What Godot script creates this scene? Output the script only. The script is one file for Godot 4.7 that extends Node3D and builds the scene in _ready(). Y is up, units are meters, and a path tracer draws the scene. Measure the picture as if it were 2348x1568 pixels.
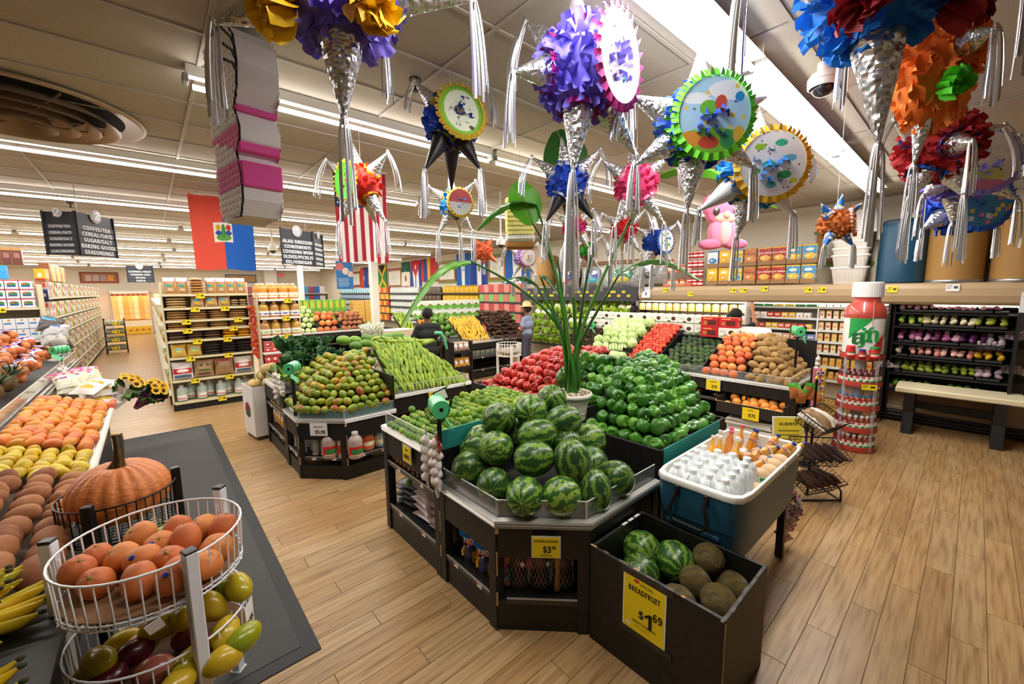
extends Node3D
# ---------------------------------------------------------------- a crowded neighbourhood supermarket: produce islands, pinatas, shelves
var mats := {}
var shapes := {}
var rng := RandomNumberGenerator.new()
var Z0 := Vector3.ZERO

func V(x, y, z): return Vector3(x, y, z)
func rf(a, b): return rng.randf_range(a, b)
func ri(n): return rng.randi_range(0, n - 1)

# ---- a mesh under construction: every face is added outward, normals are kept per vertex
class MB:
	var v := PackedVector3Array()
	var n := PackedVector3Array()
	var uv := PackedVector2Array()
	var c := PackedColorArray()
	var ix := PackedInt32Array()
	var X := Transform3D()
	var col := Color.WHITE
	func at(o, basis = Basis()):
		X = Transform3D(basis, o); return self
	func quad(a, b, d, e, u0 = Vector2(0, 0), u1 = Vector2(1, 1)):   # anticlockwise seen from outside
		a = X * a; b = X * b; d = X * d; e = X * e
		var m = (d - a).cross(e - b).normalized()
		var k = v.size()
		for p in [a, b, d, e]:
			v.append(p); n.append(m); c.append(col)
		uv.append(Vector2(u0.x, u1.y)); uv.append(Vector2(u1.x, u1.y)); uv.append(Vector2(u1.x, u0.y)); uv.append(Vector2(u0.x, u0.y))
		for q in [0, 2, 1, 0, 3, 2]: ix.append(k + q)
		return self
	func tri(a, b, d):
		a = X * a; b = X * b; d = X * d
		var m = (b - a).cross(d - a).normalized()
		var k = v.size()
		for p in [a, b, d]:
			v.append(p); n.append(m); c.append(col); uv.append(Vector2(p.x, p.z))
		for q in [0, 2, 1]: ix.append(k + q)
	func box(o, s, bev = 0.0):
		var h = s * 0.5
		var i = Vector3(h.x - bev, h.y - bev, h.z - bev)
		# the six faces, each with its own 0..1 picture
		quad(o + Vector3(-i.x, -i.y, h.z), o + Vector3(i.x, -i.y, h.z), o + Vector3(i.x, i.y, h.z), o + Vector3(-i.x, i.y, h.z))
		quad(o + Vector3(i.x, -i.y, -h.z), o + Vector3(-i.x, -i.y, -h.z), o + Vector3(-i.x, i.y, -h.z), o + Vector3(i.x, i.y, -h.z))
		quad(o + Vector3(h.x, -i.y, i.z), o + Vector3(h.x, -i.y, -i.z), o + Vector3(h.x, i.y, -i.z), o + Vector3(h.x, i.y, i.z))
		quad(o + Vector3(-h.x, -i.y, -i.z), o + Vector3(-h.x, -i.y, i.z), o + Vector3(-h.x, i.y, i.z), o + Vector3(-h.x, i.y, -i.z))
		quad(o + Vector3(-i.x, h.y, i.z), o + Vector3(i.x, h.y, i.z), o + Vector3(i.x, h.y, -i.z), o + Vector3(-i.x, h.y, -i.z))
		quad(o + Vector3(-i.x, -h.y, -i.z), o + Vector3(i.x, -h.y, -i.z), o + Vector3(i.x, -h.y, i.z), o + Vector3(-i.x, -h.y, i.z))
		if bev > 0.0:
			for a in [-1, 1]:
				for b in [-1, 1]:
					var f = a * b > 0
					strip(o + Vector3(-i.x, a * h.y, b * i.z), o + Vector3(i.x, a * h.y, b * i.z), o + Vector3(i.x, a * i.y, b * h.z), o + Vector3(-i.x, a * i.y, b * h.z), not f)
					strip(o + Vector3(a * h.x, -i.y, b * i.z), o + Vector3(a * h.x, i.y, b * i.z), o + Vector3(a * i.x, i.y, b * h.z), o + Vector3(a * i.x, -i.y, b * h.z), f)
					strip(o + Vector3(a * h.x, b * i.y, -i.z), o + Vector3(a * h.x, b * i.y, i.z), o + Vector3(a * i.x, b * h.y, i.z), o + Vector3(a * i.x, b * h.y, -i.z), not f)
					for e in [-1, 1]:
						var p = o + Vector3(a * h.x, b * i.y, e * i.z)
						var q = o + Vector3(a * i.x, b * h.y, e * i.z)
						var r = o + Vector3(a * i.x, b * i.y, e * h.z)
						if a * b * e > 0: tri(p, q, r)
						else: tri(p, r, q)
		return self
	func strip(a, b, d, e, flip):
		if not flip: quad(a, e, d, b, Vector2(0, 0), Vector2(0.02, 0.02))
		else: quad(a, b, d, e, Vector2(0, 0), Vector2(0.02, 0.02))
	# a sheet of nu x nv cells from rows of points; normals are smooth; closed: the last column meets the first
	func sheet(P, nu, nv, closed = false, cols = null, outward = true, us = 1.0, vs = 1.0):
		var k = v.size()
		var w = nu + 1
		var nn = PackedVector3Array(); nn.resize(w * (nv + 1))
		var mid = Vector3.ZERO
		for p in P: mid += p
		mid /= P.size()
		for j in nv:
			for i in nu:
				var a = j * w + i
				var m = (P[a + 1] - P[a]).cross(P[a + w] - P[a]) + (P[a + w] - P[a + w + 1]).cross(P[a + 1] - P[a + w + 1])
				for q in [a, a + 1, a + w, a + w + 1]: nn[q] += m
		if closed:
			for j in nv + 1:
				var m = nn[j * w] + nn[j * w + nu]
				nn[j * w] = m; nn[j * w + nu] = m
		var s = 0.0
		for q in P.size(): s += nn[q].dot(P[q] - mid)
		var sg = 1.0 if s >= 0.0 or not outward else -1.0
		for q in P.size():
			v.append(X * P[q])
			var m = (X.basis * (nn[q] * sg))
			n.append(m.normalized() if m.length() > 1e-12 else Vector3.UP)
			uv.append(Vector2(float(q % w) / nu * us, float(q / w) / nv * vs))
			c.append(cols[q] if cols != null else col)
		for j in nv:
			for i in nu:
				var a = k + j * w + i
				if sg > 0: ix.append_array([a, a + w, a + 1, a + 1, a + w, a + w + 1])
				else: ix.append_array([a, a + 1, a + w, a + 1, a + w + 1, a + w])
		return self
	func lathe(prof, seg = 16, o = Vector3.ZERO, us = 1.0):    # prof: radius, height pairs; around y
		var P = PackedVector3Array()
		for q in prof:
			for i in seg + 1:
				var a = TAU * i / seg
				P.append(o + Vector3(q.x * cos(a), q.y, q.x * sin(a)))
		return sheet(P, seg, prof.size() - 1, true, null, true, us)
	func hard_lathe(prof, seg = 16, o = Vector3.ZERO):         # each band with its own crisp edge
		for q in prof.size() - 1: lathe([prof[q], prof[q + 1]], seg, o) if prof[q].y != prof[q + 1].y else disc(o, prof[q], prof[q + 1], seg)
		return self
	func disc(o, p, q, seg = 16):
		for i in seg:
			var a = TAU * i / seg; var b = TAU * (i + 1) / seg
			var A = o + Vector3(p.x * cos(a), p.y, p.x * sin(a)); var B = o + Vector3(p.x * cos(b), p.y, p.x * sin(b))
			var C = o + Vector3(q.x * cos(b), q.y, q.x * sin(b)); var D = o + Vector3(q.x * cos(a), q.y, q.x * sin(a))
			quad(A, D, C, B)
	func tube(pts, r, seg = 8, cap = true):                    # r: a number or one per point
		var P = PackedVector3Array()
		var m = pts.size()
		var up = Vector3(0.13, 0.97, 0.21)
		var t0 = (pts[1] - pts[0]).normalized()
		if absf(t0.dot(up)) > 0.95: up = Vector3(1, 0.1, 0)
		var sd = t0.cross(up).normalized()
		for j in m:
			var t = (pts[mini(j + 1, m - 1)] - pts[maxi(j - 1, 0)]).normalized()
			sd = (sd - t * sd.dot(t)).normalized()
			var w = t.cross(sd)
			var rr = r[j] if r is Array or r is PackedFloat32Array else r
			for i in seg + 1:
				var a = TAU * i / seg
				P.append(pts[j] + (sd * cos(a) + w * sin(a)) * rr)
		var mid = X
		sheet_tube(P, seg, m - 1, pts)
		if cap:
			for e in [0, m - 1]:
				var k = v.size()
				var nn = ((pts[0] - pts[1]) if e == 0 else (pts[m - 1] - pts[m - 2])).normalized()
				v.append(X * pts[e]); n.append((X.basis * nn).normalized()); uv.append(Vector2(0.5, 0.5)); c.append(col)
				for i in seg:
					v.append(X * P[e * (seg + 1) + i]); n.append((X.basis * nn).normalized()); uv.append(Vector2(0.5, 0.5)); c.append(col)
				for i in seg:
					var a = k + 1 + i; var b = k + 1 + (i + 1) % seg
					if e == 0: ix.append_array([k, a, b])
					else: ix.append_array([k, b, a])
		return self
	func sheet_tube(P, nu, nv, pts):
		var k = v.size(); var w = nu + 1
		for j in nv + 1:
			for i in w:
				var p = P[j * w + i]
				v.append(X * p); n.append((X.basis * (p - pts[j])).normalized() if (p - pts[j]).length() > 1e-9 else Vector3.UP)
				uv.append(Vector2(float(i) / nu, float(j) / nv)); c.append(col)
		for j in nv:
			for i in nu:
				var a = k + j * w + i
				ix.append_array([a, a + w, a + 1, a + 1, a + w, a + w + 1])
	func ball(o, r, nu = 12, nv = 8, f = null, cf = null, turn = Basis()):   # an ellipsoid; f bends each unit point, cf paints it
		var P = PackedVector3Array(); var C = PackedColorArray()
		for j in nv + 1:
			for i in nu + 1:
				var a = TAU * (i % nu) / nu; var b = PI * j / nv
				var d = Vector3(sin(b) * cos(a), cos(b), sin(b) * sin(a))
				var p = d * r
				if f != null: p = f.call(d, p)
				P.append(o + turn * p)
				C.append(cf.call(d) if cf != null else col)
		return sheet(P, nu, nv, true, C)
	func prism(poly, d0, d1, M = Basis(), o = Vector3.ZERO):   # a flat outline (x, y) from z = d0 to d1
		var pp = PackedVector2Array(poly)
		if Geometry2D.is_polygon_clockwise(pp): pp.reverse()
		var t = Geometry2D.triangulate_polygon(pp)
		var lo = pp[0]; var hi = pp[0]
		for p in pp: lo = lo.min(p); hi = hi.max(p)
		for e in [0, 1]:
			var k = v.size()
			for p in pp:
				v.append(X * (o + M * Vector3(p.x, p.y, d1 if e else d0))); n.append((X.basis * M * Vector3(0, 0, 1 if e else -1)).normalized())
				uv.append(Vector2((p.x - lo.x) / (hi.x - lo.x), 1.0 - (p.y - lo.y) / (hi.y - lo.y))); c.append(col)
			for i in range(0, t.size(), 3):
				var A = pp[t[i]]; var B = pp[t[i + 1]]; var D = pp[t[i + 2]]
				var ccw = (B - A).cross(D - A) > 0
				if ccw == (e == 1): ix.append_array([k + t[i], k + t[i + 2], k + t[i + 1]])
				else: ix.append_array([k + t[i], k + t[i + 1], k + t[i + 2]])
		for i in pp.size():
			var a = pp[i]; var b = pp[(i + 1) % pp.size()]
			quad(o + M * Vector3(a.x, a.y, d0), o + M * Vector3(b.x, b.y, d0), o + M * Vector3(b.x, b.y, d1), o + M * Vector3(a.x, a.y, d1))
		return self
	func mesh():
		var A = []; A.resize(Mesh.ARRAY_MAX)
		A[Mesh.ARRAY_VERTEX] = v; A[Mesh.ARRAY_NORMAL] = n; A[Mesh.ARRAY_TEX_UV] = uv; A[Mesh.ARRAY_COLOR] = c; A[Mesh.ARRAY_INDEX] = ix
		var m = ArrayMesh.new(); m.add_surface_from_arrays(Mesh.PRIMITIVE_TRIANGLES, A)
		return m

# ---- materials
func mat(hex, rough = 0.6, metal = 0.0, opt = {}):
	var key = str(hex, rough, metal, opt)
	if mats.has(key): return mats[key]
	var m = StandardMaterial3D.new()
	m.albedo_color = Color(hex); m.roughness = rough; m.metallic = metal
	for k in opt: m.set(k, opt[k])
	mats[key] = m
	return m
func vmat(rough = 0.5, opt = {}):                              # painted by its vertices
	var o = opt.duplicate(); o.vertex_color_use_as_albedo = true
	return mat("ffffff", rough, 0.0, o)
func tmat(tex, rough = 0.6, opt = {}):
	var o = opt.duplicate(); var flat = tex is Dictionary
	if flat: o.uv1_scale = V(tex.w, tex.h, 1); o.uv1_offset = V(tex.x, tex.y, 0)
	else: o.albedo_texture = tex
	var key = str(tex, rough, opt.keys(), opt.values())
	if not mats.has(key):
		var m = StandardMaterial3D.new(); m.roughness = rough
		if flat: sheet_mats.append(m)
		for k in o: m.set(k, o[k])
		mats[key] = m
	return mats[key]
func glass(hex = "ffffff", a = 0.12):
	return mat(hex, 0.05, 0.0, {transparency = BaseMaterial3D.TRANSPARENCY_ALPHA, albedo_color = Color(Color(hex), a)})
func lin(hex): return Color(hex).srgb_to_linear()
func noise_tex(freq, w = 512, h = 512, ramp = [], normal = false, oct = 4, seed = 1, kind = FastNoiseLite.TYPE_SIMPLEX_SMOOTH):
	var key = str("noise", freq, w, h, ramp, normal, oct, seed, kind)
	if shapes.has(key): return shapes[key]
	var f = FastNoiseLite.new(); f.noise_type = kind; f.frequency = freq; f.fractal_octaves = oct; f.seed = seed
	var t = NoiseTexture2D.new(); t.width = w; t.height = h; t.seamless = true; t.noise = f; t.as_normal_map = normal
	if ramp.size():
		var g = Gradient.new(); g.offsets = PackedFloat32Array(ramp.map(func(q): return q[0])); g.colors = PackedColorArray(ramp.map(func(q): return Color(q[1])))
		t.color_ramp = g
	shapes[key] = t
	return t

# ---- objects
func tag(o, label, cat, group = ""):
	for w in ["the", "a", "its", "of", "in", "from"]:             # keep a label within sixteen words
		while label.split(" ").size() > 16 and label.contains(" " + w + " "):
			var i = label.rfind(" " + w + " ") if w != "from" else label.find(" " + w + " ")
			label = label.substr(0, i) + label.substr(i + w.length() + 1)
	o.set_meta("label", label); o.set_meta("category", cat)
	if group != "": o.set_meta("group", group)
	return o
func thing(called, label, cat, at = Vector3.ZERO, turn = 0.0, group = ""):
	var o = Node3D.new(); o.name = numbered(called, self); add_child(o)
	o.position = at; o.rotation.y = turn
	if cat == "structure": o.set_meta("kind", "structure"); return o
	return tag(o, label, cat, group)
var used := {}
func numbered(called, parent):
	var key = str(parent.get_instance_id(), called)
	var k = used.get(key, 0); used[key] = k + 1
	return called if k == 0 else "%s_%03d" % [called, k]
func part(par, called, m, material, at = Vector3.ZERO, b = Basis()):
	var o = MeshInstance3D.new(); o.name = numbered(called, par)
	o.mesh = m.mesh() if m is MB else m
	o.material_override = material
	o.transform = Transform3D(b, at)
	par.add_child(o)
	return o
func one(called, label, cat, m, material, at = Vector3.ZERO, b = Basis(), group = ""):
	return tag(part(self, called, m, material, at, b), label, cat, group)
func stuff(o): o.set_meta("kind", "stuff"); return o
func cached(key, f):
	if not shapes.has(key):
		var m = f.call(); shapes[key] = m.mesh() if m is MB else m
	return shapes[key]
func boxm(s, bev = 0.0): return cached("box%s%s" % [s, bev], func(): return MB.new().box(Vector3.ZERO, s, bev))
func bx(par, called, o, s, material, bev = 0.0, b = Basis()): return part(par, called, boxm(s, bev), material, o, b)
func tubem(pts, r, seg = 8): return MB.new().tube(pts, r, seg)
func eul(x, y, z): return Basis.from_euler(Vector3(x, y, z))
func yto(d, roll = 0.0):                                        # a basis whose y axis points along d
	d = d.normalized()
	var x = d.cross(Vector3(0, 0, 1)) if absf(d.z) < 0.9 else d.cross(Vector3(1, 0, 0))
	x = x.normalized()
	return Basis(x, d, x.cross(d)) * Basis(Vector3.UP, roll)
var fonts := {}
func text(par, called, s, h, material, at, b = Basis(), face = "Droid Sans", weight = 700, squeeze = 1.0, align = 1):
	var key = str(s, h, face, weight, align)
	if not shapes.has(key):
		if not fonts.has(face + str(weight)):
			var f = SystemFont.new(); f.font_names = PackedStringArray([face]); f.font_weight = weight
			fonts[face + str(weight)] = f
		var t = TextMesh.new(); t.text = s; t.font = fonts[face + str(weight)]; t.font_size = 32; t.pixel_size = h / 23.0; t.depth = minf(0.004, h * 0.06); t.curve_step = 2.0
		t.horizontal_alignment = align
		shapes[key] = t
	var o = part(par, called, shapes[key], material, at, b.scaled_local(Vector3(squeeze, 1, 1)))
	return o

func _ready():
	rng.seed = 7
	# camera
	var cam = Camera3D.new(); cam.name = "camera"
	cam.fov = rad_to_deg(2.0 * atan(784.0 / 937.37)); cam.near = 0.05; cam.far = 200.0
	var th = deg_to_rad(7.2946); var yw = deg_to_rad(41.487); var ro = deg_to_rad(0.643)
	var fl = V(sin(yw), 0, -cos(yw)); var R = V(cos(yw), 0, sin(yw)); var f = fl * cos(th) - Vector3.UP * sin(th); var U = Vector3.UP * cos(th) + fl * sin(th)
	cam.transform = Transform3D(Basis(R * cos(ro) - U * sin(ro), R * sin(ro) + U * cos(ro), -f), V(0, 2.1, 0))
	add_child(cam); cam.current = true
	# sky (the shop is closed on every side) and exposure
	var env = Environment.new(); env.background_mode = Environment.BG_COLOR; env.background_color = Color("20242a")
	env.tonemap_mode = Environment.TONE_MAPPER_LINEAR; env.tonemap_exposure = 1.3
	env.sdfgi_enabled = true; env.ssao_enabled = true; env.ssil_enabled = true
	var we = WorldEnvironment.new(); we.name = "environment"; we.environment = env; add_child(we)
	lights()
	shell()
	build_all()
	finish_prints()

# ---------------------------------------------------------------- lights: rows of bare fluorescent strips along x
const ROWS := [-1.06, -3.38, -5.74, -8.3, -10.8, -13.4, -16.1, -18.7, -21.3, -23.9, -26.6]
func area(called, at, size, energy, colour = "fffaf4", b = Basis(Vector3.RIGHT, -PI / 2)):
	var l = AreaLight3D.new(); l.name = numbered(called, self); l.area_size = size; l.light_energy = energy; l.light_color = Color(colour); l.area_normalize_energy = true
	l.transform = Transform3D(b, at); l.shadow_enabled = true; l.area_range = 40.0; l.area_attenuation = 2.0
	add_child(l)
	return l
func lights():
	var tube = mat("ffffff", 0.3, 0.0, {emission_enabled = true, emission = Color("fffaf4"), emission_energy_multiplier = 14.0})
	var tray = mat("e4e2da", 0.4, 0.1); var cap = mat("8a8a86", 0.5)
	var tm = tubem([V(-1.18, 0, 0), V(1.18, 0, 0)], 0.016, 10)
	var pm = MB.new().prism([Vector2(-0.03, 0.0), Vector2(0.03, 0.0), Vector2(0.05, 0.06), Vector2(-0.05, 0.06)], -1.21, 1.21, Basis(Vector3.UP, PI / 2)).mesh()
	var pw = MB.new().prism([Vector2(-0.12, 0.0), Vector2(0.12, 0.0), Vector2(0.075, 0.06), Vector2(-0.075, 0.06)], -1.21, 1.21, Basis(Vector3.UP, PI / 2)).mesh()
	var em = boxm(V(0.03, 0.05, 0.09), 0.004)
	for r in ROWS.size():
		var x0 = [2.87, 2.75, 3.22, 3.25, 3.1, 3.0, 3.2, 3.0, 3.1, 3.0, 3.1][r]
		var k0 = -1 if r < 2 else (-3 if r < 4 else -5)
		for k in range(k0, 2):
			var x = x0 + 1.235 + 2.47 * k
			var wide = r == 0
			var t = thing("fluorescent_strip_light", "%s strip light, %s from the east wall in the %s row" % ["twin tube" if wide else "single tube", ORD[1 - k], ["nearest", "second", "third", "fourth", "fifth", "sixth", "seventh", "eighth", "ninth", "tenth", "farthest"][r]], "ceiling light", V(x, 3.44, ROWS[r]), 0, "fluorescent strip lights")
			part(t, "housing", pw if wide else pm, tray)
			for e in [-1, 1]: part(t, "end_socket", em, cap, V(e * 1.215, -0.02, 0))
			for q in ([-0.06, 0.06] if wide else [0.0]): part(t, "tube", tm, tube, V(0, -0.055, q))
			area("strip_light_glow", V(x, 3.362, ROWS[r]), Vector2(2.3, 0.15 if wide else 0.06), LIGHT * (1.25 if wide else 1.0))
const LIGHT := 3.0
const ORD := ["first", "second", "third", "fourth", "fifth", "sixth", "seventh", "eighth", "ninth", "tenth", "eleventh", "twelfth", "thirteenth", "fourteenth", "fifteenth", "sixteenth", "seventeenth", "eighteenth", "nineteenth", "twentieth"]
func ordn(i): return ORD[i] if i < 20 else str(i + 1) + "th"

# ---------------------------------------------------------------- the room
const H := 3.5
func shell():
	# floor: vinyl planks along x on a dark screed
	var fl = thing("floor", "", "structure")
	part(fl, "subfloor", MB.new().box(V(0, -0.105, -12.5), V(19, 0.2, 36)), mat("6a4c2a", 0.5))
	var grain = noise_tex(0.02, 1024, 256, [[0.0, "7d6142"], [0.35, "a08158"], [0.6, "ad8f66"], [1.0, "b89b72"]], false, 6, 3)
	var wood = []
	for k in 6:
		wood.append(mat(["ffffff", "f4eee4", "fff8ec", "eee4d6", "f8f2e6", "fffcf6"][k], 0.34, 0.0, {albedo_texture = grain, uv1_triplanar = true, uv1_world_triplanar = true, uv1_scale = V(0.09, 1, 4.5 + 0.3 * k), uv1_offset = V(0.37 * k, 0, 0.21 * k), metallic_specular = 0.42}))
	var pm = boxm(V(1.197, 0.01, 0.1475), 0.0012)
	var near = []
	for j in range(-198, 14):
		for i in range(-6, 9):
			near.append(V(i * 1.2 + fposmod(j * 0.43, 1.2), -0.005, j * 0.15))
	var eye = V(1.2, 0, -1.0)
	near = near.filter(func(p): return p.x < 9.4 and p.z < 2.0 + 0.0 * p.x and (p.x * 0.657 - p.z * 0.743) > 0.4)
	near.sort_custom(func(a, b): return a.distance_squared_to(eye) < b.distance_squared_to(eye))
	var rest = [MB.new(), MB.new(), MB.new()]
	for q in near.size():
		if q < 296: part(fl, "plank", pm, wood[ri(6)], near[q])
		else: rest[q % 3].box(near[q], V(1.197, 0.01, 0.1475))
	for k in 3: stuff(part(fl, "planks_beyond", rest[k], wood[k * 2]))
	# ceiling: lay-in tiles in a T-bar grid
	var ce = thing("ceiling", "", "structure")
	part(ce, "deck", MB.new().box(V(0, H + 0.13, -12.5), V(19, 0.2, 36)), mat("b0a898", 0.9))
	var speck = noise_tex(0.22, 512, 512, [[0.0, "8f8a80"], [0.3, "b3aea4"], [0.42, "d3cec4"], [1.0, "dbd6cc"]], false, 2, 9)
	var relief = noise_tex(0.2, 512, 512, [], false, 2, 9)
	var tiles = []
	for k in 3: tiles.append(mat(["ece8e0", "e3ded4", "f2eee8"][k], 0.95, 0.0, {albedo_texture = speck, uv1_triplanar = true, uv1_world_triplanar = true, uv1_scale = V(1.7, 1.7, 1.7), heightmap_enabled = false}))
	var tm = boxm(V(1.15, 0.016, 0.512), 0.004)
	var bars = MB.new(); var far = MB.new()
	var cells = []
	for i in range(-8, 9):
		for j in range(-49, 7): cells.append(V(0.37 + 1.17 * i, H + 0.012, -0.78 + 0.535 * (j + 0.5) ) + V(0.585, 0, 0))
	cells.sort_custom(func(a, b): return a.distance_squared_to(V(2.2, H, -2.5)) < b.distance_squared_to(V(2.2, H, -2.5)))
	for q in cells.size():
		if q < 296: part(ce, "ceiling_tile", tm, tiles[ri(3)], cells[q])
		else: far.box(cells[q], V(1.15, 0.016, 0.512))
	stuff(part(ce, "ceiling_tiles_beyond", far, tiles[0]))
	for i in range(-8, 10): bars.box(V(0.37 + 1.17 * i, H, -12.5), V(0.024, 0.012, 35.6), 0.003)
	for j in range(-49, 8): bars.box(V(0.9, H + 0.001, -0.78 + 0.535 * j), V(19, 0.01, 0.022))
	stuff(part(ce, "ceiling_grid", bars, mat("b9b2a6", 0.6)))
	# walls
	var paint = mat("d9d0bd", 0.85)
	for w in [["wall_east", V(9.1, 1.75, -12.5), V(0.2, 3.9, 36)], ["wall_north", V(0, 1.75, -30.1), V(19, 3.9, 0.2)], ["wall_west", V(-9.1, 1.75, -12.5), V(0.2, 3.9, 36)], ["wall_south", V(0, 1.75, 5.1), V(19, 3.9, 0.2)]]:
		var o = part(self, w[0], MB.new().box(Z0, w[2]), paint, w[1]); o.set_meta("kind", "structure")

# ---------------------------------------------------------------- fruit and vegetables: [mesh, material, stem mesh, stem material]
var kinds := {}
func mixc(a, b, t): return lin(a).lerp(lin(b), clampf(t, 0.0, 1.0))
func fruit(kind):
	if not kinds.has(kind): kinds[kind] = make_fruit(kind)
	return kinds[kind]
func pits(freq, amount, scale = 3.0):                           # a skin's fine relief
	return {normal_enabled = true, normal_texture = noise_tex(freq, 256, 256, [], true, 3, 5), normal_scale = amount, uv1_scale = V(scale, scale, 1)}
func make_fruit(kind):
	var out = []
	var wob = FastNoiseLite.new(); wob.frequency = 1.3; wob.seed = 11
	match kind:
		"mango":
			for k in 8:
				var red = [0.0, 0.25, 0.6, 0.0, 0.9, 0.4, 0.1, 0.0][k]; var yel = [0.1, 0.5, 0.2, 0.0, 0.3, 0.9, 0.3, 0.15][k]
				var q = V(rf(-1, 1), rf(0.2, 1), rf(-1, 1)).normalized()
				var m = MB.new().ball(Z0, V(0.044, 0.055, 0.041), 14, 10, func(d, p): return p * (1.0 + 0.07 * d.x * d.y) + V(0.006 * d.y, 0, 0), func(d):
					var g = mixc("5f7a16", "94a01e", 0.5 + 0.5 * d.y + wob.get_noise_3dv(d * 2.0)); var s = smoothstep(-0.2, 0.9, d.dot(q) + 0.3 * wob.get_noise_3dv(d * 3.0))
					return g.lerp(lin("c79a1c"), yel * smoothstep(-0.6, 0.6, d.dot(q))).lerp(lin("96302c"), red * s))
				out.append([m.mesh(), vmat(0.36), null, null])
		"watermelon":
			for k in 4:
				var im = Image.create(512, 256, false, Image.FORMAT_RGB8)
				var f = FastNoiseLite.new(); f.frequency = 0.016; f.seed = 40 + k; f.fractal_octaves = 3
				var light = Color(["86a83a", "7a9c38", "9ab248", "80983a"][k]); var dark = Color(["28501f", "224520", "2e5a22", "264a1c"][k])
				for y in 256:
					var lat = float(y) / 255.0
					for x in 512:
						var wv = f.get_noise_2d(x, y * 0.9) * 1.3 + 0.6 * f.get_noise_2d(x * 3.0 + 900, y * 3.0)
						var a = cos(TAU * 9.0 * float(x) / 512.0 + wv * 2.6) + 0.5 * f.get_noise_2d(x * 4.0, y * 5.0 + 333)
						var wide = 0.15 - 0.55 * pow(absf(lat - 0.5) * 2.0, 3.0) if k != 3 else 0.5
						var t = smoothstep(wide - 0.28, wide + 0.28, a)
						im.set_pixel(x, y, dark.lerp(light, t * (0.75 + 0.25 * f.get_noise_2d(x * 6.0, y * 6.0))))
				var tx = ImageTexture.create_from_image(im)
				var lm = MB.new().ball(Z0, V(0.118, 0.145, 0.118) if k < 2 else V(0.122, 0.128, 0.122), 26, 18, func(d, p): return p * (1.0 - 0.05 * exp(-pow((1.0 - absf(d.y)) * 14.0, 2.0))))
				out.append([lm.mesh(), tmat(tx, 0.3), MB.new().lathe([Vector2(0.0, 0.132), Vector2(0.009, 0.131), Vector2(0.006, 0.14), Vector2(0.0, 0.143)] if k < 2 else [Vector2(0, 0.116), Vector2(0.009, 0.115), Vector2(0.006, 0.123), Vector2(0, 0.126)], 8).mesh(), mat("8b7a45", 0.8)])
		"lime", "lemon":
			for k in 4:
				var c = (["6f9a1c", "86a924", "9ab02a", "5c8a1c"] if kind == "lime" else ["d8b414", "cfa81a", "dcc02c", "c0a418"])[k]
				out.append([MB.new().ball(Z0, V(0.0255, 0.028, 0.0255) if kind == "lime" else V(0.045, 0.06, 0.042), 12, 8, func(d, p): return p * (1.0 + 0.12 * pow(absf(d.y), 14.0))).mesh(), mat(c, 0.38, 0.0, pits(0.2, 0.25)), null, null])
		"green_pepper", "red_pepper":
			for k in 5:
				var c = (["3a7a1c", "4d8c24", "28601a", "5c9a2c", "33701a"] if kind == "green_pepper" else ["c0241e", "cc3226", "ac1c1a", "d63e30", "bc2a22"])[k]
				var lobes = 4 if k != 2 else 3; var ph = k * 1.3; var lw = [0.1, 0.13, 0.12, 0.09, 0.14][k]
				var m = MB.new().ball(Z0, V(0.05, [0.05, 0.056, 0.046, 0.053, 0.06][k], 0.05), 24, 12, func(d, p):
					var a = atan2(d.z, d.x); var w = 1.0 + lw * (absf(cos(lobes * 0.5 * a + ph)) - 0.6) * (1.0 - 0.3 * d.y)
					var s = sqrt(d.x * d.x + d.z * d.z); var fat = pow(s, 0.55) / maxf(s, 0.05) * (1.0 + 0.1 * d.y)
					var dent = 0.34 * exp(-pow(s / 0.36, 2.0))
					return V(p.x * w * fat, p.y * (1.0 - dent) * (1.0 + 0.06 * cos(lobes * a + ph) * (1.0 - s)), p.z * w * fat))
				out.append([m.mesh(), mat(c, 0.2, 0.0, {clearcoat_enabled = true, clearcoat = 0.4}), MB.new().tube([V(0, 0.012, 0), V(0.001, 0.032, 0), V(0.005, 0.05, 0.003), V(0.014, 0.062, 0.004)], [0.013, 0.007, 0.006, 0.0075], 7).mesh(), mat("5f8a2a", 0.6)])
		"tomato":
			for k in 4: out.append([MB.new().ball(Z0, V(0.034, 0.041, 0.034), 12, 8, func(d, p): return p * (1.0 - 0.1 * exp(-pow((1.0 - d.y) * 9.0, 2.0)))).mesh(), mat(["c63a24", "d24a2c", "bd2f20", "cf5a36"][k], 0.28), null, null])
		"avocado":
			for k in 4: out.append([MB.new().ball(Z0, V(0.044, 0.06, 0.044), 12, 9, func(d, p): return p * V(1.0 - 0.22 * d.y, 1, 1.0 - 0.22 * d.y)).mesh(), mat(["26401a", "33501c", "1d3216", "3c5a22"][k], 0.35, 0.0, pits(0.15, 0.5, 4.0)), null, null])
		"grapefruit", "orange":
			for k in 4: out.append([MB.new().ball(Z0, V(0.06, 0.056, 0.06), 14, 10).mesh(), mat((["e0743c", "e88a48", "d8683a", "e89a50"] if kind == "grapefruit" else ["e08a2a", "e89434", "d87e24", "e49a40"])[k], 0.42, 0.0, pits(0.2, 0.35, 4.0)), null, null])
		"potato":
			for k in 5:
				wob.seed = 60 + k
				out.append([MB.new().ball(Z0, V(0.05, 0.082, 0.046), 14, 10, func(d, p): return p * (1.0 + 0.16 * wob.get_noise_3dv(d * 0.9)), func(d): return mixc("8a6a3c", "a98650", 0.5 + 0.8 * wob.get_noise_3dv(d * 4.0))).mesh(), vmat(0.85), null, null])
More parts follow.
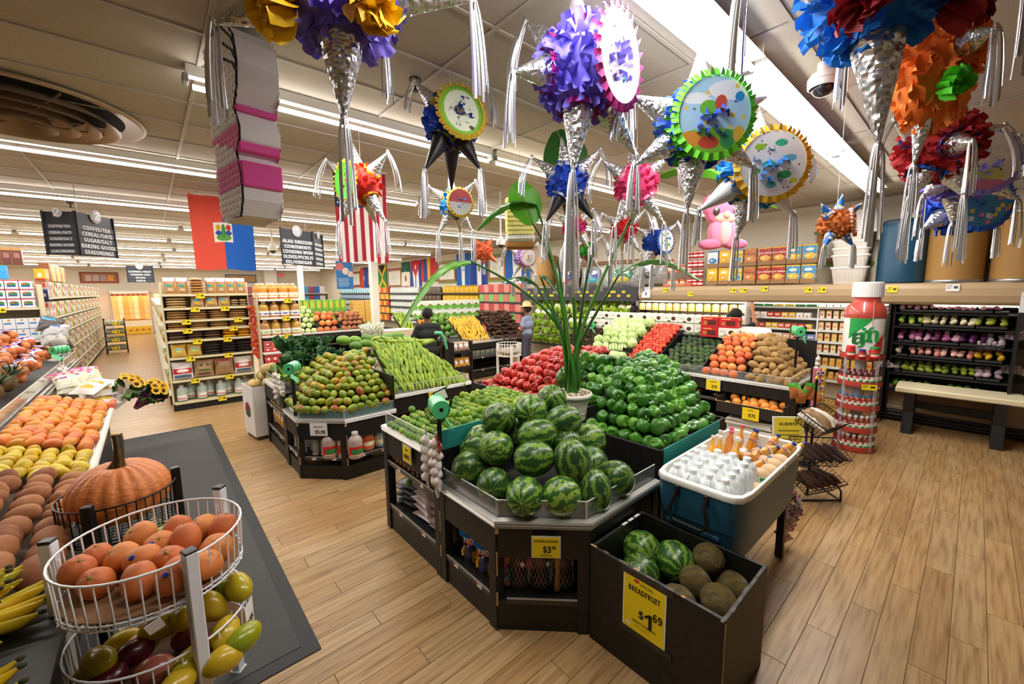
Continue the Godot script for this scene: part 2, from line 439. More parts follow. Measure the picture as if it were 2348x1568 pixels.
		"cabbage":
			var im = Image.create(256, 128, false, Image.FORMAT_RGB8)
			var f = FastNoiseLite.new(); f.frequency = 0.03; f.noise_type = FastNoiseLite.TYPE_CELLULAR; f.cellular_return_type = FastNoiseLite.RETURN_DISTANCE2_SUB
			for y in 128:
				for x in 256: im.set_pixel(x, y, Color("b6c98a").lerp(Color("e4ecc4"), smoothstep(0.28, 0.02, f.get_noise_2d(x, y) + 0.9) + 0.3 * float(y < 30)))
			var tx = ImageTexture.create_from_image(im)
			for k in 2: out.append([MB.new().ball(Z0, V(0.095, 0.085, 0.095), 18, 12, func(d, p): return p * (1.0 + 0.05 * sin(atan2(d.z, d.x) * 5.0 + d.y * 4.0))).mesh(), tmat(tx, 0.5, {albedo_color = Color(["f4ffe0", "e2f0c8"][k])}), null, null])
		"plantain", "ripe_plantain", "banana":
			for k in 4:
				var P = []; var W = []
				var L = 0.2 if kind != "banana" else 0.19
				for i in 9:
					var t = i / 8.0; var a = (t - 0.5) * 1.1
					P.append(V(0.17 * (1.0 - cos(a)), L * (t - 0.5) * (1.0 - 0.06 * absf(a)), 0)); W.append([0.006, 0.0075, 0.017, 0.0205, 0.0215, 0.021, 0.0185, 0.011, 0.004][i] * (1.25 if kind == "plantain" else 1.0))
				var c = {plantain = ["7f9c1a", "8aa622", "95ab2c", "6f9018"], ripe_plantain = ["d8a818", "c89a1a", "e0b428", "b88a1c"], banana = ["d6b41a", "c9b424", "e0bc1e", "b8b02a"]}[kind][k]
				var m = MB.new().tube(P, W, 6 if kind != "banana" else 8)
				out.append([m.mesh(), mat(c, 0.42), MB.new().tube([P[0] + V(0.001, 0.002, 0), P[0] + V(0.003, -0.014, 0)], 0.0062, 6).mesh(), mat(["5c6a1c", "4a4a20"][k % 2], 0.7)])
		"orange_mango":
			for k in 5: out.append([MB.new().ball(Z0, V(0.052, 0.07, 0.048), 14, 10, func(d, p): return p + V(0.008 * d.y * d.y, 0, 0), func(d): return mixc(["d9822e", "dc7a34", "d08a2c", "cf6e38", "e09038"][k], "d8a030", 0.5 * d.y)).mesh(), vmat(0.4), MB.new().ball(V(0, 0.07, 0), V(0.005, 0.003, 0.005), 6, 4).mesh(), mat("3a2a18", 0.9)])
		"mamey":
			for k in 4: out.append([MB.new().ball(Z0, V(0.058, 0.078, 0.058), 14, 10, func(d, p): return p * (1.0 + 0.05 * wob.get_noise_3dv(d)), func(d): return mixc(["9a5a36", "a8683e", "8a4a2c", "b0754a"][k], "c08a58", 0.6 * wob.get_noise_3dv(d * 3.0) + 0.2)).mesh(), vmat(0.7, pits(0.3, 0.4)), null, null])
		"squash":                                                # the round orange-skinned fruit in the white basket
			for k in 3: out.append([MB.new().ball(Z0, V(0.068, 0.06, 0.068) if k < 2 else V(0.06, 0.08, 0.06), 20, 12, func(d, p): return p * (1.0 - 0.1 * exp(-pow((1.0 - absf(d.y)) * 8.0, 2.0))) * (1.0 + 0.02 * cos(5.0 * atan2(d.z, d.x)))).mesh(), mat(["dc8038", "e08a40", "cf6e34"][k], 0.42, 0.0, pits(0.12, 0.5, 3.0)), MB.new().ball(V(0, 0.052 if k < 2 else 0.071, 0), V(0.009, 0.004, 0.009), 8, 4, func(d, p): return p * (1.0 + 0.4 * cos(5.0 * atan2(d.z, d.x)))).mesh(), mat("7a7a38", 0.8)])
		"passion":                                               # smooth yellow and wine-red mangoes of the lower basket
			for k in 6: out.append([MB.new().ball(Z0, V(0.055, 0.078, 0.053), 18, 12, func(d, p): return p + V(0.008 * d.y * d.y, 0, 0), func(d): return mixc(["b89a1c", "c0a424", "a8921c", "6a2026", "8a3a34", "a0a01c"][k], ["d0b030", "a8981c", "c8a828", "4a141c", "b06a58", "7a8a1a"][k], 0.5 + 0.5 * d.y)).mesh(), vmat(0.24), null, null])
		"breadfruit":
			for k in 2: out.append([MB.new().ball(Z0, V(0.085, 0.1, 0.085), 20, 14, func(d, p): return p * (1.0 + 0.03 * wob.get_noise_3dv(d * 2.0)), func(d): return mixc("6a5a1c", "4a3a22", 0.5 + 1.4 * wob.get_noise_3dv(d * 2.4)).lerp(lin("8a8060"), clampf(2.5 * wob.get_noise_3dv(d * 6.0) - 0.5, 0, 1))).mesh(), vmat(0.85, {normal_enabled = true, normal_texture = noise_tex(0.2, 256, 256, [], true, 2, 4, FastNoiseLite.TYPE_CELLULAR), normal_scale = 1.0, uv1_scale = V(3, 2, 1)}), MB.new().tube([V(0, 0.095, 0), V(0.004, 0.118, 0)], 0.008, 6).mesh(), mat("5a4a2c", 0.9)])
		"papaya":
			for k in 3: out.append([MB.new().ball(Z0, V(0.075, 0.115, 0.075), 14, 10, func(d, p): return p * (1.0 - 0.12 * d.y)).mesh(), mat(["4f7a24", "5f8a2c", "6f9a30"][k], 0.4), null, null])
		"coconut":                                               # green coconut with shaved pale faces
			for k in 2: out.append([MB.new().ball(Z0, V(0.085, 0.12, 0.085), 14, 10, null, func(d): return lin("7d7d24") if d.y < 0.55 else lin("d2b27a")).mesh(), vmat(0.75), null, null])
		"onion":
			for k in 3: out.append([MB.new().ball(Z0, V(0.05, 0.045, 0.05), 12, 8, func(d, p): return p * (1.0 + 0.25 * pow(maxf(d.y, 0.0), 8.0))).mesh(), mat(["c26a34", "cd7a3e", "b85c2e"][k], 0.4), null, null])
		"yuca":
			for k in 3: out.append([MB.new().ball(Z0, V(0.036, 0.12, 0.036), 9, 7, func(d, p): return p * (1.0 + 0.15 * sin(d.y * 6.0 + k))).mesh(), mat(["4a2e1c", "5a3a24", "3a2418"][k], 0.9), null, null])
		"chayote":
			for k in 3: out.append([MB.new().ball(Z0, V(0.042, 0.055, 0.04), 10, 8, func(d, p): return p * (1.0 - 0.2 * d.y)).mesh(), mat(["6f8f1e", "86a02a", "4f8a1e"][k], 0.4), null, null])
		_:                                                       # "c:hex,hex,...": plain oval vegetables in these colours
			for h in kind.substr(2).split(","): out.append([cached("oval", func(): return MB.new().ball(Z0, V(0.034, 0.048, 0.034), 10, 8, func(d, p): return p * (1.0 - 0.12 * d.y))), mat(h, 0.4), null, null])
	return out

# one fruit as an object of its own (with its stem as a part when it shows one)
func put(kind, at, b, label, group, called = "", cat = "", s = 1.0, variant = -1, stem = true):
	var F = fruit(kind); var q = F[ri(F.size()) if variant < 0 else variant]
	var o = part(self, called if called else kind, q[0], q[1], at, b.scaled(V(s, s, s)))
	if q[2] != null and stem: part(o, "stem", q[2], q[3])
	return tag(o, label, cat if cat else ("vegetable" if kind in ["green_pepper", "red_pepper", "tomato", "potato", "cabbage", "onion", "yuca"] else "fruit"), group)

func inset(P, d):                                               # a polyline moved to its left by d
	var S = []
	for i in P.size() - 1:
		var t = (P[i + 1] - P[i]); t.y = 0; t = t.normalized(); var nn = V(t.z, 0, -t.x)
		S.append([P[i] + nn * d, t])
	var out = [S[0][0]]
	for i in range(1, S.size()):
		var a = S[i - 1]; var b = S[i]
		var den = a[1].x * b[1].z - a[1].z * b[1].x
		var w = b[0] - a[0]
		out.append(a[0] + a[1] * ((w.x * b[1].z - w.z * b[1].x) / den) if absf(den) > 0.01 else b[0])
	var n = P.size() - 1
	var t = (P[n] - P[n - 1]); t.y = 0
	out.append(P[n] + V(t.z, 0, -t.x).normalized() * d)
	for i in out.size(): out[i].y = P[i].y
	return out
# heap: tiers of fruit along an open front line (left to right as one faces it), each tier set back and higher than the one below
# pose: "out" stands the fruit's axis outwards, "lay" along the row, "any" at random, "up" upright, "hang" outwards and down
func heap(kind, called, label, group, front, tiers, gap, jit, pose, s0 = 1.0, s1 = 1.1, cat = "", most = 330):
	var count = 0
	for k in tiers.size():
		var P = inset(front, tiers[k][0]); var y = tiers[k][1]
		var at = gap * (0.5 if k % 2 == 0 else 1.0); var i = 0
		for sgi in P.size() - 1:
			var A = P[sgi]; var B = P[sgi + 1]; var L = A.distance_to(B); var t = (B - A).normalized(); var o = V(-t.z, 0, t.x)
			if (front[sgi + 1] - front[sgi]).dot(t) < 0: continue
			while at < L and count < most:
				var p = A + t * at + V(rf(-jit, jit), y - A.y + rf(-jit, jit) * 0.5, rf(-jit, jit)); p.y = y + A.lerp(B, at / L).y + rf(-jit, jit) * 0.5
				var b = Basis()
				match pose:
					"out": b = yto(o * (1 if ri(2) else -1) + V(rf(-0.5, 0.5), rf(-0.2, 0.5), rf(-0.5, 0.5)), rf(0, TAU))
					"lay": b = yto(t + V(rf(-0.35, 0.35), rf(-0.25, 0.25), rf(-0.35, 0.35)), rf(0, TAU))
					"up": b = yto(Vector3.UP + V(rf(-0.5, 0.5), 0, rf(-0.5, 0.5)) + o * 0.3, rf(0, TAU))
					"hang":
						var d = (o * rf(0.5, 0.9) + V(0, -rf(0.5, 0.9), 0) + t * rf(-0.35, 0.35)).normalized()
						var xx = (V(0, 1, 0) - d * d.y).normalized() * -1.0
						b = Basis(xx, d, xx.cross(d))
					_: b = eul(rf(0, TAU), rf(0, TAU), rf(0, TAU))
				put(kind, p, b, label % [ordn(i), ordn(k)] if label.contains("%s") else label, group, called, cat, rf(s0, s1))
				at += gap; i += 1; count += 1
			at -= L
# the slanted riser inside a table that carries a heap
func riser(par, front, tiers, drop, material, called = "display_riser"):
	var m = MB.new()
	var n = tiers.size()
	var prev = []
	for k in n + 1:
		var P = inset(front, tiers[mini(k, n - 1)][0] + (0.02 if k < n else 0.25))
		for i in P.size(): P[i].y += tiers[mini(k, n - 1)][1] - drop
		if k > 0:
			for i in P.size() - 1: m.quad(prev[i], prev[i + 1], P[i + 1], P[i])
		prev = P
	return part(par, called, m, material)
func slope(n, d0, y0, d1, y1, bulge = 0.0):                      # n tiers from (setback d0, height y0) to (d1, y1)
	var out = []
	for k in n:
		var t = float(k) / maxi(n - 1, 1)
		out.append([lerpf(d0, d1, t), lerpf(y0, y1, t) + bulge * 4.0 * t * (1.0 - t)])
	return out

# ---------------------------------------------------------------- packaged goods and small fittings
func paint(w, h, bg, ops):                                       # a flat print: r rectangle, e ellipse, l lines of small print (places are fractions)
	var key = str("paint", w, h, bg, ops)
	if shapes.has(key): return shapes[key]
	var im = Image.create(w, h, false, Image.FORMAT_RGB8); im.fill(Color(bg))
	var g = RandomNumberGenerator.new(); g.seed = 5
	for o in ops:
		var c = Color(o[o.size() - 1])
		match o[0]:
			"r": im.fill_rect(Rect2i(int(o[1] * w), int(o[2] * h), maxi(1, int(o[3] * w)), maxi(1, int(o[4] * h))), c)
			"e":
				for y in range(int((o[2] - o[4]) * h), int((o[2] + o[4]) * h) + 1):
					for x in range(int((o[1] - o[3]) * w), int((o[1] + o[3]) * w) + 1):
						if x >= 0 and y >= 0 and x < w and y < h and pow((x + 0.5 - o[1] * w) / (o[3] * w), 2) + pow((y + 0.5 - o[2] * h) / (o[4] * h), 2) < 1.0: im.set_pixel(x, y, c)
			"l":
				for k in o[5]:
					var y = int((o[2] + o[4] * k / o[5]) * h)
					im.fill_rect(Rect2i(int(o[1] * w), y, int(o[3] * w * g.randf_range(0.6, 1.0)), maxi(1, int(o[4] * h / o[5] * 0.45))), c)
			"d":                                                     # a scatter of dots
				for k in o[3]: im.fill_rect(Rect2i(g.randi_range(0, w - 3), g.randi_range(0, h - 3), o[1], o[2]), c)
	shapes[key] = lay(im)
	return shapes[key]
# all flat prints share one sheet: a print is remembered by its place there
var sheet_im := Image.create(1024, 1024, false, Image.FORMAT_RGB8)
var sheet_mats := []
var pen := Vector3i(0, 0, 0)
func lay(im):
	var w = im.get_width(); var h = im.get_height()
	if pen.x + w > 1024: pen = Vector3i(0, pen.y + pen.z, 0)
	sheet_im.blit_rect(im, Rect2i(0, 0, w, h), Vector2i(pen.x, pen.y))
	var d = {x = (pen.x + 0.6) / 1024.0, y = (pen.y + 0.6) / 1024.0, w = (w - 1.2) / 1024.0, h = (h - 1.2) / 1024.0}
	pen = Vector3i(pen.x + w, pen.y, maxi(pen.z, h))
	return d
func finish_prints():
	var t = ImageTexture.create_from_image(sheet_im)
	for m in sheet_mats: m.albedo_texture = t
func sq(prof, seg = 16, p = 4.0, dz = 1.0):                       # a lathe with a squared plan
	var m = MB.new(); var P = PackedVector3Array()
	for q in prof:
		for i in seg + 1:
			var a = TAU * (i % seg) / seg; var k = pow(pow(absf(cos(a)), p) + pow(absf(sin(a)), p), -1.0 / p)
			P.append(Vector3(q.x * k * cos(a), q.y, q.x * k * sin(a) * dz))
	return m.sheet(P, seg, prof.size() - 1, true)
func pillow(w, h, t, e = 0.5, wr = 0.0):                          # a filled bag lying in its own x y plane
	var m = MB.new(); var f = FastNoiseLite.new(); f.frequency = 9.0; f.seed = int(w * 1000)
	for s in [1, -1]:
		var P = PackedVector3Array()
		for j in 9:
			for i in 9:
				var u = i / 8.0; var v = j / 8.0
				var b = pow(maxf(sin(PI * u), 0.0), e) * pow(maxf(sin(PI * v), 0.0), e)
				P.append(V((u - 0.5) * w * s * (1.0 - 0.06 * sin(PI * v)), (0.5 - v) * h * (1.0 - 0.04 * sin(PI * u)), s * (0.5 * t * b + wr * b * f.get_noise_2d(u * 0.5, v * 0.5 + s))))
		m.sheet(P, 8, 8, false, null, false)
	return m
const PROF := {
	jug = [[0, 0], [0.068, 0.0], [0.075, 0.012], [0.075, 0.18], [0.068, 0.21], [0.045, 0.235], [0.032, 0.245], [0.03, 0.262]],
	bottle = [[0, 0], [0.034, 0.0], [0.037, 0.006], [0.037, 0.16], [0.032, 0.19], [0.016, 0.225], [0.0145, 0.275], [0.017, 0.278], [0.017, 0.288]],
	hot = [[0, 0], [0.026, 0.0], [0.028, 0.005], [0.028, 0.095], [0.022, 0.112], [0.014, 0.12], [0.013, 0.13]],
	jar = [[0, 0], [0.036, 0.0], [0.04, 0.006], [0.04, 0.075], [0.034, 0.09], [0.033, 0.098]],
	nectar = [[0, 0], [0.03, 0.0], [0.034, 0.006], [0.034, 0.05], [0.029, 0.06], [0.034, 0.072], [0.034, 0.11], [0.02, 0.145], [0.016, 0.16]],
	can = [[0, 0.0], [0.036, 0.0], [0.038, 0.004], [0.038, 0.106], [0.036, 0.11], [0, 0.11]],
	pot = [[0, 0], [0.03, 0], [0.038, 0.07], [0.038, 0.074], [0, 0.074]],
}
func prof(k, s = 1.0, sy = 1.0): return PROF[k].map(func(q): return Vector2(q[0] * s, q[1] * s * sy))
# a bottle, jar or can: shape, cap and printed band are parts
func bottle(called, label, cat, kind, at, s, body, cap, band = null, b0 = 0.15, b1 = 0.6, group = "", b = Basis(), squared = 0.0, grip = false):
	var key = str(kind, s, squared); var pr = prof(kind, s); var n = pr.size(); var top = pr[n - 1]
	var m = cached(key, func(): return sq(pr, 18, squared) if squared > 0.0 else MB.new().lathe(pr, 14))
	var o = thing(called, label, cat, at, 0, group); o.basis = b
	part(o, "container", m, body)
	if cap != null: part(o, "cap", cached(key + "cap", func(): return MB.new().lathe([Vector2(top.x * 1.15, top.y - 0.004), Vector2(top.x * 1.15, top.y + 0.016 * s), Vector2(top.x * 1.0, top.y + 0.02 * s), Vector2(0, top.y + 0.02 * s)], 12)), cap)
	if band != null:
		var y0 = top.y * b0; var y1 = top.y * b1; var r = pr[2].x * 1.02 + 0.0006
		part(o, "printed_band", cached(str(key, b0, b1), func(): return sq([Vector2(r, y0), Vector2(r, y1)], 18, squared) if squared > 0.0 else MB.new().lathe([Vector2(r, y0), Vector2(r, y1)], 16)), band)
	if grip: part(o, "grip", cached(key + "grip", func(): return MB.new().tube([V(0.03, 0.235, 0) * s, V(0.062, 0.228, 0) * s, V(0.078, 0.2, 0) * s, V(0.08, 0.16, 0) * s, V(0.073, 0.145, 0) * s], 0.0105 * s, 8)), body)
	return o
# a carton with a printed face; the print wraps every side
func carton(called, label, cat, at, s, tex, group = "", turn = 0.0, rough = 0.5):
	return one(called, label, cat, boxm(s, minf(0.004, s.x * 0.05)), tmat(tex, rough) if tex is Texture2D or tex is Dictionary else tex, at + V(0, s.y * 0.5, 0), Basis(Vector3.UP, turn), group)
func bag(called, label, cat, at, s, material, b = Basis(), group = "", wr = 0.004):
	return one(called, label, cat, cached("pil%s%s" % [s, wr], func(): return pillow(s.x, s.y, s.z, 0.5, wr)), material, at, b, group)
# a price card hung from a rail: card, holder and its lettering; lines: text, height, x, y
func card(called, label, at, b, w, h, hex, lines, holder = true, ink = "1c1c1c"):
	var o = thing(called, label, "price card", at); o.basis = b
	part(o, "card", MB.new().box(V(0, -h / 2, 0), V(w, h, 0.002)), mat(hex, 0.5))
	if holder: part(o, "holder", MB.new().box(V(0, -h / 2, -0.004), V(w + 0.012, h + 0.014, 0.002)), mat("c8ccd0", 0.3))
	for q in lines: text(o, "lettering", q[0], q[1], mat(q[4] if q.size() > 4 else ink, 0.6), V(q[2], -q[3], 0.002), Basis(), "Droid Sans", 700, q[5] if q.size() > 5 else 0.8)
	return o
func tagtex(hex): return paint(96, 48, hex, [["l", 0.08, 0.15, 0.4, 0.6, 3, "6a5a10" if hex != "f2f2f0" else "8a8a90"], ["r", 0.58, 0.3, 0.3, 0.35, "3a3210" if hex != "f2f2f0" else "505058"]])
func shelf_tag(where, at, b, hex = "f0d820", w = 0.13, h = 0.075):
	return one("price_tag", "%s price tag %s" % ["yellow" if hex != "f2f2f0" else "white", where], "price tag", boxm(V(w, h, 0.003)), tmat(tagtex(hex), 0.5), at, b, "shelf price tags")

# ---- display counters: a run of open bays along a line; frame: x along, y up, z towards the shopper
func frame(A, B):
	var t = (B - A); t.y = 0; t = t.normalized()
	return Transform3D(Basis(t, Vector3.UP, V(-t.z, 0, t.x)), V(A.x, 0, A.z))
func fb(par, called, F, o, s, material, bev = 0.0): return part(par, called, boxm(s, bev), material, F * o, F.basis)
func alu(): return mat("c9c8c2", 0.38, 0.7)
func black_wood(): return mat("ffffff", 0.5, 0.0, {albedo_texture = noise_tex(0.03, 512, 512, [[0.0, "0d0c0b"], [0.6, "161412"], [0.8, "1d1a17"], [1.0, "3a332b"]], false, 5, 21), uv1_triplanar = true, uv1_world_triplanar = true, uv1_scale = V(0.9, 0.9, 0.9)})
func bay(par, A, B, hr, opt = {}):
	var F = frame(A, B); var L = V(A.x, 0, A.z).distance_to(V(B.x, 0, B.z)); var bw = black_wood()
	var ap = opt.get("apron", 0.2); var kick = opt.get("kick", 0.16); var dp = opt.get("depth", 0.5)
	if opt.get("postA", true): fb(par, "post", F, V(0.035, hr / 2 - 0.01, -0.035), V(0.07, hr - 0.02, 0.07), bw, 0.004)
	if opt.get("postB", true): fb(par, "post", F, V(L - 0.035, hr / 2 - 0.01, -0.035), V(0.07, hr - 0.02, 0.07), bw, 0.004)
	fb(par, "apron_board", F, V(L / 2, hr - ap / 2 - 0.04, -0.02), V(L - 0.02, ap, 0.03), bw, 0.003)
	fb(par, "kick_board", F, V(L / 2, kick / 2, -0.03), V(L - 0.02, kick, 0.03), bw)
	for y in opt.get("shelves", [kick]):
		fb(par, "shelf", F, V(L / 2, y, -dp / 2 - 0.02), V(L - 0.1, 0.02, dp), bw)
		fb(par, "price_channel", F, V(L / 2, y, -0.012), V(L - 0.13, 0.035, 0.008), mat("3a3a3c", 0.35))
		fb(par, "channel_edge", F, V(L / 2, y + 0.019, -0.01), V(L - 0.13, 0.005, 0.012), alu())
		for k in opt.get("tags", 2): fb(par, "price_label", F, V(L * (0.3 + 0.42 * k), y, -0.006), V(0.05, 0.028, 0.004), tmat(paint(48, 24, "f0eee8", [["r", 0, 0, 0.5, 0.5, "e0562c"], ["l", 0.55, 0.2, 0.4, 0.6, 3, "70706c"]]), 0.5))
	fb(par, "inner_back", F, V(L / 2, (hr - 0.05) / 2, -dp - 0.03), V(L, hr - 0.05, 0.02), mat("0b0b0b", 0.8))
	# the aluminium rail with its two grooves
	var pr = [Vector2(-0.03, -0.028), Vector2(0.0, -0.028), Vector2(0.008, -0.02), Vector2(0.004, -0.012), Vector2(0.012, -0.005), Vector2(0.006, 0.003), Vector2(0.014, 0.01), Vector2(0.008, 0.022), Vector2(-0.03, 0.026)]
	part(par, "metal_rail", MB.new().prism(pr.map(func(q): return Vector2(-q.x, q.y)), 0, L + 0.008, Basis(Vector3.UP, PI / 2)), alu(), F * V(-0.004, hr - 0.02, 0), F.basis)
	if opt.has("guard"):
		var g = opt.guard
		fb(par, "acrylic_guard", F, V(L / 2, hr + g / 2, -0.035), V(L - 0.012, g, 0.006), glass("f2fbf8", 0.07))
		fb(par, "guard_edge", F, V(L / 2, hr + g, -0.035), V(L - 0.01, 0.004, 0.007), mat("c9cec6", 0.3))
		fb(par, "guard_edge", F, V(0.006, hr + g / 2, -0.035), V(0.004, g, 0.007), mat("c9cec6", 0.3))
	if opt.get("chips", false):
		for k in 3: fb(par, "chipped_edge", F, V(0.004 + rf(0, 0.006), hr * [0.92, 0.3, 0.62][k], 0.0012), V([0.022, 0.012, 0.008][k], [0.05, 0.09, 0.16][k], 0.002), mat("b99a6c", 0.8))
	return F
func slab(par, called, poly, y, t, material):                     # a flat bed or floor of any outline (x, z)
	var pp = poly.map(func(p): return Vector2(p.x, -p.z if p is Vector3 else -p.y))
	return part(par, called, MB.new().prism(pp, y - t, y, Basis(V(1, 0, 0), V(0, 0, -1), V(0, 1, 0))), material)

# a ring of wire basket: rim, base ring, uprights
func wire_basket(par, c, r, y0, y1, n, material, wr = 0.004, top = 1.0):
	var ring = func(y, rr, w):
		var P = []
		for i in 41: P.append(c + V(rr * cos(TAU * i / 40), y, rr * sin(TAU * i / 40)))
		return tubem(P, w, 6)
	part(par, "basket_rim", ring.call(y1, r, wr * 1.5), material)
	part(par, "basket_foot_ring", ring.call(y0, r * 0.97, wr * 1.3), material)
	part(par, "basket_foot_ring", ring.call(y0 + 0.02, r * 0.975, wr), material)
	for i in n:
		var a = TAU * i / n
		part(par, "upright_wire", cached(str("uw", y1 - y0, r, wr), func(): return tubem([V(0.97 * r, 0, 0), V(r, y1 - y0, 0)], wr, 6)), material, c + V(0, y0, 0), Basis(Vector3.UP, -a))
	var base = MB.new()
	for i in range(-6, 7):
		var w = sqrt(maxf(0.0, 1.0 - pow(i / 6.5, 2.0))) * r * 0.97
		base.tube([c + V(-w, y0, i * r / 6.5), c + V(w, y0, i * r / 6.5)], wr * 0.8, 5)
		base.tube([c + V(i * r / 6.5, y0, -w), c + V(i * r / 6.5, y0, w)], wr * 0.8, 5)
	part(par, "base_grid", base, material)

# ---------------------------------------------------------------- the near corner island: limes, watermelons, red and green peppers
func garlic_braid(at, n, label):
	var o = thing("garlic_braid", label, "vegetable", at, 0, "garlic braids on the counter posts")
	var bulb = cached("garlic", func(): return MB.new().ball(Z0, V(0.031, 0.028, 0.031), 14, 8, func(d, p): return p * (1.0 + 0.06 * cos(7.0 * atan2(d.z, d.x))) + V(0, 0.02 * pow(maxf(d.y, 0.0), 6.0), 0)))
	for i in n:
		part(o, "bulb", bulb, mat("e9e2da" if i % 3 else "ddd0cc", 0.6), V(rf(-0.008, 0.008) + (0.017 if i % 2 else -0.017), -0.08 - i * 0.034, rf(-0.006, 0.006)), eul(rf(-0.5, 0.5), rf(0, 6), rf(-0.5, 0.5)))
	part(o, "netting", tubem([V(0, 0.04, -0.005), V(0, -0.06, 0), V(0.0, -0.1 - n * 0.034, 0.0), V(0.006, -0.14 - n * 0.034, 0.004)], [0.003, 0.012, 0.012, 0.009], 6), mat("d8d4cc", 0.6))
	return o
func bag_roll(at, turn, label, post_h):
	var o = thing("produce_bag_dispenser", label, "bag dispenser", at, turn)
	bx(o, "post", V(0, -post_h / 2 - 0.09, 0), V(0.03, post_h, 0.03), mat("141414", 0.4), 0.003)
	part(o, "bag_roll", MB.new().hard_lathe([Vector2(0.014, -0.1), Vector2(0.062, -0.1), Vector2(0.064, -0.096), Vector2(0.064, 0.096), Vector2(0.062, 0.1), Vector2(0.014, 0.1)], 24), mat("3fc47c", 0.3, 0.0, {clearcoat_enabled = true}), Z0, eul(0, 0.3, PI / 2))
	part(o, "roll_core", MB.new().hard_lathe([Vector2(0.012, -0.102), Vector2(0.016, -0.102), Vector2(0.016, 0.102), Vector2(0.012, 0.102)], 12), mat("6b5a48", 0.8), Z0, eul(0, 0.3, PI / 2))
	var w = mat("18181a", 0.4, 0.6)
	for k in 5:
		var x = -0.1 + 0.05 * k
		part(o, "cradle_wire", tubem([V(x, 0.06, -0.085), V(x, -0.02, -0.08), V(x, -0.085, -0.03), V(x, -0.088, 0.03), V(x, -0.02, 0.08), V(x, 0.065, 0.09)], 0.0028, 5), w)
	part(o, "cradle_wire", tubem([V(-0.12, -0.088, 0), V(0.12, -0.088, 0)], 0.003, 5), w)
	part(o, "loose_bag", pillow(0.09, 0.13, 0.012, 0.5, 0.02), mat("86e0b0", 0.25, 0.0, {backlight_enabled = true, backlight = Color("5fc890")}), V(-0.07, -0.1, 0.07), eul(-0.5, 0.3, 0.7))
	return o

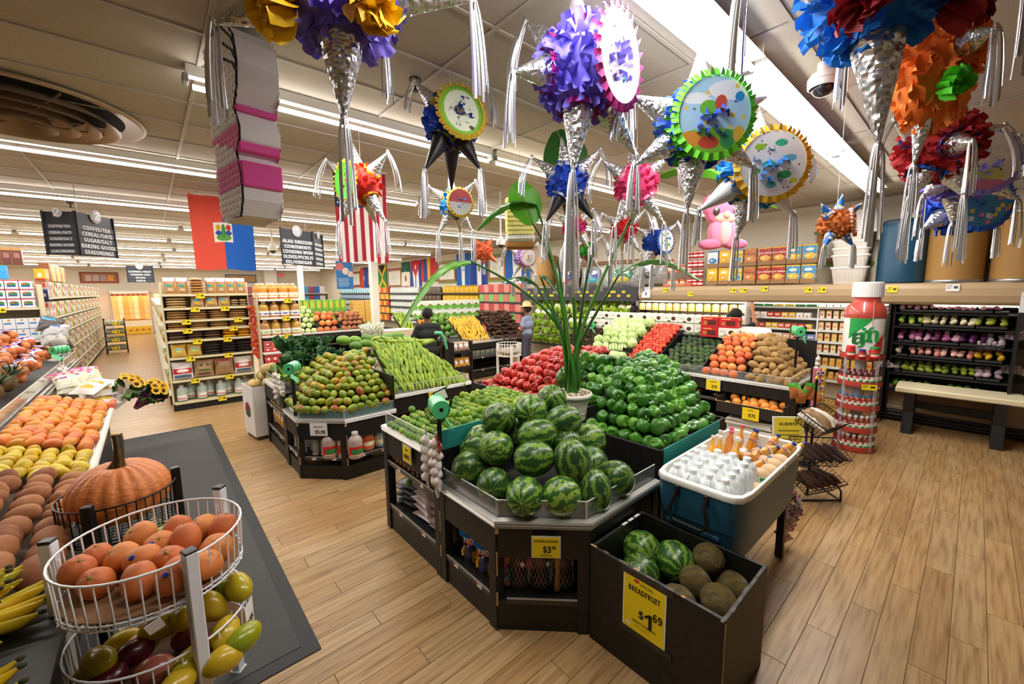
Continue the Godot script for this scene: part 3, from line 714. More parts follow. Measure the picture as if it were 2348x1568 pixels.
func step_10_watermelon_island():
	var bw = black_wood()
	var c = thing("corner_display_counter", "black corner counter with limes, watermelons and peppers behind an aluminium rail", "display counter")
	var A = [V(1.43, 0, -3.34), V(1.43, 0, -2.43), V(1.43, 0, -1.79), V(1.83, 0, -1.39), V(2.62, 0, -1.39)]
	bay(c, A[0], A[1], 0.94, {guard = 0.11, shelves = [0.22, 0.62], apron = 0.2, kick = 0.2, tags = 2, postB = true})
	bay(c, A[1], A[2], 0.73, {guard = 0.115, shelves = [0.2], kick = 0.2, chips = true})
	bay(c, A[2], A[3], 0.73, {guard = 0.115, shelves = [0.2], kick = 0.2, tags = 0, chips = true, postA = false})
	bay(c, A[3], A[4], 0.73, {guard = 0.115, shelves = [0.2], kick = 0.2})
	slab(c, "lime_bed", [V(1.43, 0, -3.34), V(1.43, 0, -2.44), V(2.68, 0, -2.44), V(2.68, 0, -3.34)], 0.92, 0.03, bw)
	slab(c, "melon_bed", [V(1.44, 0, -2.43), A[2] + V(0.01, 0, 0), A[3] + V(0, 0, -0.01), V(2.66, 0, -1.4), V(2.66, 0, -2.43)], 0.71, 0.03, bw)
	bx(c, "divider_board", V(2.05, 0.83, -2.445), V(1.22, 0.28, 0.024), bw, 0.003)
	bx(c, "teal_divider_liner", V(1.86, 1.035, -2.44), V(0.8, 0.15, 0.014), mat("1f8f86", 0.6, 0.0, {albedo_texture = noise_tex(0.05, 256, 256, [[0, "d0d0d0"], [1, "ffffff"]]), uv1_triplanar = true}))
	for k in 2: bx(c, "divider_screw", V(1.55 + 0.7 * k, 0.8, -2.43), V(0.012, 0.012, 0.004), alu())
	# the raised trays behind
	for q in [["red_pepper_tray", -3.7, -2.5, 1.06, 0.62], ["green_pepper_tray", -2.48, -1.42, 0.93, 0.6]]:
		var L = q[2] - q[1]; var m = (q[1] + q[2]) / 2
		bx(c, q[0] + "_front", V(2.69, (q[3] + 0.35) / 2, m), V(0.024, q[3] - 0.35, L), bw, 0.003)
		bx(c, q[0] + "_side", V(3.25, (q[3] + 0.1) / 2, q[2]), V(1.12, q[3] - 0.1, 0.024), bw, 0.003)
		bx(c, q[0] + "_side", V(3.25, (q[3] + 0.1) / 2, q[1]), V(1.12, q[3] - 0.1, 0.024), bw, 0.003)
		bx(c, q[0] + "_floor", V(3.25, q[3] - 0.12, m), V(1.1, 0.02, L), bw)
		bx(c, q[0] + "_back", V(3.81, q[3] / 2, m), V(0.024, q[3], L), bw, 0.003)
	bx(c, "teal_tray_liner", V(3.2, 0.86, -1.41), V(0.98, 0.15, 0.008), mat("1f8f86", 0.6))
	# limes
	var lf = [V(1.475, 0, -3.3), V(1.475, 0, -2.48)]
	var lt = slope(18, 0.0, 0.955, 1.15, 1.09, 0.015)
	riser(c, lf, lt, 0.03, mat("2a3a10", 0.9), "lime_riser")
	heap("lime", "lime", "lime in the bed left of the watermelons, %s in row %s from the acrylic guard", "limes in the lime bed", lf, lt, 0.051, 0.008, "any", 0.95, 1.2)
	for k in 34: put("lime", V(rf(1.55, 2.6), 0, rf(-3.25, -2.55)) * V(1, 0, 1) + V(0, 1.0 + 0.105 * rf(0.8, 1.0), 0) * 1.0, eul(rf(0, 6), rf(0, 6), 0), "loose lime lying on top of the lime bed", "loose limes on the lime bed", "lime", "", rf(1.0, 1.2))
	# red peppers
	var pf = [V(3.5, 0, -3.64), V(2.79, 0, -3.62), V(2.78, 0, -2.56)]
	var pt = slope(8, 0.0, 1.03, 0.56, 1.42, 0.04)
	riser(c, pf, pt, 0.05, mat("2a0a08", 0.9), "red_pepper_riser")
	heap("red_pepper", "red_bell_pepper", "red bell pepper behind the limes, %s along the %s tier of the red heap", "red bell peppers in the red heap", pf, pt + [[0.68, 1.44], [0.78, 1.44]], 0.098, 0.014, "any", 0.95, 1.1)
	# green peppers
	var gf = [V(2.75, 0, -2.13), V(2.75, 0, -1.49), V(3.7, 0, -1.49)]
	var gt = slope(7, 0.0, 0.93, 0.36, 1.36, 0.05)
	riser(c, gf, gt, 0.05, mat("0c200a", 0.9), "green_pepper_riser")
	heap("green_pepper", "green_bell_pepper", "glossy green bell pepper, %s along the %s tier of the green heap", "green bell peppers in the green heap", gf, gt + [[0.45, 1.4], [0.54, 1.42], [0.63, 1.44]], 0.102, 0.016, "any", 0.98, 1.16)
	var gb = [V(2.95, 0, -2.62), V(2.95, 0, -2.1)]
	heap("green_pepper", "green_bell_pepper", "glossy green bell pepper beside the flower pot, %s in the %s back tier", "green bell peppers beside the pot", gb, slope(5, 0.0, 1.1, 0.3, 1.42), 0.105, 0.015, "any", 1.0, 1.15)
	# watermelons: row, place, tilt
	var W = [["front row behind the acrylic guard", [[1.57, 0.87, -2.24], [1.58, 0.835, -1.98], [1.63, 0.835, -1.74], [1.80, 0.83, -1.59], [2.0, 0.83, -1.50], [2.24, 0.83, -1.50]]],
		["second row of the heap", [[1.70, 1.02, -2.10], [1.80, 1.0, -1.83], [1.95, 1.0, -1.63], [2.13, 0.93, -1.62], [1.70, 0.95, -2.3]]],
		["third row of the heap", [[1.75, 1.0, -2.33], [1.93, 1.1, -1.93], [1.98, 1.02, -2.24], [2.10, 1.02, -1.82], [2.32, 1.0, -1.79]]],
		["top row of the heap", [[1.84, 1.16, -2.24], [2.03, 1.22, -2.09], [2.14, 1.16, -1.88], [2.30, 1.23, -2.14]]]]
	for r in W:
		for i in r[1].size():
			var p = V(r[1][i][0], r[1][i][1], r[1][i][2]); var face = V(-0.66, 0.55, 0.74).normalized()
			var d = (face + V(rf(-0.9, 0.9), rf(-0.5, 0.5), rf(-0.9, 0.9))).normalized() if (i + r[1].size()) % 3 else V(0.75, rf(0.1, 0.4), 0.66).normalized()
			put("watermelon", p, yto(d, rf(0, 6)), "striped green watermelon, %s from the left in the %s" % [ordn(i), r[0]], "", "watermelon", "fruit", rf(0.94, 1.04), -1)
	put("watermelon", V(2.9, 1.26, -2.5), yto(V(0.7, 0.2, 0.7)), "dark green watermelon half hidden behind the white flower pot", "", "watermelon", "fruit", 0.9, 3)
	# fittings
	bag_roll(V(1.45, 1.3, -2.42), 0.9, "green plastic bag roll in a wire cradle above the lime counter post", 0.45)
	var mir = thing("tilted_mirror_card", "small white card in a black frame beside the green bag roll", "card", V(1.52, 1.35, -2.5), -0.3)
	bx(mir, "frame", Z0, V(0.1, 0.085, 0.006), mat("141414", 0.5)); bx(mir, "face", V(0, 0, 0.004), V(0.082, 0.068, 0.003), mat("efe6da", 0.5)); mir.rotation.z = 0.35
	garlic_braid(V(1.40, 1.12, -2.52), 9, "garlic braid hanging left on the counter post in white netting")
	var g2 = garlic_braid(V(1.40, 1.13, -2.40), 10, "garlic braid with a red ribbon on the counter post")
	part(g2, "red_ribbon", tubem([V(-0.01, -0.02, 0.03), V(0, -0.06, 0.042), V(0.012, -0.15, 0.036)], 0.006, 5), mat("b81424", 0.5)); part(g2, "red_ribbon", tubem([V(0.004, -0.06, 0.042), V(0.035, -0.13, 0.03)], 0.006, 5), mat("b81424", 0.5))
	card("price_card", "yellow price card reading $3.99 under the rail below the watermelons", V(1.63, 0.665, -1.56) + V(-0.022, 0, 0.022), Basis(Vector3.UP, -PI / 4), 0.16, 0.125, "f2d81c", [["WATERMELON SEEDLESS", 0.011, 0, 0.022], ["$3", 0.04, 0.005, 0.075], ["99", 0.02, 0.045, 0.062], ["PRODUCT OF USA", 0.007, 0, 0.112]])
	card("price_card", "yellow price card reading 10/$2 under the lime counter rail", V(1.41, 0.89, -2.86), Basis(Vector3.UP, -PI / 2), 0.13, 0.13, "f2d81c", [["LIMES", 0.013, 0, 0.03], ["10/$2", 0.034, 0.0, 0.085]])
	card("price_tag", "small white tag below the red ribboned garlic braid", V(1.395, 0.76, -2.38), Basis(Vector3.UP, -PI / 2) * eul(0, 0, -0.3), 0.1, 0.035, "f0f0f4", [["GARLIC", 0.009, 0, 0.022]], false)
	# goods on the lower shelves
	var FX = Basis(Vector3.UP, -PI / 2)
	for k in 5: bottle("sauce_bottle", "orange sauce bottle, %s from the left under the limes" % ordn(k), "bottle", "bottle", V(1.5, 0.635, -3.26 + 0.072 * k), 0.78, mat("c9803c", 0.2), mat("d8d4c8", 0.5), tmat(paint(64, 32, "e8e4d8", [["r", 0, 0.5, 1, 0.4, "3a8ac0"], ["e", 0.5, 0.4, 0.14, 0.3, "e0742c"]])), 0.16, 0.4, "orange sauce bottles under the limes")
	for k in 7: bottle("seasoning_can", "blue and brown printed can, %s from the left under the limes" % ordn(k), "can", "can", V(1.5, 0.635, -2.88 + 0.076 * k), 1.0, mat("2e4a63", 0.4), mat("27435c", 0.5), tmat(paint(64, 48, "8a6a50", [["r", 0, 0.75, 1, 0.25, "2e4a63"], ["r", 0.1, 0.15, 0.8, 0.22, "4a3328"], ["l", 0.1, 0.45, 0.8, 0.25, 3, "d8c8b0"]])), 0.06, 0.86, "blue and brown cans under the limes")
	for k in 4: bag("bean_bag", "dark bag of black beans, %s from the bottom of its pile" % ordn(k), "bag", V(1.62, 0.262 + 0.052 * k, -3.18 + 0.012 * k), V(0.22, 0.3, 0.06), mat("3c4650", 0.3, 0.0, {clearcoat_enabled = true, albedo_texture = noise_tex(0.25, 128, 128, [[0, "2c3038"], [1, "8a949c"]])}), eul(-PI / 2 + 0.06, 0.12 * (k % 2), 0.2), "", 0.02)
	for k in 10:
		var b = bag("bean_bag", "clear bag of speckled purple beans, %s in the heap on the bottom shelf" % ordn(k), "bag", V(1.62 - 0.0 * k, 0.262 + 0.056 * (k % 5), -2.84 + 0.27 * (k / 5) + rf(-0.02, 0.02)), V(0.24, 0.3, 0.065), mat("ffffff", 0.22, 0.0, {clearcoat_enabled = true, albedo_texture = noise_tex(0.3, 256, 256, [[0.2, "6a4c48"], [0.5, "a48a82"], [0.8, "c0aaa4"]], false, 2, 8)}), eul(-PI / 2 + rf(0, 0.12), rf(-0.2, 0.2), rf(-0.1, 0.1)), "", 0.02)
		if k % 5 == 4: bx(b, "label", V(0.02, 0.04, 0.036), V(0.1, 0.07, 0.002), tmat(paint(64, 48, "d4d8e4", [["l", 0.1, 0.15, 0.8, 0.7, 5, "8a8ea0"]])))
	put("lime", V(1.52, 0.485, -3.06), Basis(), "single lime lying on the dark bean bags on the bottom shelf", "", "lime", "", 1.1)
	for k in 2: candy_doll(V(1.55, 0.212, -2.2 + 0.17 * k), "doll shaped candy jar with a blue hat, %s on the bottom shelf" % ["left one" , "right one"][k])
	var egg = thing("surprise_egg", "tall pink egg with a printed wrap at the right of the candy dolls", "toy", V(1.53, 0.21, -1.87))
	part(egg, "shell", MB.new().ball(V(0, 0.12, 0), V(0.058, 0.12, 0.058), 18, 14, func(d, p): return p * V(1 - 0.15 * d.y, 1, 1 - 0.15 * d.y)), mat("d86a9c", 0.3))
	part(egg, "printed_wrap", MB.new().lathe([Vector2(0.056, 0.06), Vector2(0.0625, 0.1), Vector2(0.059, 0.16)], 18), tmat(paint(96, 64, "4fb4d8", [["r", 0, 0.45, 1, 0.4, "3a9a3c"], ["r", 0, 0.85, 1, 0.15, "8a2a7c"], ["e", 0.3, 0.6, 0.1, 0.14, "7a2a8a"], ["e", 0.7, 0.3, 0.12, 0.12, "f0f4f8"], ["e", 0.85, 0.65, 0.08, 0.12, "d83a6a"]]), 0.3))
	var n = Basis(Vector3.UP, -PI / 4)
	for k in 3:
		var p = V(1.60, 0.212, -1.78) + V(0.1, 0, 0.1) * (k + 0.0) + V(0.04, 0, -0.04)
		mortar_set(p, "wooden mortar wrapped in white netting, %s from the left under the price card" % ordn(k), k)
	var pb = thing("pink_ball", "pink ball showing behind the leftmost netted mortar", "toy", V(1.75, 0.36, -1.8)); part(pb, "skin", MB.new().ball(Z0, V(0.09, 0.09, 0.09), 18, 12), mat("c8508c", 0.3)); part(pb, "valve", MB.new().ball(V(0, 0.09, 0), V(0.01, 0.004, 0.01), 8, 4), mat("e8a0c0", 0.5))

func candy_doll(at, label):
	var o = thing("candy_doll", label, "toy", at, -PI / 2 + 0.5, "candy dolls with blue hats")
	part(o, "body", MB.new().lathe([Vector2(0, 0), Vector2(0.05, 0), Vector2(0.056, 0.02), Vector2(0.05, 0.09), Vector2(0.04, 0.115), Vector2(0.02, 0.125)], 18), tmat(paint(64, 64, "1c2c58", [["r", 0.0, 0.0, 1, 0.3, "d8a02c"], ["r", 0.1, 0.3, 0.1, 0.3, "d8a02c"], ["r", 0.4, 0.3, 0.1, 0.3, "d8a02c"], ["e", 0.7, 0.75, 0.1, 0.12, "e8e8e8"]]), 0.3))
	part(o, "head", MB.new().ball(V(0, 0.178, 0), V(0.062, 0.062, 0.058), 18, 12), mat("e2a48c", 0.4))
	part(o, "hair", MB.new().ball(V(0, 0.186, -0.012), V(0.066, 0.062, 0.06), 16, 10), mat("3c2014", 0.6))
	part(o, "hat_brim", MB.new().hard_lathe([Vector2(0, 0.212), Vector2(0.088, 0.212), Vector2(0.09, 0.218), Vector2(0.06, 0.226), Vector2(0, 0.226)], 24), mat("1673c4", 0.4))
	part(o, "hat_crown", MB.new().hard_lathe([Vector2(0.07, 0.224), Vector2(0.062, 0.246), Vector2(0.05, 0.252), Vector2(0, 0.254)], 24), mat("1673c4", 0.4))
	for s in [-1, 1]:
		var e = part(o, "eye", MB.new().ball(V(0.024 * s, 0.176, 0.053), V(0.014, 0.017, 0.006), 12, 8), mat("f4f4f0", 0.2)); part(e, "pupil", MB.new().ball(V(0.023 * s, 0.174, 0.058), V(0.007, 0.01, 0.003), 10, 6), mat("2a6a70", 0.2))
		part(o, "ear", MB.new().ball(V(0.062 * s, 0.17, 0.008), V(0.01, 0.016, 0.012), 8, 6), mat("e2a48c", 0.4))
		part(o, "cheek", MB.new().ball(V(0.036 * s, 0.152, 0.047), V(0.01, 0.007, 0.004), 8, 5), mat("e0585c", 0.5))
		part(o, "arm", tubem([V(0.045 * s, 0.1, 0.01), V(0.06 * s, 0.07, 0.025), V(0.05 * s, 0.045, 0.04)], [0.014, 0.013, 0.012], 8), mat("d8a02c", 0.5))
	part(o, "nose", MB.new().ball(V(0, 0.163, 0.059), V(0.006, 0.005, 0.005), 8, 5), mat("d88c74", 0.4))
	part(o, "mouth", tubem([V(-0.012, 0.147, 0.052), V(0, 0.142, 0.054), V(0.012, 0.147, 0.052)], 0.002, 5), mat("8c2a2a", 0.5))
	return o
func mortar_set(at, label, k):
	var o = thing("netted_mortar", label, "mortar", at, -PI / 4 + 0.3 * k, "netted mortars on the bottom shelf")
	part(o, "mortar_cup", MB.new().hard_lathe([Vector2(0, 0), Vector2(0.05, 0), Vector2(0.054, 0.02), Vector2(0.03, 0.06), Vector2(0.034, 0.09), Vector2(0.062, 0.15), Vector2(0.064, 0.25), Vector2(0.054, 0.252), Vector2(0.05, 0.17), Vector2(0, 0.15)], 20), mat("5a3020", 0.4))
	part(o, "pestle", MB.new().tube([V(-0.07, 0.01, 0.04), V(-0.07, 0.12, 0.045), V(-0.068, 0.24, 0.045)] if k != 1 else [V(0.0, 0.16, 0), V(-0.02, 0.26, 0.02), V(-0.045, 0.36, 0.03)], [0.019, 0.014, 0.02], 10), mat("b98a54", 0.6))
	var net = MB.new()                                           # knotted netting drawn over the cup
	for s in [-1, 1]:
		for i in 18:
			var P = []
			for j in 13:
				var t = j / 12.0; var a = TAU * i / 18.0 + s * t * 1.5
				var r = (0.07 + 0.006 * sin(t * 7.0)) * (1.0 - 0.75 * pow(t, 9.0))
				P.append(V(r * cos(a) * 1.05, 0.005 + 0.262 * t, r * sin(a)))
			net.tube(P, 0.0011, 3, false)
	stuff(part(o, "netting", net, mat("dfe4ea", 0.5)))
	bx(o, "tag", V(0.03, 0.17, 0.072), V(0.022, 0.034, 0.002), mat("eef2f4", 0.5), 0.0, eul(0, 0.4, 0.4))

# ---------------------------------------------------------------- the open crate and the ice chest in front
func step_12_crate():
	var bw = black_wood(); var x0 = 1.83; var x1 = 2.37; var z0 = -1.37; var z1 = -0.63; var h = 0.6
	var c = thing("wooden_crate", "tall black wooden crate with worn edges and a yellow BREADFRUIT sign", "crate")
	for q in [["front_board", V(x0, h / 2, -1.0), V(0.02, h, z1 - z0)], ["back_board", V(x1, h / 2, -1.0), V(0.02, h, z1 - z0)], ["side_board", V((x0 + x1) / 2, h / 2, z0), V(x1 - x0 + 0.02, h, 0.02)], ["side_board", V((x0 + x1) / 2, h / 2, z1), V(x1 - x0 + 0.02, h, 0.02)]]: bx(c, q[0], q[1], q[2], bw, 0.002)
	bx(c, "floor_board", V(2.1, 0.3, -1.0), V(0.52, 0.02, 0.72), bw)
	var wear = mat("a58258", 0.85); var scuff = mat("5a5650", 0.8)
	bx(c, "worn_edge", V(x0 - 0.0105, h / 2, z1 + 0.0105), V(0.0035, h - 0.02, 0.0035), wear)
	for k in 9: bx(c, "worn_edge", V(x0 - 0.01 + rf(0, 0.004), rf(0.06, 0.58), z1 + 0.0098), V(0.006 + rf(0, 0.012), rf(0.01, 0.06), 0.002), wear)
	for k in 8: bx(c, "scuffed_rim", V(x0 + rf(-0.004, 0.004), h + 0.0004, z0 + 0.09 * k + rf(0, 0.03)), V(0.014, 0.0014, rf(0.02, 0.07)), scuff if k % 3 else wear)
	for k in 6: bx(c, "scuffed_rim", V(x0 + 0.09 * k, h + 0.0004, z1 + rf(-0.004, 0.004)), V(rf(0.03, 0.07), 0.0014, 0.014), scuff)
	for k in 3: bx(c, "rim_tear", V(2.3 - 0.07 * k, h + 0.001, z0 + rf(-0.003, 0.003)), V(0.05, 0.004, 0.018), mat("c8c4bc", 0.8))
	for q in [["watermelon", 2.19, 0.46, -1.26, "watermelon standing on end at the back left of the black crate", 0.95], ["watermelon", 2.24, 0.46, -1.07, "watermelon lying in the middle of the black crate", 0.98], ["watermelon", 2.0, 0.44, -1.16, "watermelon at the front left of the black crate, partly hidden by the board", 0.95],
		["breadfruit", 2.31, 0.53, -0.9, "brown breadfruit on top at the back of the black crate", 1.0], ["breadfruit", 2.17, 0.45, -0.91, "brown breadfruit in the middle of the black crate beside the melons", 0.98], ["breadfruit", 2.29, 0.44, -0.75, "mottled breadfruit in the right back corner of the black crate", 0.98], ["breadfruit", 2.11, 0.45, -0.76, "yellowish breadfruit at the front right of the black crate", 1.05], ["breadfruit", 2.0, 0.41, -0.92, "breadfruit low at the front of the crate behind the yellow sign", 1.0]]:
		put(q[0], V(q[1], q[2], q[3]), yto([V(-0.2, 1, 0.2), V(-0.6, 0.25, 0.75), V(0.3, 0.2, -0.9)][ri(3)] + V(rf(-0.2, 0.2), 0, 0)), q[4], "", q[0], "fruit", q[5])
	var s = thing("breadfruit_sign", "yellow paper sign reading SPECIAL BREADFRUIT $1.69 on the black crate", "sign", V(x0 - 0.0125, 0.41, -1.025), -PI / 2)
	bx(s, "white_border", Z0, V(0.25, 0.335, 0.002), mat("f4f2ea", 0.6)); bx(s, "paper", V(0, 0, 0.001), V(0.236, 0.318, 0.0018), mat("f4d90c", 0.55))
	var k = mat("16140c", 0.6)
	text(s, "lettering", "SPECIAL", 0.016, k, V(0.015, 0.128, 0.002), Basis(), "Droid Sans", 400)
	part(s, "emblem", MB.new().ball(V(-0.045, 0.137, 0.002), V(0.017, 0.01, 0.0015), 14, 6), mat("c4242c", 0.5))
	text(s, "lettering", "BREADFRUIT", 0.031, k, V(0, 0.085, 0.002), Basis(), "Droid Sans", 800, 0.72)
	text(s, "lettering", "$", 0.045, k, V(-0.012, -0.045, 0.002)); text(s, "lettering", "1", 0.082, k, V(0.035, -0.055, 0.002), Basis(), "Droid Sans", 800, 1.1); text(s, "lettering", "69", 0.045, k, V(0.081, -0.012, 0.002), Basis(), "Droid Sans", 800, 0.8)
	text(s, "lettering", "PRODUCT OF JAMAICA", 0.013, k, V(0.005, -0.098, 0.002), Basis(), "Droid Sans", 700, 0.72)
	for i in 2: bx(s, "small_print", V(-0.005, -0.118 - 0.008 * i, 0.002), V(0.09, 0.002, 0.001), mat("8a7c20", 0.6))
	bx(s, "white_patch", V(-0.088, -0.13, 0.002), V(0.032, 0.018, 0.001), mat("ece8d8", 0.6))
	for q in [0.17, -0.175]: bx(s, "tape", V(0.01, q, 0.0015), V(0.3, 0.035, 0.001), mat("2c2a28", 0.25))
func step_14_ice_chest():
	var st = thing("low_stand", "low black stand carrying the blue ice chest", "stand")
	bx(st, "top", V(3.03, 0.46, -1.04), V(1.1, 0.03, 0.46), black_wood(), 0.003)
	for sx in [-1, 1]:
		for sz in [-1, 1]: bx(st, "leg", V(3.03 + 0.5 * sx, 0.223, -1.04 + 0.19 * sz), V(0.05, 0.445, 0.05), black_wood(), 0.003)
	var c = thing("ice_chest", "large blue ice chest with a white rim and black carry handle", "cooler", V(3.03, 0.476, -1.04))
	var P = [Vector2(0, 0), Vector2(0.56, 0), Vector2(0.58, 0.02), Vector2(0.6, 0.17), Vector2(0.608, 0.172), Vector2(0.63, 0.385)]
	part(c, "shell", sq(P, 56, 9.0, 0.44), mat("235a78", 0.42, 0.0, {albedo_texture = noise_tex(0.02, 256, 256, [[0, "d8dce0"], [1, "ffffff"]], false, 5)}))
	part(c, "white_rim", sq([Vector2(0.63, 0.385), Vector2(0.638, 0.39), Vector2(0.638, 0.42), Vector2(0.625, 0.427), Vector2(0.6, 0.427), Vector2(0.59, 0.42), Vector2(0.575, 0.25)], 56, 9.0, 0.44), mat("e8e8e2", 0.4))
	stuff(part(c, "crushed_ice", MB.new().ball(V(0, 0.29, 0), V(0.585, 0.07, 0.245), 40, 12, func(d, p): return V(signf(d.x) * pow(absf(d.x), 0.35) * 0.58, p.y * 0.8 + 0.012 * sin(d.x * 60.0) * sin(d.z * 47.0), signf(d.z) * pow(absf(d.z), 0.35) * 0.25)), mat("e4ecee", 0.15)))
	var hd = mat("121214", 0.45)
	for s in [-1, 1]: bx(c, "handle_bracket", V(-0.625, 0.355, 0.09 * s - 0.02), V(0.03, 0.06, 0.035), hd, 0.006)
	part(c, "carry_handle", tubem([V(-0.64, 0.36, -0.11), V(-0.665, 0.3, -0.115), V(-0.668, 0.24, -0.135), V(-0.668, 0.185, -0.13), V(-0.668, 0.17, -0.1), V(-0.668, 0.168, 0.06), V(-0.668, 0.185, 0.09), V(-0.668, 0.24, 0.095), V(-0.665, 0.3, 0.075), V(-0.64, 0.36, 0.07)], 0.0125, 8), hd)
	for k in 9: part(c, "grip_rib", cached("ribr", func(): return MB.new().hard_lathe([Vector2(0.012, -0.005), Vector2(0.016, -0.005), Vector2(0.016, 0.005), Vector2(0.012, 0.005)], 10)), hd, V(-0.668, 0.168, -0.09 + 0.018 * k), eul(PI / 2, 0, 0))
	bx(c, "handle_recess", V(-0.604, 0.12, -0.02), V(0.012, 0.03, 0.34), mat("1b4a66", 0.5), 0.004)
	for k in 2: bx(c, "rim_latch", V(0.1 + 0.3 * k, 0.395, 0.283), V(0.02, 0.035, 0.006), mat("d8d8d0", 0.5), 0.002)
	# white jugs standing in the ice
	var mk = mat("e9eff0", 0.25, 0.0, {subsurf_scatter_enabled = true, subsurf_scatter_strength = 0.1}); var cp = mat("f2f4f4", 0.4)
	var n = 0
	for j in 5:
		for i in 4:
			n += 1
			var jug = bottle("milk_jug", "white plastic jug standing in the ice chest, row %s from the handle end, %s from the left" % [ordn(j), ordn(i)], "jug", "jug", V(2.5 + 0.093 * j + rf(-0.008, 0.008), 0.76 + 0.006 * j, -1.2 + 0.098 * i + rf(-0.008, 0.008)), 0.7, mk, cp, null, 0.2, 0.5, "white jugs in the ice chest", Basis(Vector3.UP, rf(2.2, 4.2)), 4.0, true)
	# juice bottles leaning at the far end
	var B = [[3.05, -1.22, "ffb62c", "f4e8d0", 0], [3.14, -1.2, "ffb62c", "f4e8d0", 0], [3.22, -1.22, "e8e0b0", "e8e8e0", 0], [3.3, -1.2, "f0943c", "e84a6a", 0], [3.38, -1.22, "f07a50", "e84a6a", 0], [3.46, -1.18, "f2a23c", "e84a6a", 0], [3.12, -1.1, "f4b040", "f0f0e8", 0], [3.21, -1.11, "e8dca0", "f0f0e8", 0]]
	for q in B.size():
		var e = B[q]
		bottle("juice_bottle", "clear juice bottle filled with %s drink, %s along the back of the ice chest" % [["orange", "orange", "cloudy", "orange", "pink", "amber", "yellow", "cloudy"][q], ordn(q)], "bottle", "bottle", V(e[0], 0.745, e[1]), 0.82, mat(e[2], 0.12, 0.0, {clearcoat_enabled = true}), mat(e[3], 0.4), null, 0.2, 0.4, "", eul(rf(-0.25, 0.15), 0, rf(-0.3, 0.2)))
	for k in 9:
		var p = [V(3.3, 0.82, -1.08), V(3.36, 0.84, -1.0), V(3.22, 0.85, -0.98), V(3.44, 0.83, -1.08), V(3.5, 0.82, -0.98), V(3.54, 0.8, -1.1), V(3.46, 0.82, -0.9), V(3.55, 0.82, -0.86), V(3.1, 0.83, -0.94)][k]
		bottle("nectar_bottle", "small glass nectar bottle with a blue lid lying in the ice chest, %s of the loose ones" % ordn(k), "bottle", "nectar", p, 0.95, mat(["e0941c", "e8a428", "d88a1c"][k % 3], 0.1, 0.0, {clearcoat_enabled = true}), mat("1c3f9c", 0.35), tmat(paint(48, 24, "f0e8d8", [["r", 0, 0, 1, 0.25, "1c3f9c"], ["e", 0.5, 0.6, 0.12, 0.25, "e06a2c"]]), 0.4), 0.52, 0.66, "nectar bottles in the ice chest", yto([V(-0.8, 0.25, 0.4), V(0.7, 0.3, 0.6), V(0.9, 0.2, -0.1), V(0.2, 0.9, 0.2), V(0.5, 0.75, 0.3), V(0.2, 1, 0.1), V(0.3, 0.6, 0.5), V(0.5, 0.5, 0.5), V(0.95, 0.25, 0.35)][k]))
	for k in 6:
		var p = [V(2.98, 0.84, -0.86), V(3.12, 0.83, -0.84), V(3.22, 0.84, -0.85), V(3.34, 0.84, -0.84), V(3.28, 0.82, -0.93), V(2.82, 0.8, -0.83)][k]
		var t = thing("wrapped_coconut", "peeled pale coconut in a printed plastic wrap in the ice chest, %s along the near side" % ordn(k), "fruit", p, rf(0, 6), "wrapped coconuts in the ice chest")
		part(t, "flesh", MB.new().ball(Z0, V(0.062, 0.05, 0.055), 16, 10), mat("dcb990", 0.5)); part(t, "wrap_band", MB.new().lathe([Vector2(0.056, -0.028), Vector2(0.063, 0.0), Vector2(0.06, 0.012)], 18), tmat(paint(96, 32, "f2f0e4", [["r", 0.1, 0.2, 0.2, 0.6, "1e8a4a"], ["r", 0.4, 0.3, 0.16, 0.4, "7a7a20"], ["r", 0.7, 0.2, 0.14, 0.6, "1e8a4a"]]), 0.3))
	# candy bags hanging behind the chest
	for k in 8: bag("candy_bag", "crinkled clear candy bag hanging beside the ice chest stand, %s from the top" % ordn(k), "bag", V(3.66 + rf(-0.05, 0.08), 0.45 - 0.05 * k, -0.83 + rf(-0.05, 0.05)), V(0.09, 0.13, 0.03), tmat(paint(48, 64, "d8c0b4", [["r", 0, 0, 1, 0.2, "4a2a6a"], ["d", 6, 6, 26, "b84a5a"], ["d", 4, 5, 20, "f0e4dc"]]), 0.2), eul(rf(-0.6, 0.6), rf(0, 6), rf(-1, 1)), "candy bags beside the ice chest", 0.03)

# ---------------------------------------------------------------- the second corner island: mangoes, plantains, greens
func leafm(w, l, wav, seed):                                      # one crinkled leaf along +y, blade in x, bending to +z
	var m = MB.new(); var P = PackedVector3Array(); var f = FastNoiseLite.new(); f.seed = seed; f.frequency = 2.2
	for j in 11:
		var t = j / 10.0; var ww = w * pow(sin(PI * clampf(0.08 + 0.86 * t, 0, 1)), 0.7)
		for i in 9:
			var u = i / 4.0 - 1.0
			P.append(V(u * ww * 0.5, l * t - 0.1 * l * u * u * t, 0.25 * l * t * t + 0.03 * absf(u) + wav * f.get_noise_2d(u * 1.4, t * 2.2) * (0.3 + absf(u))))
	return m.sheet(P, 8, 10, false, null, false)
func greens(called, label, at, n, s, hexes, group = "", up = 0.6):
	var o = thing(called, label, "vegetable", at, rf(0, 6), group)
	for k in n:
		var a = TAU * k / n + rf(-0.3, 0.3); var d = V(cos(a), up + rf(-0.2, 0.4), sin(a))
		part(o, "leaf", cached("leaf%d" % (k % 4), func(): return leafm(0.2, 0.3, 0.09, k % 4)), mat(hexes[k % hexes.size()], 0.55, 0.0, {backlight_enabled = true, backlight = Color("1c3a10")}), Z0, yto(d, rf(0, 6)).scaled(Vector3(s, s, s)))
	part(o, "stalk_bundle", MB.new().ball(V(0, 0.02, 0), V(0.05, 0.06, 0.05) * s * 2.0, 8, 6), mat(hexes[0], 0.6))
	return o
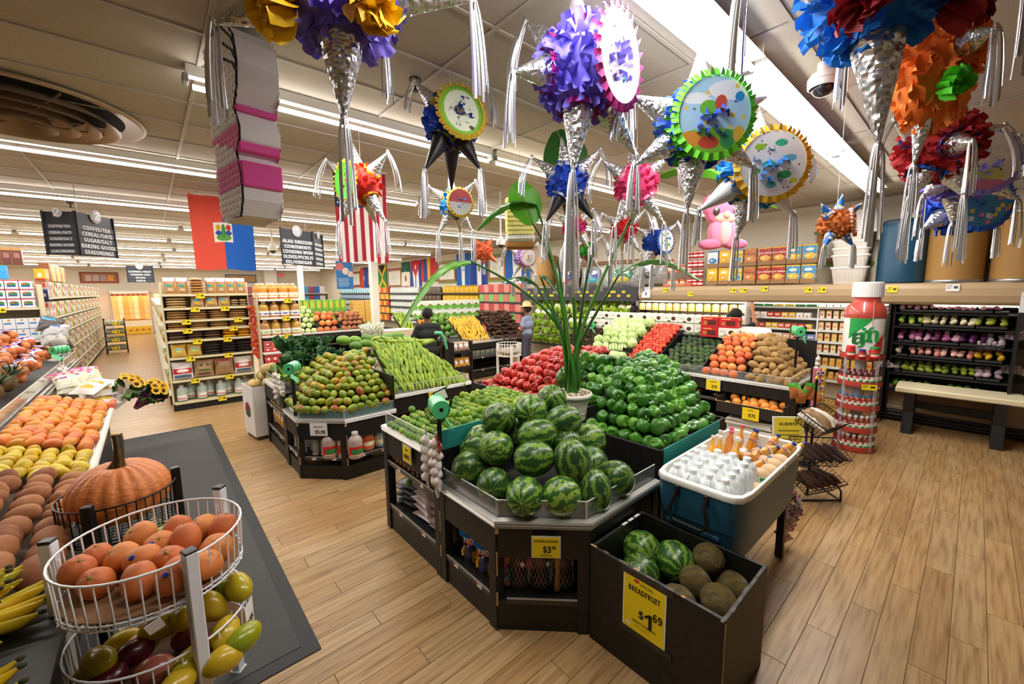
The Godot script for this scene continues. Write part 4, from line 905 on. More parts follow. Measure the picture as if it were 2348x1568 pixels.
func step_20_mango_island():
	var bw = black_wood()
	var c = thing("mango_display_counter", "black corner counter with mangoes, plantains and leafy greens", "display counter")
	var B = [V(1.11, 0, -6.5), V(1.11, 0, -5.45), V(1.11, 0, -4.89), V(1.5, 0, -4.49), V(2.1, 0, -4.49)]
	bay(c, B[0], B[1], 0.9, {guard = 0.1, shelves = [0.26, 0.58]})
	bay(c, B[1], B[2], 0.7, {guard = 0.1, shelves = [0.24], chips = true})
	bay(c, B[2], B[3], 0.7, {guard = 0.1, shelves = [0.24], chips = true, postA = false, depth = 0.6})
	bay(c, B[3], B[4], 0.7, {guard = 0.1, shelves = [0.24], postA = false, depth = 0.6, chips = true})
	bay(c, V(2.12, 0, -4.69), V(3.35, 0, -4.69), 0.81, {guard = 0.1, shelves = [0.35], apron = 0.22})
	bay(c, V(3.35, 0, -4.69), V(3.35, 0, -6.4), 0.81, {guard = 0.1, shelves = [0.35], apron = 0.22})
	slab(c, "greens_bed", [B[0], B[1], V(2.1, 0, -5.45), V(2.1, 0, -6.5)], 0.88, 0.03, bw)
	slab(c, "mango_bed", [B[1], B[2], B[3], B[4] , V(2.1, 0, -5.45)], 0.69, 0.03, bw)
	slab(c, "plantain_bed", [V(2.12, 0, -4.7), V(3.34, 0, -4.7), V(3.34, 0, -6.4), V(2.12, 0, -6.4)], 0.8, 0.03, bw)
	var teal = mat("14706a", 0.75, 0.0, {normal_enabled = true, normal_texture = noise_tex(0.05, 256, 256, [], true, 3, 6), normal_scale = 0.8})
	for q in [[B[1], B[2]], [B[2], B[3]], [B[3], B[4]]]:
		var F = frame(q[0], q[1]); fb(c, "teal_liner", F, V(q[0].distance_to(q[1]) / 2, 0.745, -0.055), V(q[0].distance_to(q[1]) - 0.03, 0.085, 0.012), teal)
	bx(c, "divider_board", V(2.105, 0.9, -4.98), V(0.024, 0.4, 0.9), bw, 0.003)
	# mangoes
	var mf = [V(1.17, 0, -5.44), V(1.17, 0, -4.87), V(1.53, 0, -4.55), V(2.08, 0, -4.55)]
	var mt = slope(9, 0.0, 0.80, 0.62, 1.24, 0.03)
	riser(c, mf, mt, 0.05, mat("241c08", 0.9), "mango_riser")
	heap("mango", "mango", "mango in the octagonal heap, %s along the %s tier from the teal liner", "mangoes in the octagonal heap", mf, mt + [[0.72, 1.27], [0.8, 1.29]], 0.098, 0.01, "any", 0.98, 1.12)
	var m2 = [V(1.3, 0, -5.9), V(1.3, 0, -5.5)]
	heap("mango", "mango", "mango at the left back of the octagonal heap, %s of the %s back row", "mangoes at the back of the heap", m2, slope(6, 0.0, 0.98, 0.45, 1.24), 0.1, 0.01, "any", 0.95, 1.08)
	# plantains
	var pf = [V(2.17, 0.05, -4.74), V(2.8, 0.03, -4.74), V(3.28, -0.03, -4.74), V(3.31, -0.04, -5.3)]
	var pt = slope(9, 0.0, 0.86, 0.5, 1.33, 0.05)
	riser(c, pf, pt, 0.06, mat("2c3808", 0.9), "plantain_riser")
	heap("plantain", "green_plantain", "green plantain in the fanned heap, %s along the %s tier from the rail", "green plantains in the fanned heap", pf, pt, 0.052, 0.012, "hang", 0.95, 1.15, "fruit", 230)
	var tf = [V(2.3, 0.0, -5.28), V(3.1, -0.08, -5.28)]
	heap("plantain", "green_plantain", "green plantain lying on top of the fanned heap, %s in the %s row", "green plantains on top of the heap", tf, [[0.0, 1.42], [0.1, 1.43], [0.2, 1.44]], 0.1, 0.03, "lay", 1.0, 1.15, "fruit", 30)
	for k in 10: greens("collard_bunch", "bunch of dark green collard leaves behind the mangoes, %s from the left" % ordn(k), V(1.42 + 0.12 * (k % 5) + rf(-0.04, 0.04), 1.1 + 0.16 * (k / 5), -6.12 - 0.36 * (k / 5) + rf(-0.08, 0.08)), 9, 0.85, ["1f4a24", "2c5c2a", "16401e", "3a6a34"], "", 0.5)
	for k in 4: greens("lettuce_bunch", "pale green bagged lettuce head beside the garlic at the mango counter, %s from the far end" % ordn(k), V(1.28 + 0.04 * (k % 2), 0.97, -6.36 + 0.23 * k), 7, 0.5, ["8fb84a", "a2c45c", "7aa83c"], "", 1.0)
	heap("papaya", "green_papaya", "unripe green papaya behind the plantains, %s in the %s row", "green papayas behind the plantains", [V(2.1, 0, -6.0), V(3.2, 0, -6.0)], [[0, 1.18], [0.14, 1.3], [0.28, 1.36]], 0.17, 0.02, "lay", 0.85, 1.0)
	for q in [V(2.02, 1.27, -5.5), V(2.16, 1.3, -5.45), V(2.24, 1.26, -5.62)]: put("mango", q, yto(V(0.5, 0.4, 1)), "yellowish mango on the crest between the mangoes and plantains", "mangoes on the crest", "mango", "", 1.15, 5)
	bag_roll(V(1.14, 1.26, -5.02), 0.7, "green plastic bag roll above the mango counter's garlic braid", 0.5)
	garlic_braid(V(1.09, 1.17, -5.6), 9, "garlic braid hanging at the left of the mango counter")
	card("price_card", "white price card with a green header reading 5.99 below the mangoes", V(1.22, 0.66, -4.795) + V(-0.02, 0, 0.02) + V(0.08, 0, 0.08), Basis(Vector3.UP, -PI / 4), 0.19, 0.14, "eef0f4", [["MANGO RED BOX", 0.012, 0, 0.04, "303038"], ["$5.99", 0.042, 0.02, 0.1, "202028"]])
	card("price_card", "yellow price card under the plantain rail", V(2.72, 0.77, -4.66), Basis(), 0.14, 0.14, "f2d81c", [["PLANTAIN", 0.015, 0, 0.03], ["4/$2", 0.045, 0, 0.1]])
	# lower shelves
	for k in 6: bottle("clear_bottle", "empty looking clear glass bottle, %s in the left bay under the mangoes" % ordn(k), "bottle", "bottle", V(1.2 + 0.11 * (k / 3), 0.252, -5.3 + 0.13 * (k % 3)), 0.95, glass("eef4f4", 0.3), mat("222222", 0.4), tmat(paint(48, 24, "f0f0ee", [["r", 0, 0.6, 1, 0.4, "d8482c"]])), 0.04, 0.1, "clear bottles under the mangoes")
	for k in 8: bottle("clear_bottle", "clear glass bottle with a small base label, %s in the middle bay under the mangoes" % ordn(k), "bottle", "bottle", V(1.28, 0.252, -4.86) + V(0.07, 0, 0.07) * (k % 3) + V(0.08, 0, -0.08) * (k / 3), 0.95, glass("eef4f4", 0.3), mat("222222", 0.4), tmat(paint(48, 24, "f0f0ee", [["r", 0, 0.6, 1, 0.4, "d8482c"]])), 0.04, 0.1, "clear bottles under the mangoes")
	for k in 3: bottle("vinegar_jug", "greyish jug with a red label in the middle bay, %s from the left" % ordn(k), "jug", "jug", V(1.38, 0.252, -4.68) + V(0.105, 0, 0.105) * k + V(0.03, 0, -0.03) * (k % 2), 1.05, mat("b8a49a", 0.25), mat("d8d4d0", 0.4), tmat(paint(64, 48, "c82420", [["r", 0.15, 0.2, 0.35, 0.5, "2c8a4a"], ["r", 0.6, 0.1, 0.3, 0.8, "f0ece8"], ["l", 0.62, 0.2, 0.26, 0.6, 5, "8a8a8a"], ["r", 0.1, 0.05, 0.45, 0.1, "f4e8d8"]])), 0.14, 0.52, "red labelled jugs", eul(0, 0.6, 0), 0.0, true)
	var J = [["8a6a4c", "yellow", "e8b81c"], ["c87a5c", "orange", "e0662c"], ["8aa4b8", "pale", "c8d0b0"], ["c87a5c", "orange", "e0662c"], ["7a8aa0", "blue", "4a6a9c"]]
	for k in 5: bottle("vinegar_jug", "large jug with a %s label in the right bay under the mangoes, %s of the five" % [J[k][1], ordn(k)], "jug", "jug", V(1.62 + 0.16 * (k % 3), 0.252, -4.62 - 0.18 * (k / 3)), 1.15 if k % 2 else 1.0, mat(J[k][0], 0.25), mat("d8d4d0", 0.4), tmat(paint(64, 48, J[k][2], [["e", 0.4, 0.4, 0.16, 0.22, "f0e8c8"], ["l", 0.1, 0.7, 0.8, 0.25, 3, "5a3a20"]])), 0.14, 0.52, "", eul(0, 1.0, 0), 0.0, true)
	for k in 6: bag("feed_bag", "orange and cream grain bag on the left shelf of the mango counter, %s along" % ordn(k), "bag", V(1.21, 0.42, -6.35 + 0.15 * k), V(0.15, 0.3, 0.09), tmat(paint(48, 64, "d89a3c", [["r", 0.2, 0.2, 0.6, 0.3, "e8e0d0"], ["e", 0.5, 0.7, 0.2, 0.12, "b8742c"]]), 0.35), Basis(Vector3.UP, -PI / 2), "grain bags under the lettuce")
	for k in 6: carton("snack_carton", "small printed carton on the upper left shelf of the mango counter, %s along" % ordn(k), "carton", V(1.2, 0.592, -6.35 + 0.15 * k), V(0.1, 0.16, 0.13), paint(48, 64, "d8b058", [["r", 0.1, 0.1, 0.8, 0.3, "f0e4c8"], ["e", 0.5, 0.65, 0.25, 0.15, "8a4a24"]]), "snack cartons under the lettuce")
	for k in 9: bag("snack_bag", "dark printed snack bag on the shelf under the plantains, %s from the left" % ordn(k), "bag", V(2.24 + 0.12 * k, 0.46, -4.82), V(0.11, 0.17, 0.05), tmat(paint(48, 64, ["4a3a5a", "3a4a6a", "7a3a3a", "8a8a90"][k % 4], [["e", 0.5, 0.4, 0.3, 0.2, "d8d0e0"], ["l", 0.2, 0.7, 0.6, 0.2, 3, "c0c0c8"]]), 0.25), eul(-0.3, 0, 0), "snack bags under the plantains")
	# the carton of shaved coconuts
	var ct = thing("coconut_carton", "tall white printed carton full of shaved coconuts beside the mango counter", "carton", V(1.22, 0.0, -6.86), 0.12)
	var cm = mat("e6e2dc", 0.7); var w = 0.55; var d = 0.46; var h = 0.72
	bx(ct, "panel", V(0, h / 2 + 0.06, d / 2), V(w, h, 0.008), cm); bx(ct, "panel", V(0, h / 2 + 0.06, -d / 2), V(w, h, 0.008), cm); bx(ct, "panel", V(-w / 2, h / 2 + 0.06, 0), V(0.008, h, d), cm); bx(ct, "panel", V(w / 2, h / 2 + 0.06, 0), V(0.008, h, d), cm)
	bx(ct, "pallet", V(0, 0.04, 0), V(w - 0.04, 0.08, d - 0.04), mat("5a4a38", 0.9))
	for q in [V(-w / 2 - 0.005, 0.42, -0.02)]:
		part(ct, "printed_emblem", MB.new().hard_lathe([Vector2(0.0, 0.0), Vector2(0.11, 0.0), Vector2(0.11, 0.002), Vector2(0, 0.002)], 28), tmat(paint(64, 64, "8a3028", []), 0.7), q, eul(0, 0, PI / 2))
		bx(ct, "printed_emblem_base", q + V(-0.001, -0.05, 0), V(0.003, 0.07, 0.19), mat("2c5a38", 0.7))
	for k in 4: bx(ct, "print_stripe", V(-0.05 + 0.085 * k, 0.68, d / 2 + 0.005), V(0.05, 0.05, 0.001), mat("a0343c", 0.7), 0, eul(0, 0, -0.4))
	for k in 2: bx(ct, "print_frame", V(0.02 + 0.2 * k - 0.08, 0.45, d / 2 + 0.005), V(0.008, 0.38, 0.001), mat("a0343c", 0.7))
	for k in 9: bx(ct, "print_bar", V(0.04, 0.32 + 0.035 * k, d / 2 + 0.005), V(0.13 - 0.03 * (k % 3), 0.014, 0.001), mat("a8444c", 0.7))
	for k in 13:
		var p = V(1.22, 0, -6.86) + V(rf(-0.19, 0.19), 0.74 + 0.1 * (k / 5) + rf(0, 0.04), rf(-0.15, 0.15) + 0.05 * (k % 2))
		put("coconut", p, yto(V(rf(-0.9, 0.2), rf(-0.1, 0.6), rf(0.2, 1))), "green coconut with a shaved pale face in the white carton, %s from the bottom" % ordn(k), "shaved coconuts in the carton", "shaved_coconut")

# ---------------------------------------------------------------- the right island: cabbage, tomatoes, avocados, grapefruit, potatoes
func step_22_right_island():
	var bw = black_wood()
	var c = thing("long_display_counter", "long black counter of tomatoes, avocados, grapefruit and potatoes", "display counter")
	var D = [V(6.05, 0, -5.7), V(6.05, 0, -4.2), V(6.05, 0, -2.75), V(6.05, 0, -1.45), V(7.35, 0, -1.45)]
	for k in 4: bay(c, D[k], D[k + 1], 0.82, {guard = 0.11, shelves = [0.2, 0.48] if k < 3 else [0.2], apron = 0.16, postA = k != 3})
	slab(c, "produce_bed", [D[0], D[3], D[4], V(7.35, 0, -5.7)], 0.8, 0.03, bw)
	bx(c, "back_board", V(7.36, 0.65, -3.6), V(0.03, 1.3, 4.2), bw)
	bx(c, "box_ledge", V(7.28, 1.27, -4.1), V(0.5, 0.03, 3.1), bw)
	for q in [[-3.41, 1.1], [-2.64, 1.0], [-3.98, 1.05]]: part(c, "slanted_divider", MB.new().prism([Vector2(0, 0.8), Vector2(1.0, 0.8), Vector2(1.0, 1.36), Vector2(0.06, 0.92)], -0.01, 0.01), bw, V(6.08, 0, q[0]))
	var P = [["potato", "potato", "brown potato in the corner heap, %s along the %s tier", [V(6.12, 0, -2.02), V(6.12, 0, -1.53), V(7.05, 0, -1.53)], slope(9, 0.0, 0.87, 0.46, 1.37, 0.05), 0.112, "any", 0.95, 1.1, "2a1e10"],
		["grapefruit", "grapefruit", "pink orange grapefruit, %s along the %s row of the heap", [V(6.13, 0, -2.62), V(6.13, 0, -2.1)], slope(8, 0.0, 0.87, 0.8, 1.34, 0.03), 0.125, "any", 0.98, 1.1, "3a1a0c"],
		["avocado", "avocado", "dark green avocado, %s along the %s row of the heap", [V(6.13, 0, -3.38), V(6.13, 0, -2.68)], slope(10, 0.0, 0.86, 0.95, 1.26), 0.098, "any", 1.0, 1.15, "0c140a"],
		["tomato", "tomato", "red plum tomato, %s along the %s row of the heap", [V(6.12, 0, -3.95), V(6.12, 0, -3.43)], slope(18, 0.0, 0.87, 0.98, 1.42, 0.02), 0.062, "any", 0.92, 1.08, "3a0c08"],
		["cabbage", "cabbage", "pale green cabbage, %s along the %s row of the heap", [V(6.16, 0, -4.85), V(6.16, 0, -4.0)], slope(7, 0.0, 0.9, 0.9, 1.44, 0.04), 0.18, "any", 0.98, 1.1, "3a4a24"],
		["yuca", "ginger_root", "knobbly tan ginger root, %s along the %s tier of its heap", [V(6.12, 0, -5.62), V(6.12, 0, -4.95)], slope(8, 0.0, 0.86, 0.7, 1.3, 0.05), 0.08, "any", 0.55, 0.75, "3a2a18"]]
	for q in P:
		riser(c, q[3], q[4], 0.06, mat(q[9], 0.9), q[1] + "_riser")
		heap(q[0], q[1], q[2], "%s heap on the long counter" % q[1], q[3], q[4], q[5], 0.01, q[6], q[7], q[8], "vegetable" if q[0] != "grapefruit" and q[0] != "avocado" else "fruit", 290)
	var wt = paint(96, 64, "f0eee6", [["r", 0, 0.8, 1, 0.1, "3a8a3c"], ["e", 0.7, 0.42, 0.15, 0.22, "4a2c1c"], ["e", 0.4, 0.72, 0.12, 0.1, "6a4a30"], ["r", 0.1, 0.25, 0.3, 0.06, "8ab84a"], ["r", 0.1, 0.4, 0.36, 0.05, "6aa0a8"]])
	for k in 10:
		for r in 2: 
			if k == 9 and r == 1: continue
			carton("date_box", "white printed date box in the %s row on the ledge, %s from the left" % [["lower", "upper"][r], ordn(k)], "box", V(7.2, 1.286 + 0.166 * r, -5.4 + 0.29 * k), V(0.2, 0.164, 0.283), wt, "white date boxes on the ledge")
	for q in [[0, 0], [0, 1], [1, 1]]: carton("red_date_box", "red printed date box at the right end of the ledge, %s" % ["lower one", "upper left one", "upper right one"][q[0] + q[1]], "box", V(7.0, 1.286 + 0.166 * q[1], -2.88 + 0.29 * q[0]), V(0.2, 0.164, 0.283), paint(96, 64, "c41420", [["r", 0.4, 0.3, 0.5, 0.5, "5a1c14"], ["e", 0.25, 0.6, 0.12, 0.2, "b87a3c"], ["r", 0.15, 0.1, 0.5, 0.1, "e8b860"]]))
	carton("date_box", "white date box below the upper right red box", "box", V(7.0, 1.286, -2.59), V(0.2, 0.164, 0.283), wt)
	part(thing("foam_tray", "white foam tray tilted behind the grapefruit", "tray", V(7.12, 1.3, -2.3)), "tray", sq([Vector2(0.0, 0), Vector2(0.16, 0.0), Vector2(0.2, 0.05), Vector2(0.19, 0.05), Vector2(0.15, 0.012), Vector2(0, 0.012)], 24, 6.0, 1.3), mat("ece8e0", 0.6), Z0, eul(0, 0, 0.7))
	bag_roll(V(6.55, 1.5, -1.56), 0.3, "green plastic bag roll over the potato heap", 0.6)
	bag_roll(V(6.2, 1.42, -4.75), 0.3, "green plastic bag roll between the ginger and cabbage heaps", 0.6)
	garlic_braid(V(7.0, 1.16, -1.40), 9, "garlic braid hanging at the right end of the potato counter")
	# wire tray in front of the cabbages
	var t = thing("wire_tray", "empty black wire tray clipped in front of the cabbage heap", "tray", V(5.98, 1.05, -3.95), PI / 2)
	var wm = mat("16161a", 0.4, 0.5)
	for k in 7: part(t, "wire", tubem([V(-0.18 + 0.06 * k, 0.14, -0.1), V(-0.18 + 0.06 * k, 0, -0.1), V(-0.18 + 0.06 * k, -0.03, 0.12)], 0.004, 5), wm)
	for k in 3: part(t, "wire", tubem([V(-0.2, [0.14, 0.0, -0.03][k], [-0.1, -0.1, 0.12][k]), V(0.2, [0.14, 0.0, -0.03][k], [-0.1, -0.1, 0.12][k])], 0.004, 5), wm)
	bx(t, "black_plate", V(-0.05, -0.0, 0.13), V(0.2, 0.06, 0.01), mat("0c0c0c", 0.4))
	card("price_card", "yellow price card reading 10/$2.99 under the avocados", V(6.03, 0.77, -3.05), Basis(Vector3.UP, -PI / 2), 0.17, 0.14, "f2d81c", [["AVOCADO", 0.015, 0, 0.03], ["$/2.99", 0.04, 0.0, 0.09]])
	card("price_card", "yellow price card reading 97 cents under the grapefruit rail", V(6.03, 0.77, -2.42), Basis(Vector3.UP, -PI / 2), 0.19, 0.15, "f2d81c", [["GRAPEFRUIT", 0.014, 0, 0.03], ["97¢", 0.045, 0.02, 0.1]])
	card("price_card", "white price tag on the right end of the potato counter", V(7.0, 0.77, -1.42), Basis(), 0.1, 0.14, "eeeef2", [["POTATO", 0.014, 0, 0.04], ["99", 0.04, 0, 0.1]])
	# the perforated tray of pomelos below, and the papers under it
	var pt = thing("perforated_tray", "black perforated carton tray of pale grapefruit below the potato counter", "tray", V(6.05, 0.40, -1.86))
	for q in [["front_panel", V(-0.28, 0.075, 0), V(0.012, 0.15, 0.8)], ["back_panel", V(0.24, 0.1, 0), V(0.012, 0.2, 0.8)], ["side_panel", V(0, 0.1, 0.4), V(0.53, 0.2, 0.012)], ["side_panel", V(0, 0.1, -0.4), V(0.53, 0.2, 0.012)], ["base", V(0, 0.006, 0), V(0.52, 0.012, 0.8)]]: bx(pt, q[0], q[1], q[2], mat("15130f", 0.6))
	var ho = MB.new()
	for i in 20:
		for j in 4: ho.box(V(-0.2868, 0.03 + 0.03 * j, -0.38 + 0.04 * i + 0.02 * (j % 2)), V(0.002, 0.007, 0.007))
	stuff(part(pt, "punched_holes", ho, mat("9a7c4c", 0.8)))
	bx(pt, "raw_edge", V(-0.281, 0.152, 0), V(0.014, 0.004, 0.8), mat("a8895c", 0.8))
	heap("orange", "pale_grapefruit", "pale yellow orange grapefruit in the perforated tray, %s in the %s row", "pale grapefruit in the perforated tray", [V(5.86, 0, -2.2), V(5.86, 0, -1.5)], [[0.0, 0.49], [0.13, 0.52], [0.26, 0.55]], 0.12, 0.02, "any", 0.9, 1.15, "fruit")
	card("price_card", "yellow price card reading 97 cents on the perforated tray", V(5.755, 0.53, -1.82), Basis(Vector3.UP, -PI / 2), 0.2, 0.16, "f2d81c", [["FLORIDA", 0.015, 0, 0.03], ["97¢", 0.05, 0.02, 0.1]], false)
	bx(c, "low_shelf", V(6.06, 0.08, -1.86), V(0.5, 0.02, 0.8), bw); 
	for k in 9: carton("newspaper", "folded newspaper in the pile below the perforated tray, %s from the bottom" % ordn(k), "newspaper", V(5.98 + rf(-0.02, 0.02), 0.092 + 0.028 * k, -1.85 + rf(-0.02, 0.02)), V(0.36, 0.026, 0.56), paint(64, 64, "d8d4c8", [["l", 0.05, 0.1, 0.9, 0.85, 12, "a8a49a"]]), "newspapers below the tray", rf(-0.1, 0.1))
	for k in 14: put("yuca", V(6.2 + rf(-0.05, 0.05), 0.54 + 0.05 * (k % 3), -3.4 + 0.085 * k), yto(V(1, rf(-0.2, 0.2), rf(-0.6, 0.6))), "dried brown root on the shelf below the avocados, %s from the left" % ordn(k), "dried roots below the avocados", "dried_root", "vegetable", 1.1)
	for k in 16: bag("snack_bag", "clear bag of dried goods on the low shelf of the long counter, %s from the left" % ordn(k), "bag", V(6.2, 0.32, -5.5 + 0.17 * k), V(0.15, 0.2, 0.08), tmat(paint(48, 64, ["b08a50", "8a6a40", "c8a86a", "6a7a30"][k % 4], [["r", 0.2, 0.15, 0.6, 0.25, "e8e0d0"], ["d", 4, 4, 30, "7a5a34"]]), 0.3), Basis(Vector3.UP, -PI / 2) * eul(-0.3, 0, 0), "bags of dried goods under the long counter")

# ---------------------------------------------------------------- things on the right: bottle display, wire stand, bench
func step_24_bottle_display():
	var o = thing("bottle_floor_display", "tall floor display shaped like a red seasoning bottle with round shelves of small bottles", "floor display", V(6.74, 0, -0.9))
	var red = mat("ffffff", 0.6, 0.0, {albedo_texture = noise_tex(0.3, 256, 256, [[0.2, "8a2018"], [0.5, "b8382c"], [0.8, "d86a5a"]], false, 3, 4), uv1_scale = V(4, 1, 1)})
	for y in [0.04, 0.29, 0.58, 0.88, 1.22]:
		part(o, "shelf_disc", MB.new().hard_lathe([Vector2(0, y - 0.02), Vector2(0.215, y - 0.02), Vector2(0.215, y), Vector2(0, y)], 32), mat("b8352a", 0.5))
		part(o, "speckled_rim", MB.new().lathe([Vector2(0.218, y - 0.035), Vector2(0.222, y - 0.03), Vector2(0.222, y + 0.03), Vector2(0.218, y + 0.035)], 32), red)
	part(o, "column", MB.new().hard_lathe([Vector2(0.06, 0.0), Vector2(0.06, 1.24)], 20), mat("c8c8cc", 0.3))
	for k in 4: bx(o, "clear_strut", V(0.215 * cos(0.6 + k * PI / 2), 0.62, 0.215 * sin(0.6 + k * PI / 2)), V(0.02, 1.22, 0.03), glass("e8e8f0", 0.25), 0, Basis(Vector3.UP, -(0.6 + k * PI / 2)))
	part(o, "label_panel", MB.new().lathe([Vector2(0.205, 1.26), Vector2(0.208, 1.7)], 40), mat("ececea", 0.35))
	# green and red corners of the wrap-round label, laid on as curved panels
	var wrap = func(a0, a1, f0, f1, hex, nm):
		var m = MB.new(); var P = PackedVector3Array()
		for j in 2:
			for i in 17:
				var a = lerpf(a0, a1, i / 16.0); var t = i / 16.0; var y = f0.call(t) if j == 0 else f1.call(t)
				P.append(V(0.2105 * cos(a), y, 0.2105 * sin(a)))
		part(o, nm, m.sheet(P, 16, 1, false, null, false), mat(hex, 0.35))
	var fa = atan2(1.0, -6.7) # towards the shopper
	for s in [0, 1]:
		var a = fa + 0.75 - 1.9 * s
		wrap.call(a, a - 1.5, func(t): return 1.70, func(t): return 1.44 + 0.27 * minf(1.0, t * 1.25), "1f9a46", "green_label_corner")
		wrap.call(a - 1.0, a - 1.75, func(t): return 1.30, func(t): return 1.30 + 0.22 * t, "cc2a2c", "red_label_corner")
	var word = "tajín"
	for i in word.length():
		var a = fa + 0.42 - 0.2 * i
		var b = Basis(Vector3.UP, PI / 2 - a)
		text(o, "label_lettering", word[i], 0.17, mat("1f9a46" if i > 1 else "0f6a2c", 0.4), V(0.213 * cos(a), 1.46 + 0.012 * i, 0.213 * sin(a)), b, "Droid Serif", 800)
	part(o, "bottle_shoulder", MB.new().lathe([Vector2(0.208, 1.7), Vector2(0.212, 1.73), Vector2(0.212, 1.78), Vector2(0.19, 1.84), Vector2(0.15, 1.885), Vector2(0.142, 1.9)], 40), mat("ffffff", 0.15, 0.0, {albedo_texture = red.albedo_texture, uv1_scale = V(5, 2, 1), clearcoat_enabled = true}))
	part(o, "bottle_neck", MB.new().lathe([Vector2(0.142, 1.895), Vector2(0.137, 1.91), Vector2(0.137, 1.955), Vector2(0.146, 1.962)], 32), mat("c8443a", 0.2, 0.0, {clearcoat_enabled = true}))
	part(o, "bottle_cap", MB.new().hard_lathe([Vector2(0.14, 1.96), Vector2(0.152, 1.96), Vector2(0.152, 2.13), Vector2(0.146, 2.145), Vector2(0, 2.145)], 36), mat("e8e8e8", 0.5))
	for k in 36: bx(o, "cap_ridge", V(0.1525 * cos(TAU * k / 36), 2.045, 0.1525 * sin(TAU * k / 36)), V(0.003, 0.16, 0.006), mat("dcdcdc", 0.5), 0, Basis(Vector3.UP, -TAU * k / 36))
	bx(o, "seam", V(0.213 * cos(fa - 0.33), 1.75, 0.213 * sin(fa - 0.33)), V(0.004, 0.34, 0.006), mat("d8b0a8", 0.4), 0, Basis(Vector3.UP, -(fa - 0.33)))
	var lab = tmat(paint(64, 48, "e8e4dc", [["r", 0, 0, 0.5, 0.5, "1f9a46"], ["r", 0.5, 0.55, 0.5, 0.45, "c82a2c"], ["r", 0.2, 0.35, 0.5, 0.25, "e8f0e8"]]), 0.35)
	for t in 4:
		for k in 13:
			var a = fa + PI * 1.25 * (k / 12.0 - 0.5)
			bottle("seasoning_bottle", "small bottle of %s red seasoning on the %s round shelf, %s from the left" % [["dark", "dark", "bright", "brown"][t], ["lowest", "second", "third", "fourth"][t], ordn(12 - k)], "bottle", "hot", V(6.74 + 0.178 * cos(a), [0.04, 0.29, 0.58, 0.88][t] + 0.001, -0.9 + 0.178 * sin(a)), 1.25 if t != 2 else 1.05, mat(["8a3420", "8a3420", "a84024", "5a1c14"][t], 0.2, 0.0, {clearcoat_enabled = true}), mat(["f0f0ec", "f0f0ec", "2a7ac0", "7a1c14"][t], 0.4), lab, 0.18, 0.62, "seasoning bottles on the round shelves")
	for k in 3:
		var a = fa + 0.5 - 0.5 * k
		bottle("sweet_tub", "red candy tub on the top shelf of the seasoning display, %s from the left" % ordn(k), "jar", "jar", V(6.74 + 0.235 * cos(a), 1.221, -0.9 + 0.235 * sin(a)), 0.9 if k == 1 else 1.2, mat(["c82828", "a01c2c", "c02828"][k], 0.25), mat(["d83030", "3a2a7a", "2a8a3c"][k], 0.4), tmat(paint(64, 32, "d83030", [["r", 0.1, 0.25, 0.5, 0.3, "f0e8e0"], ["r", 0.1, 0.65, 0.7, 0.15, "1f8a3c"]])), 0.1, 0.7)
	shelf_tag("on the fourth rim of the bottle display", V(6.53, 0.86, -0.77), Basis(Vector3.UP, -1.2), "f0d820", 0.15, 0.07)
	shelf_tag("on the second rim of the bottle display", V(6.95, 0.27, -0.83), Basis(Vector3.UP, 1.0), "f0d820", 0.08, 0.09)
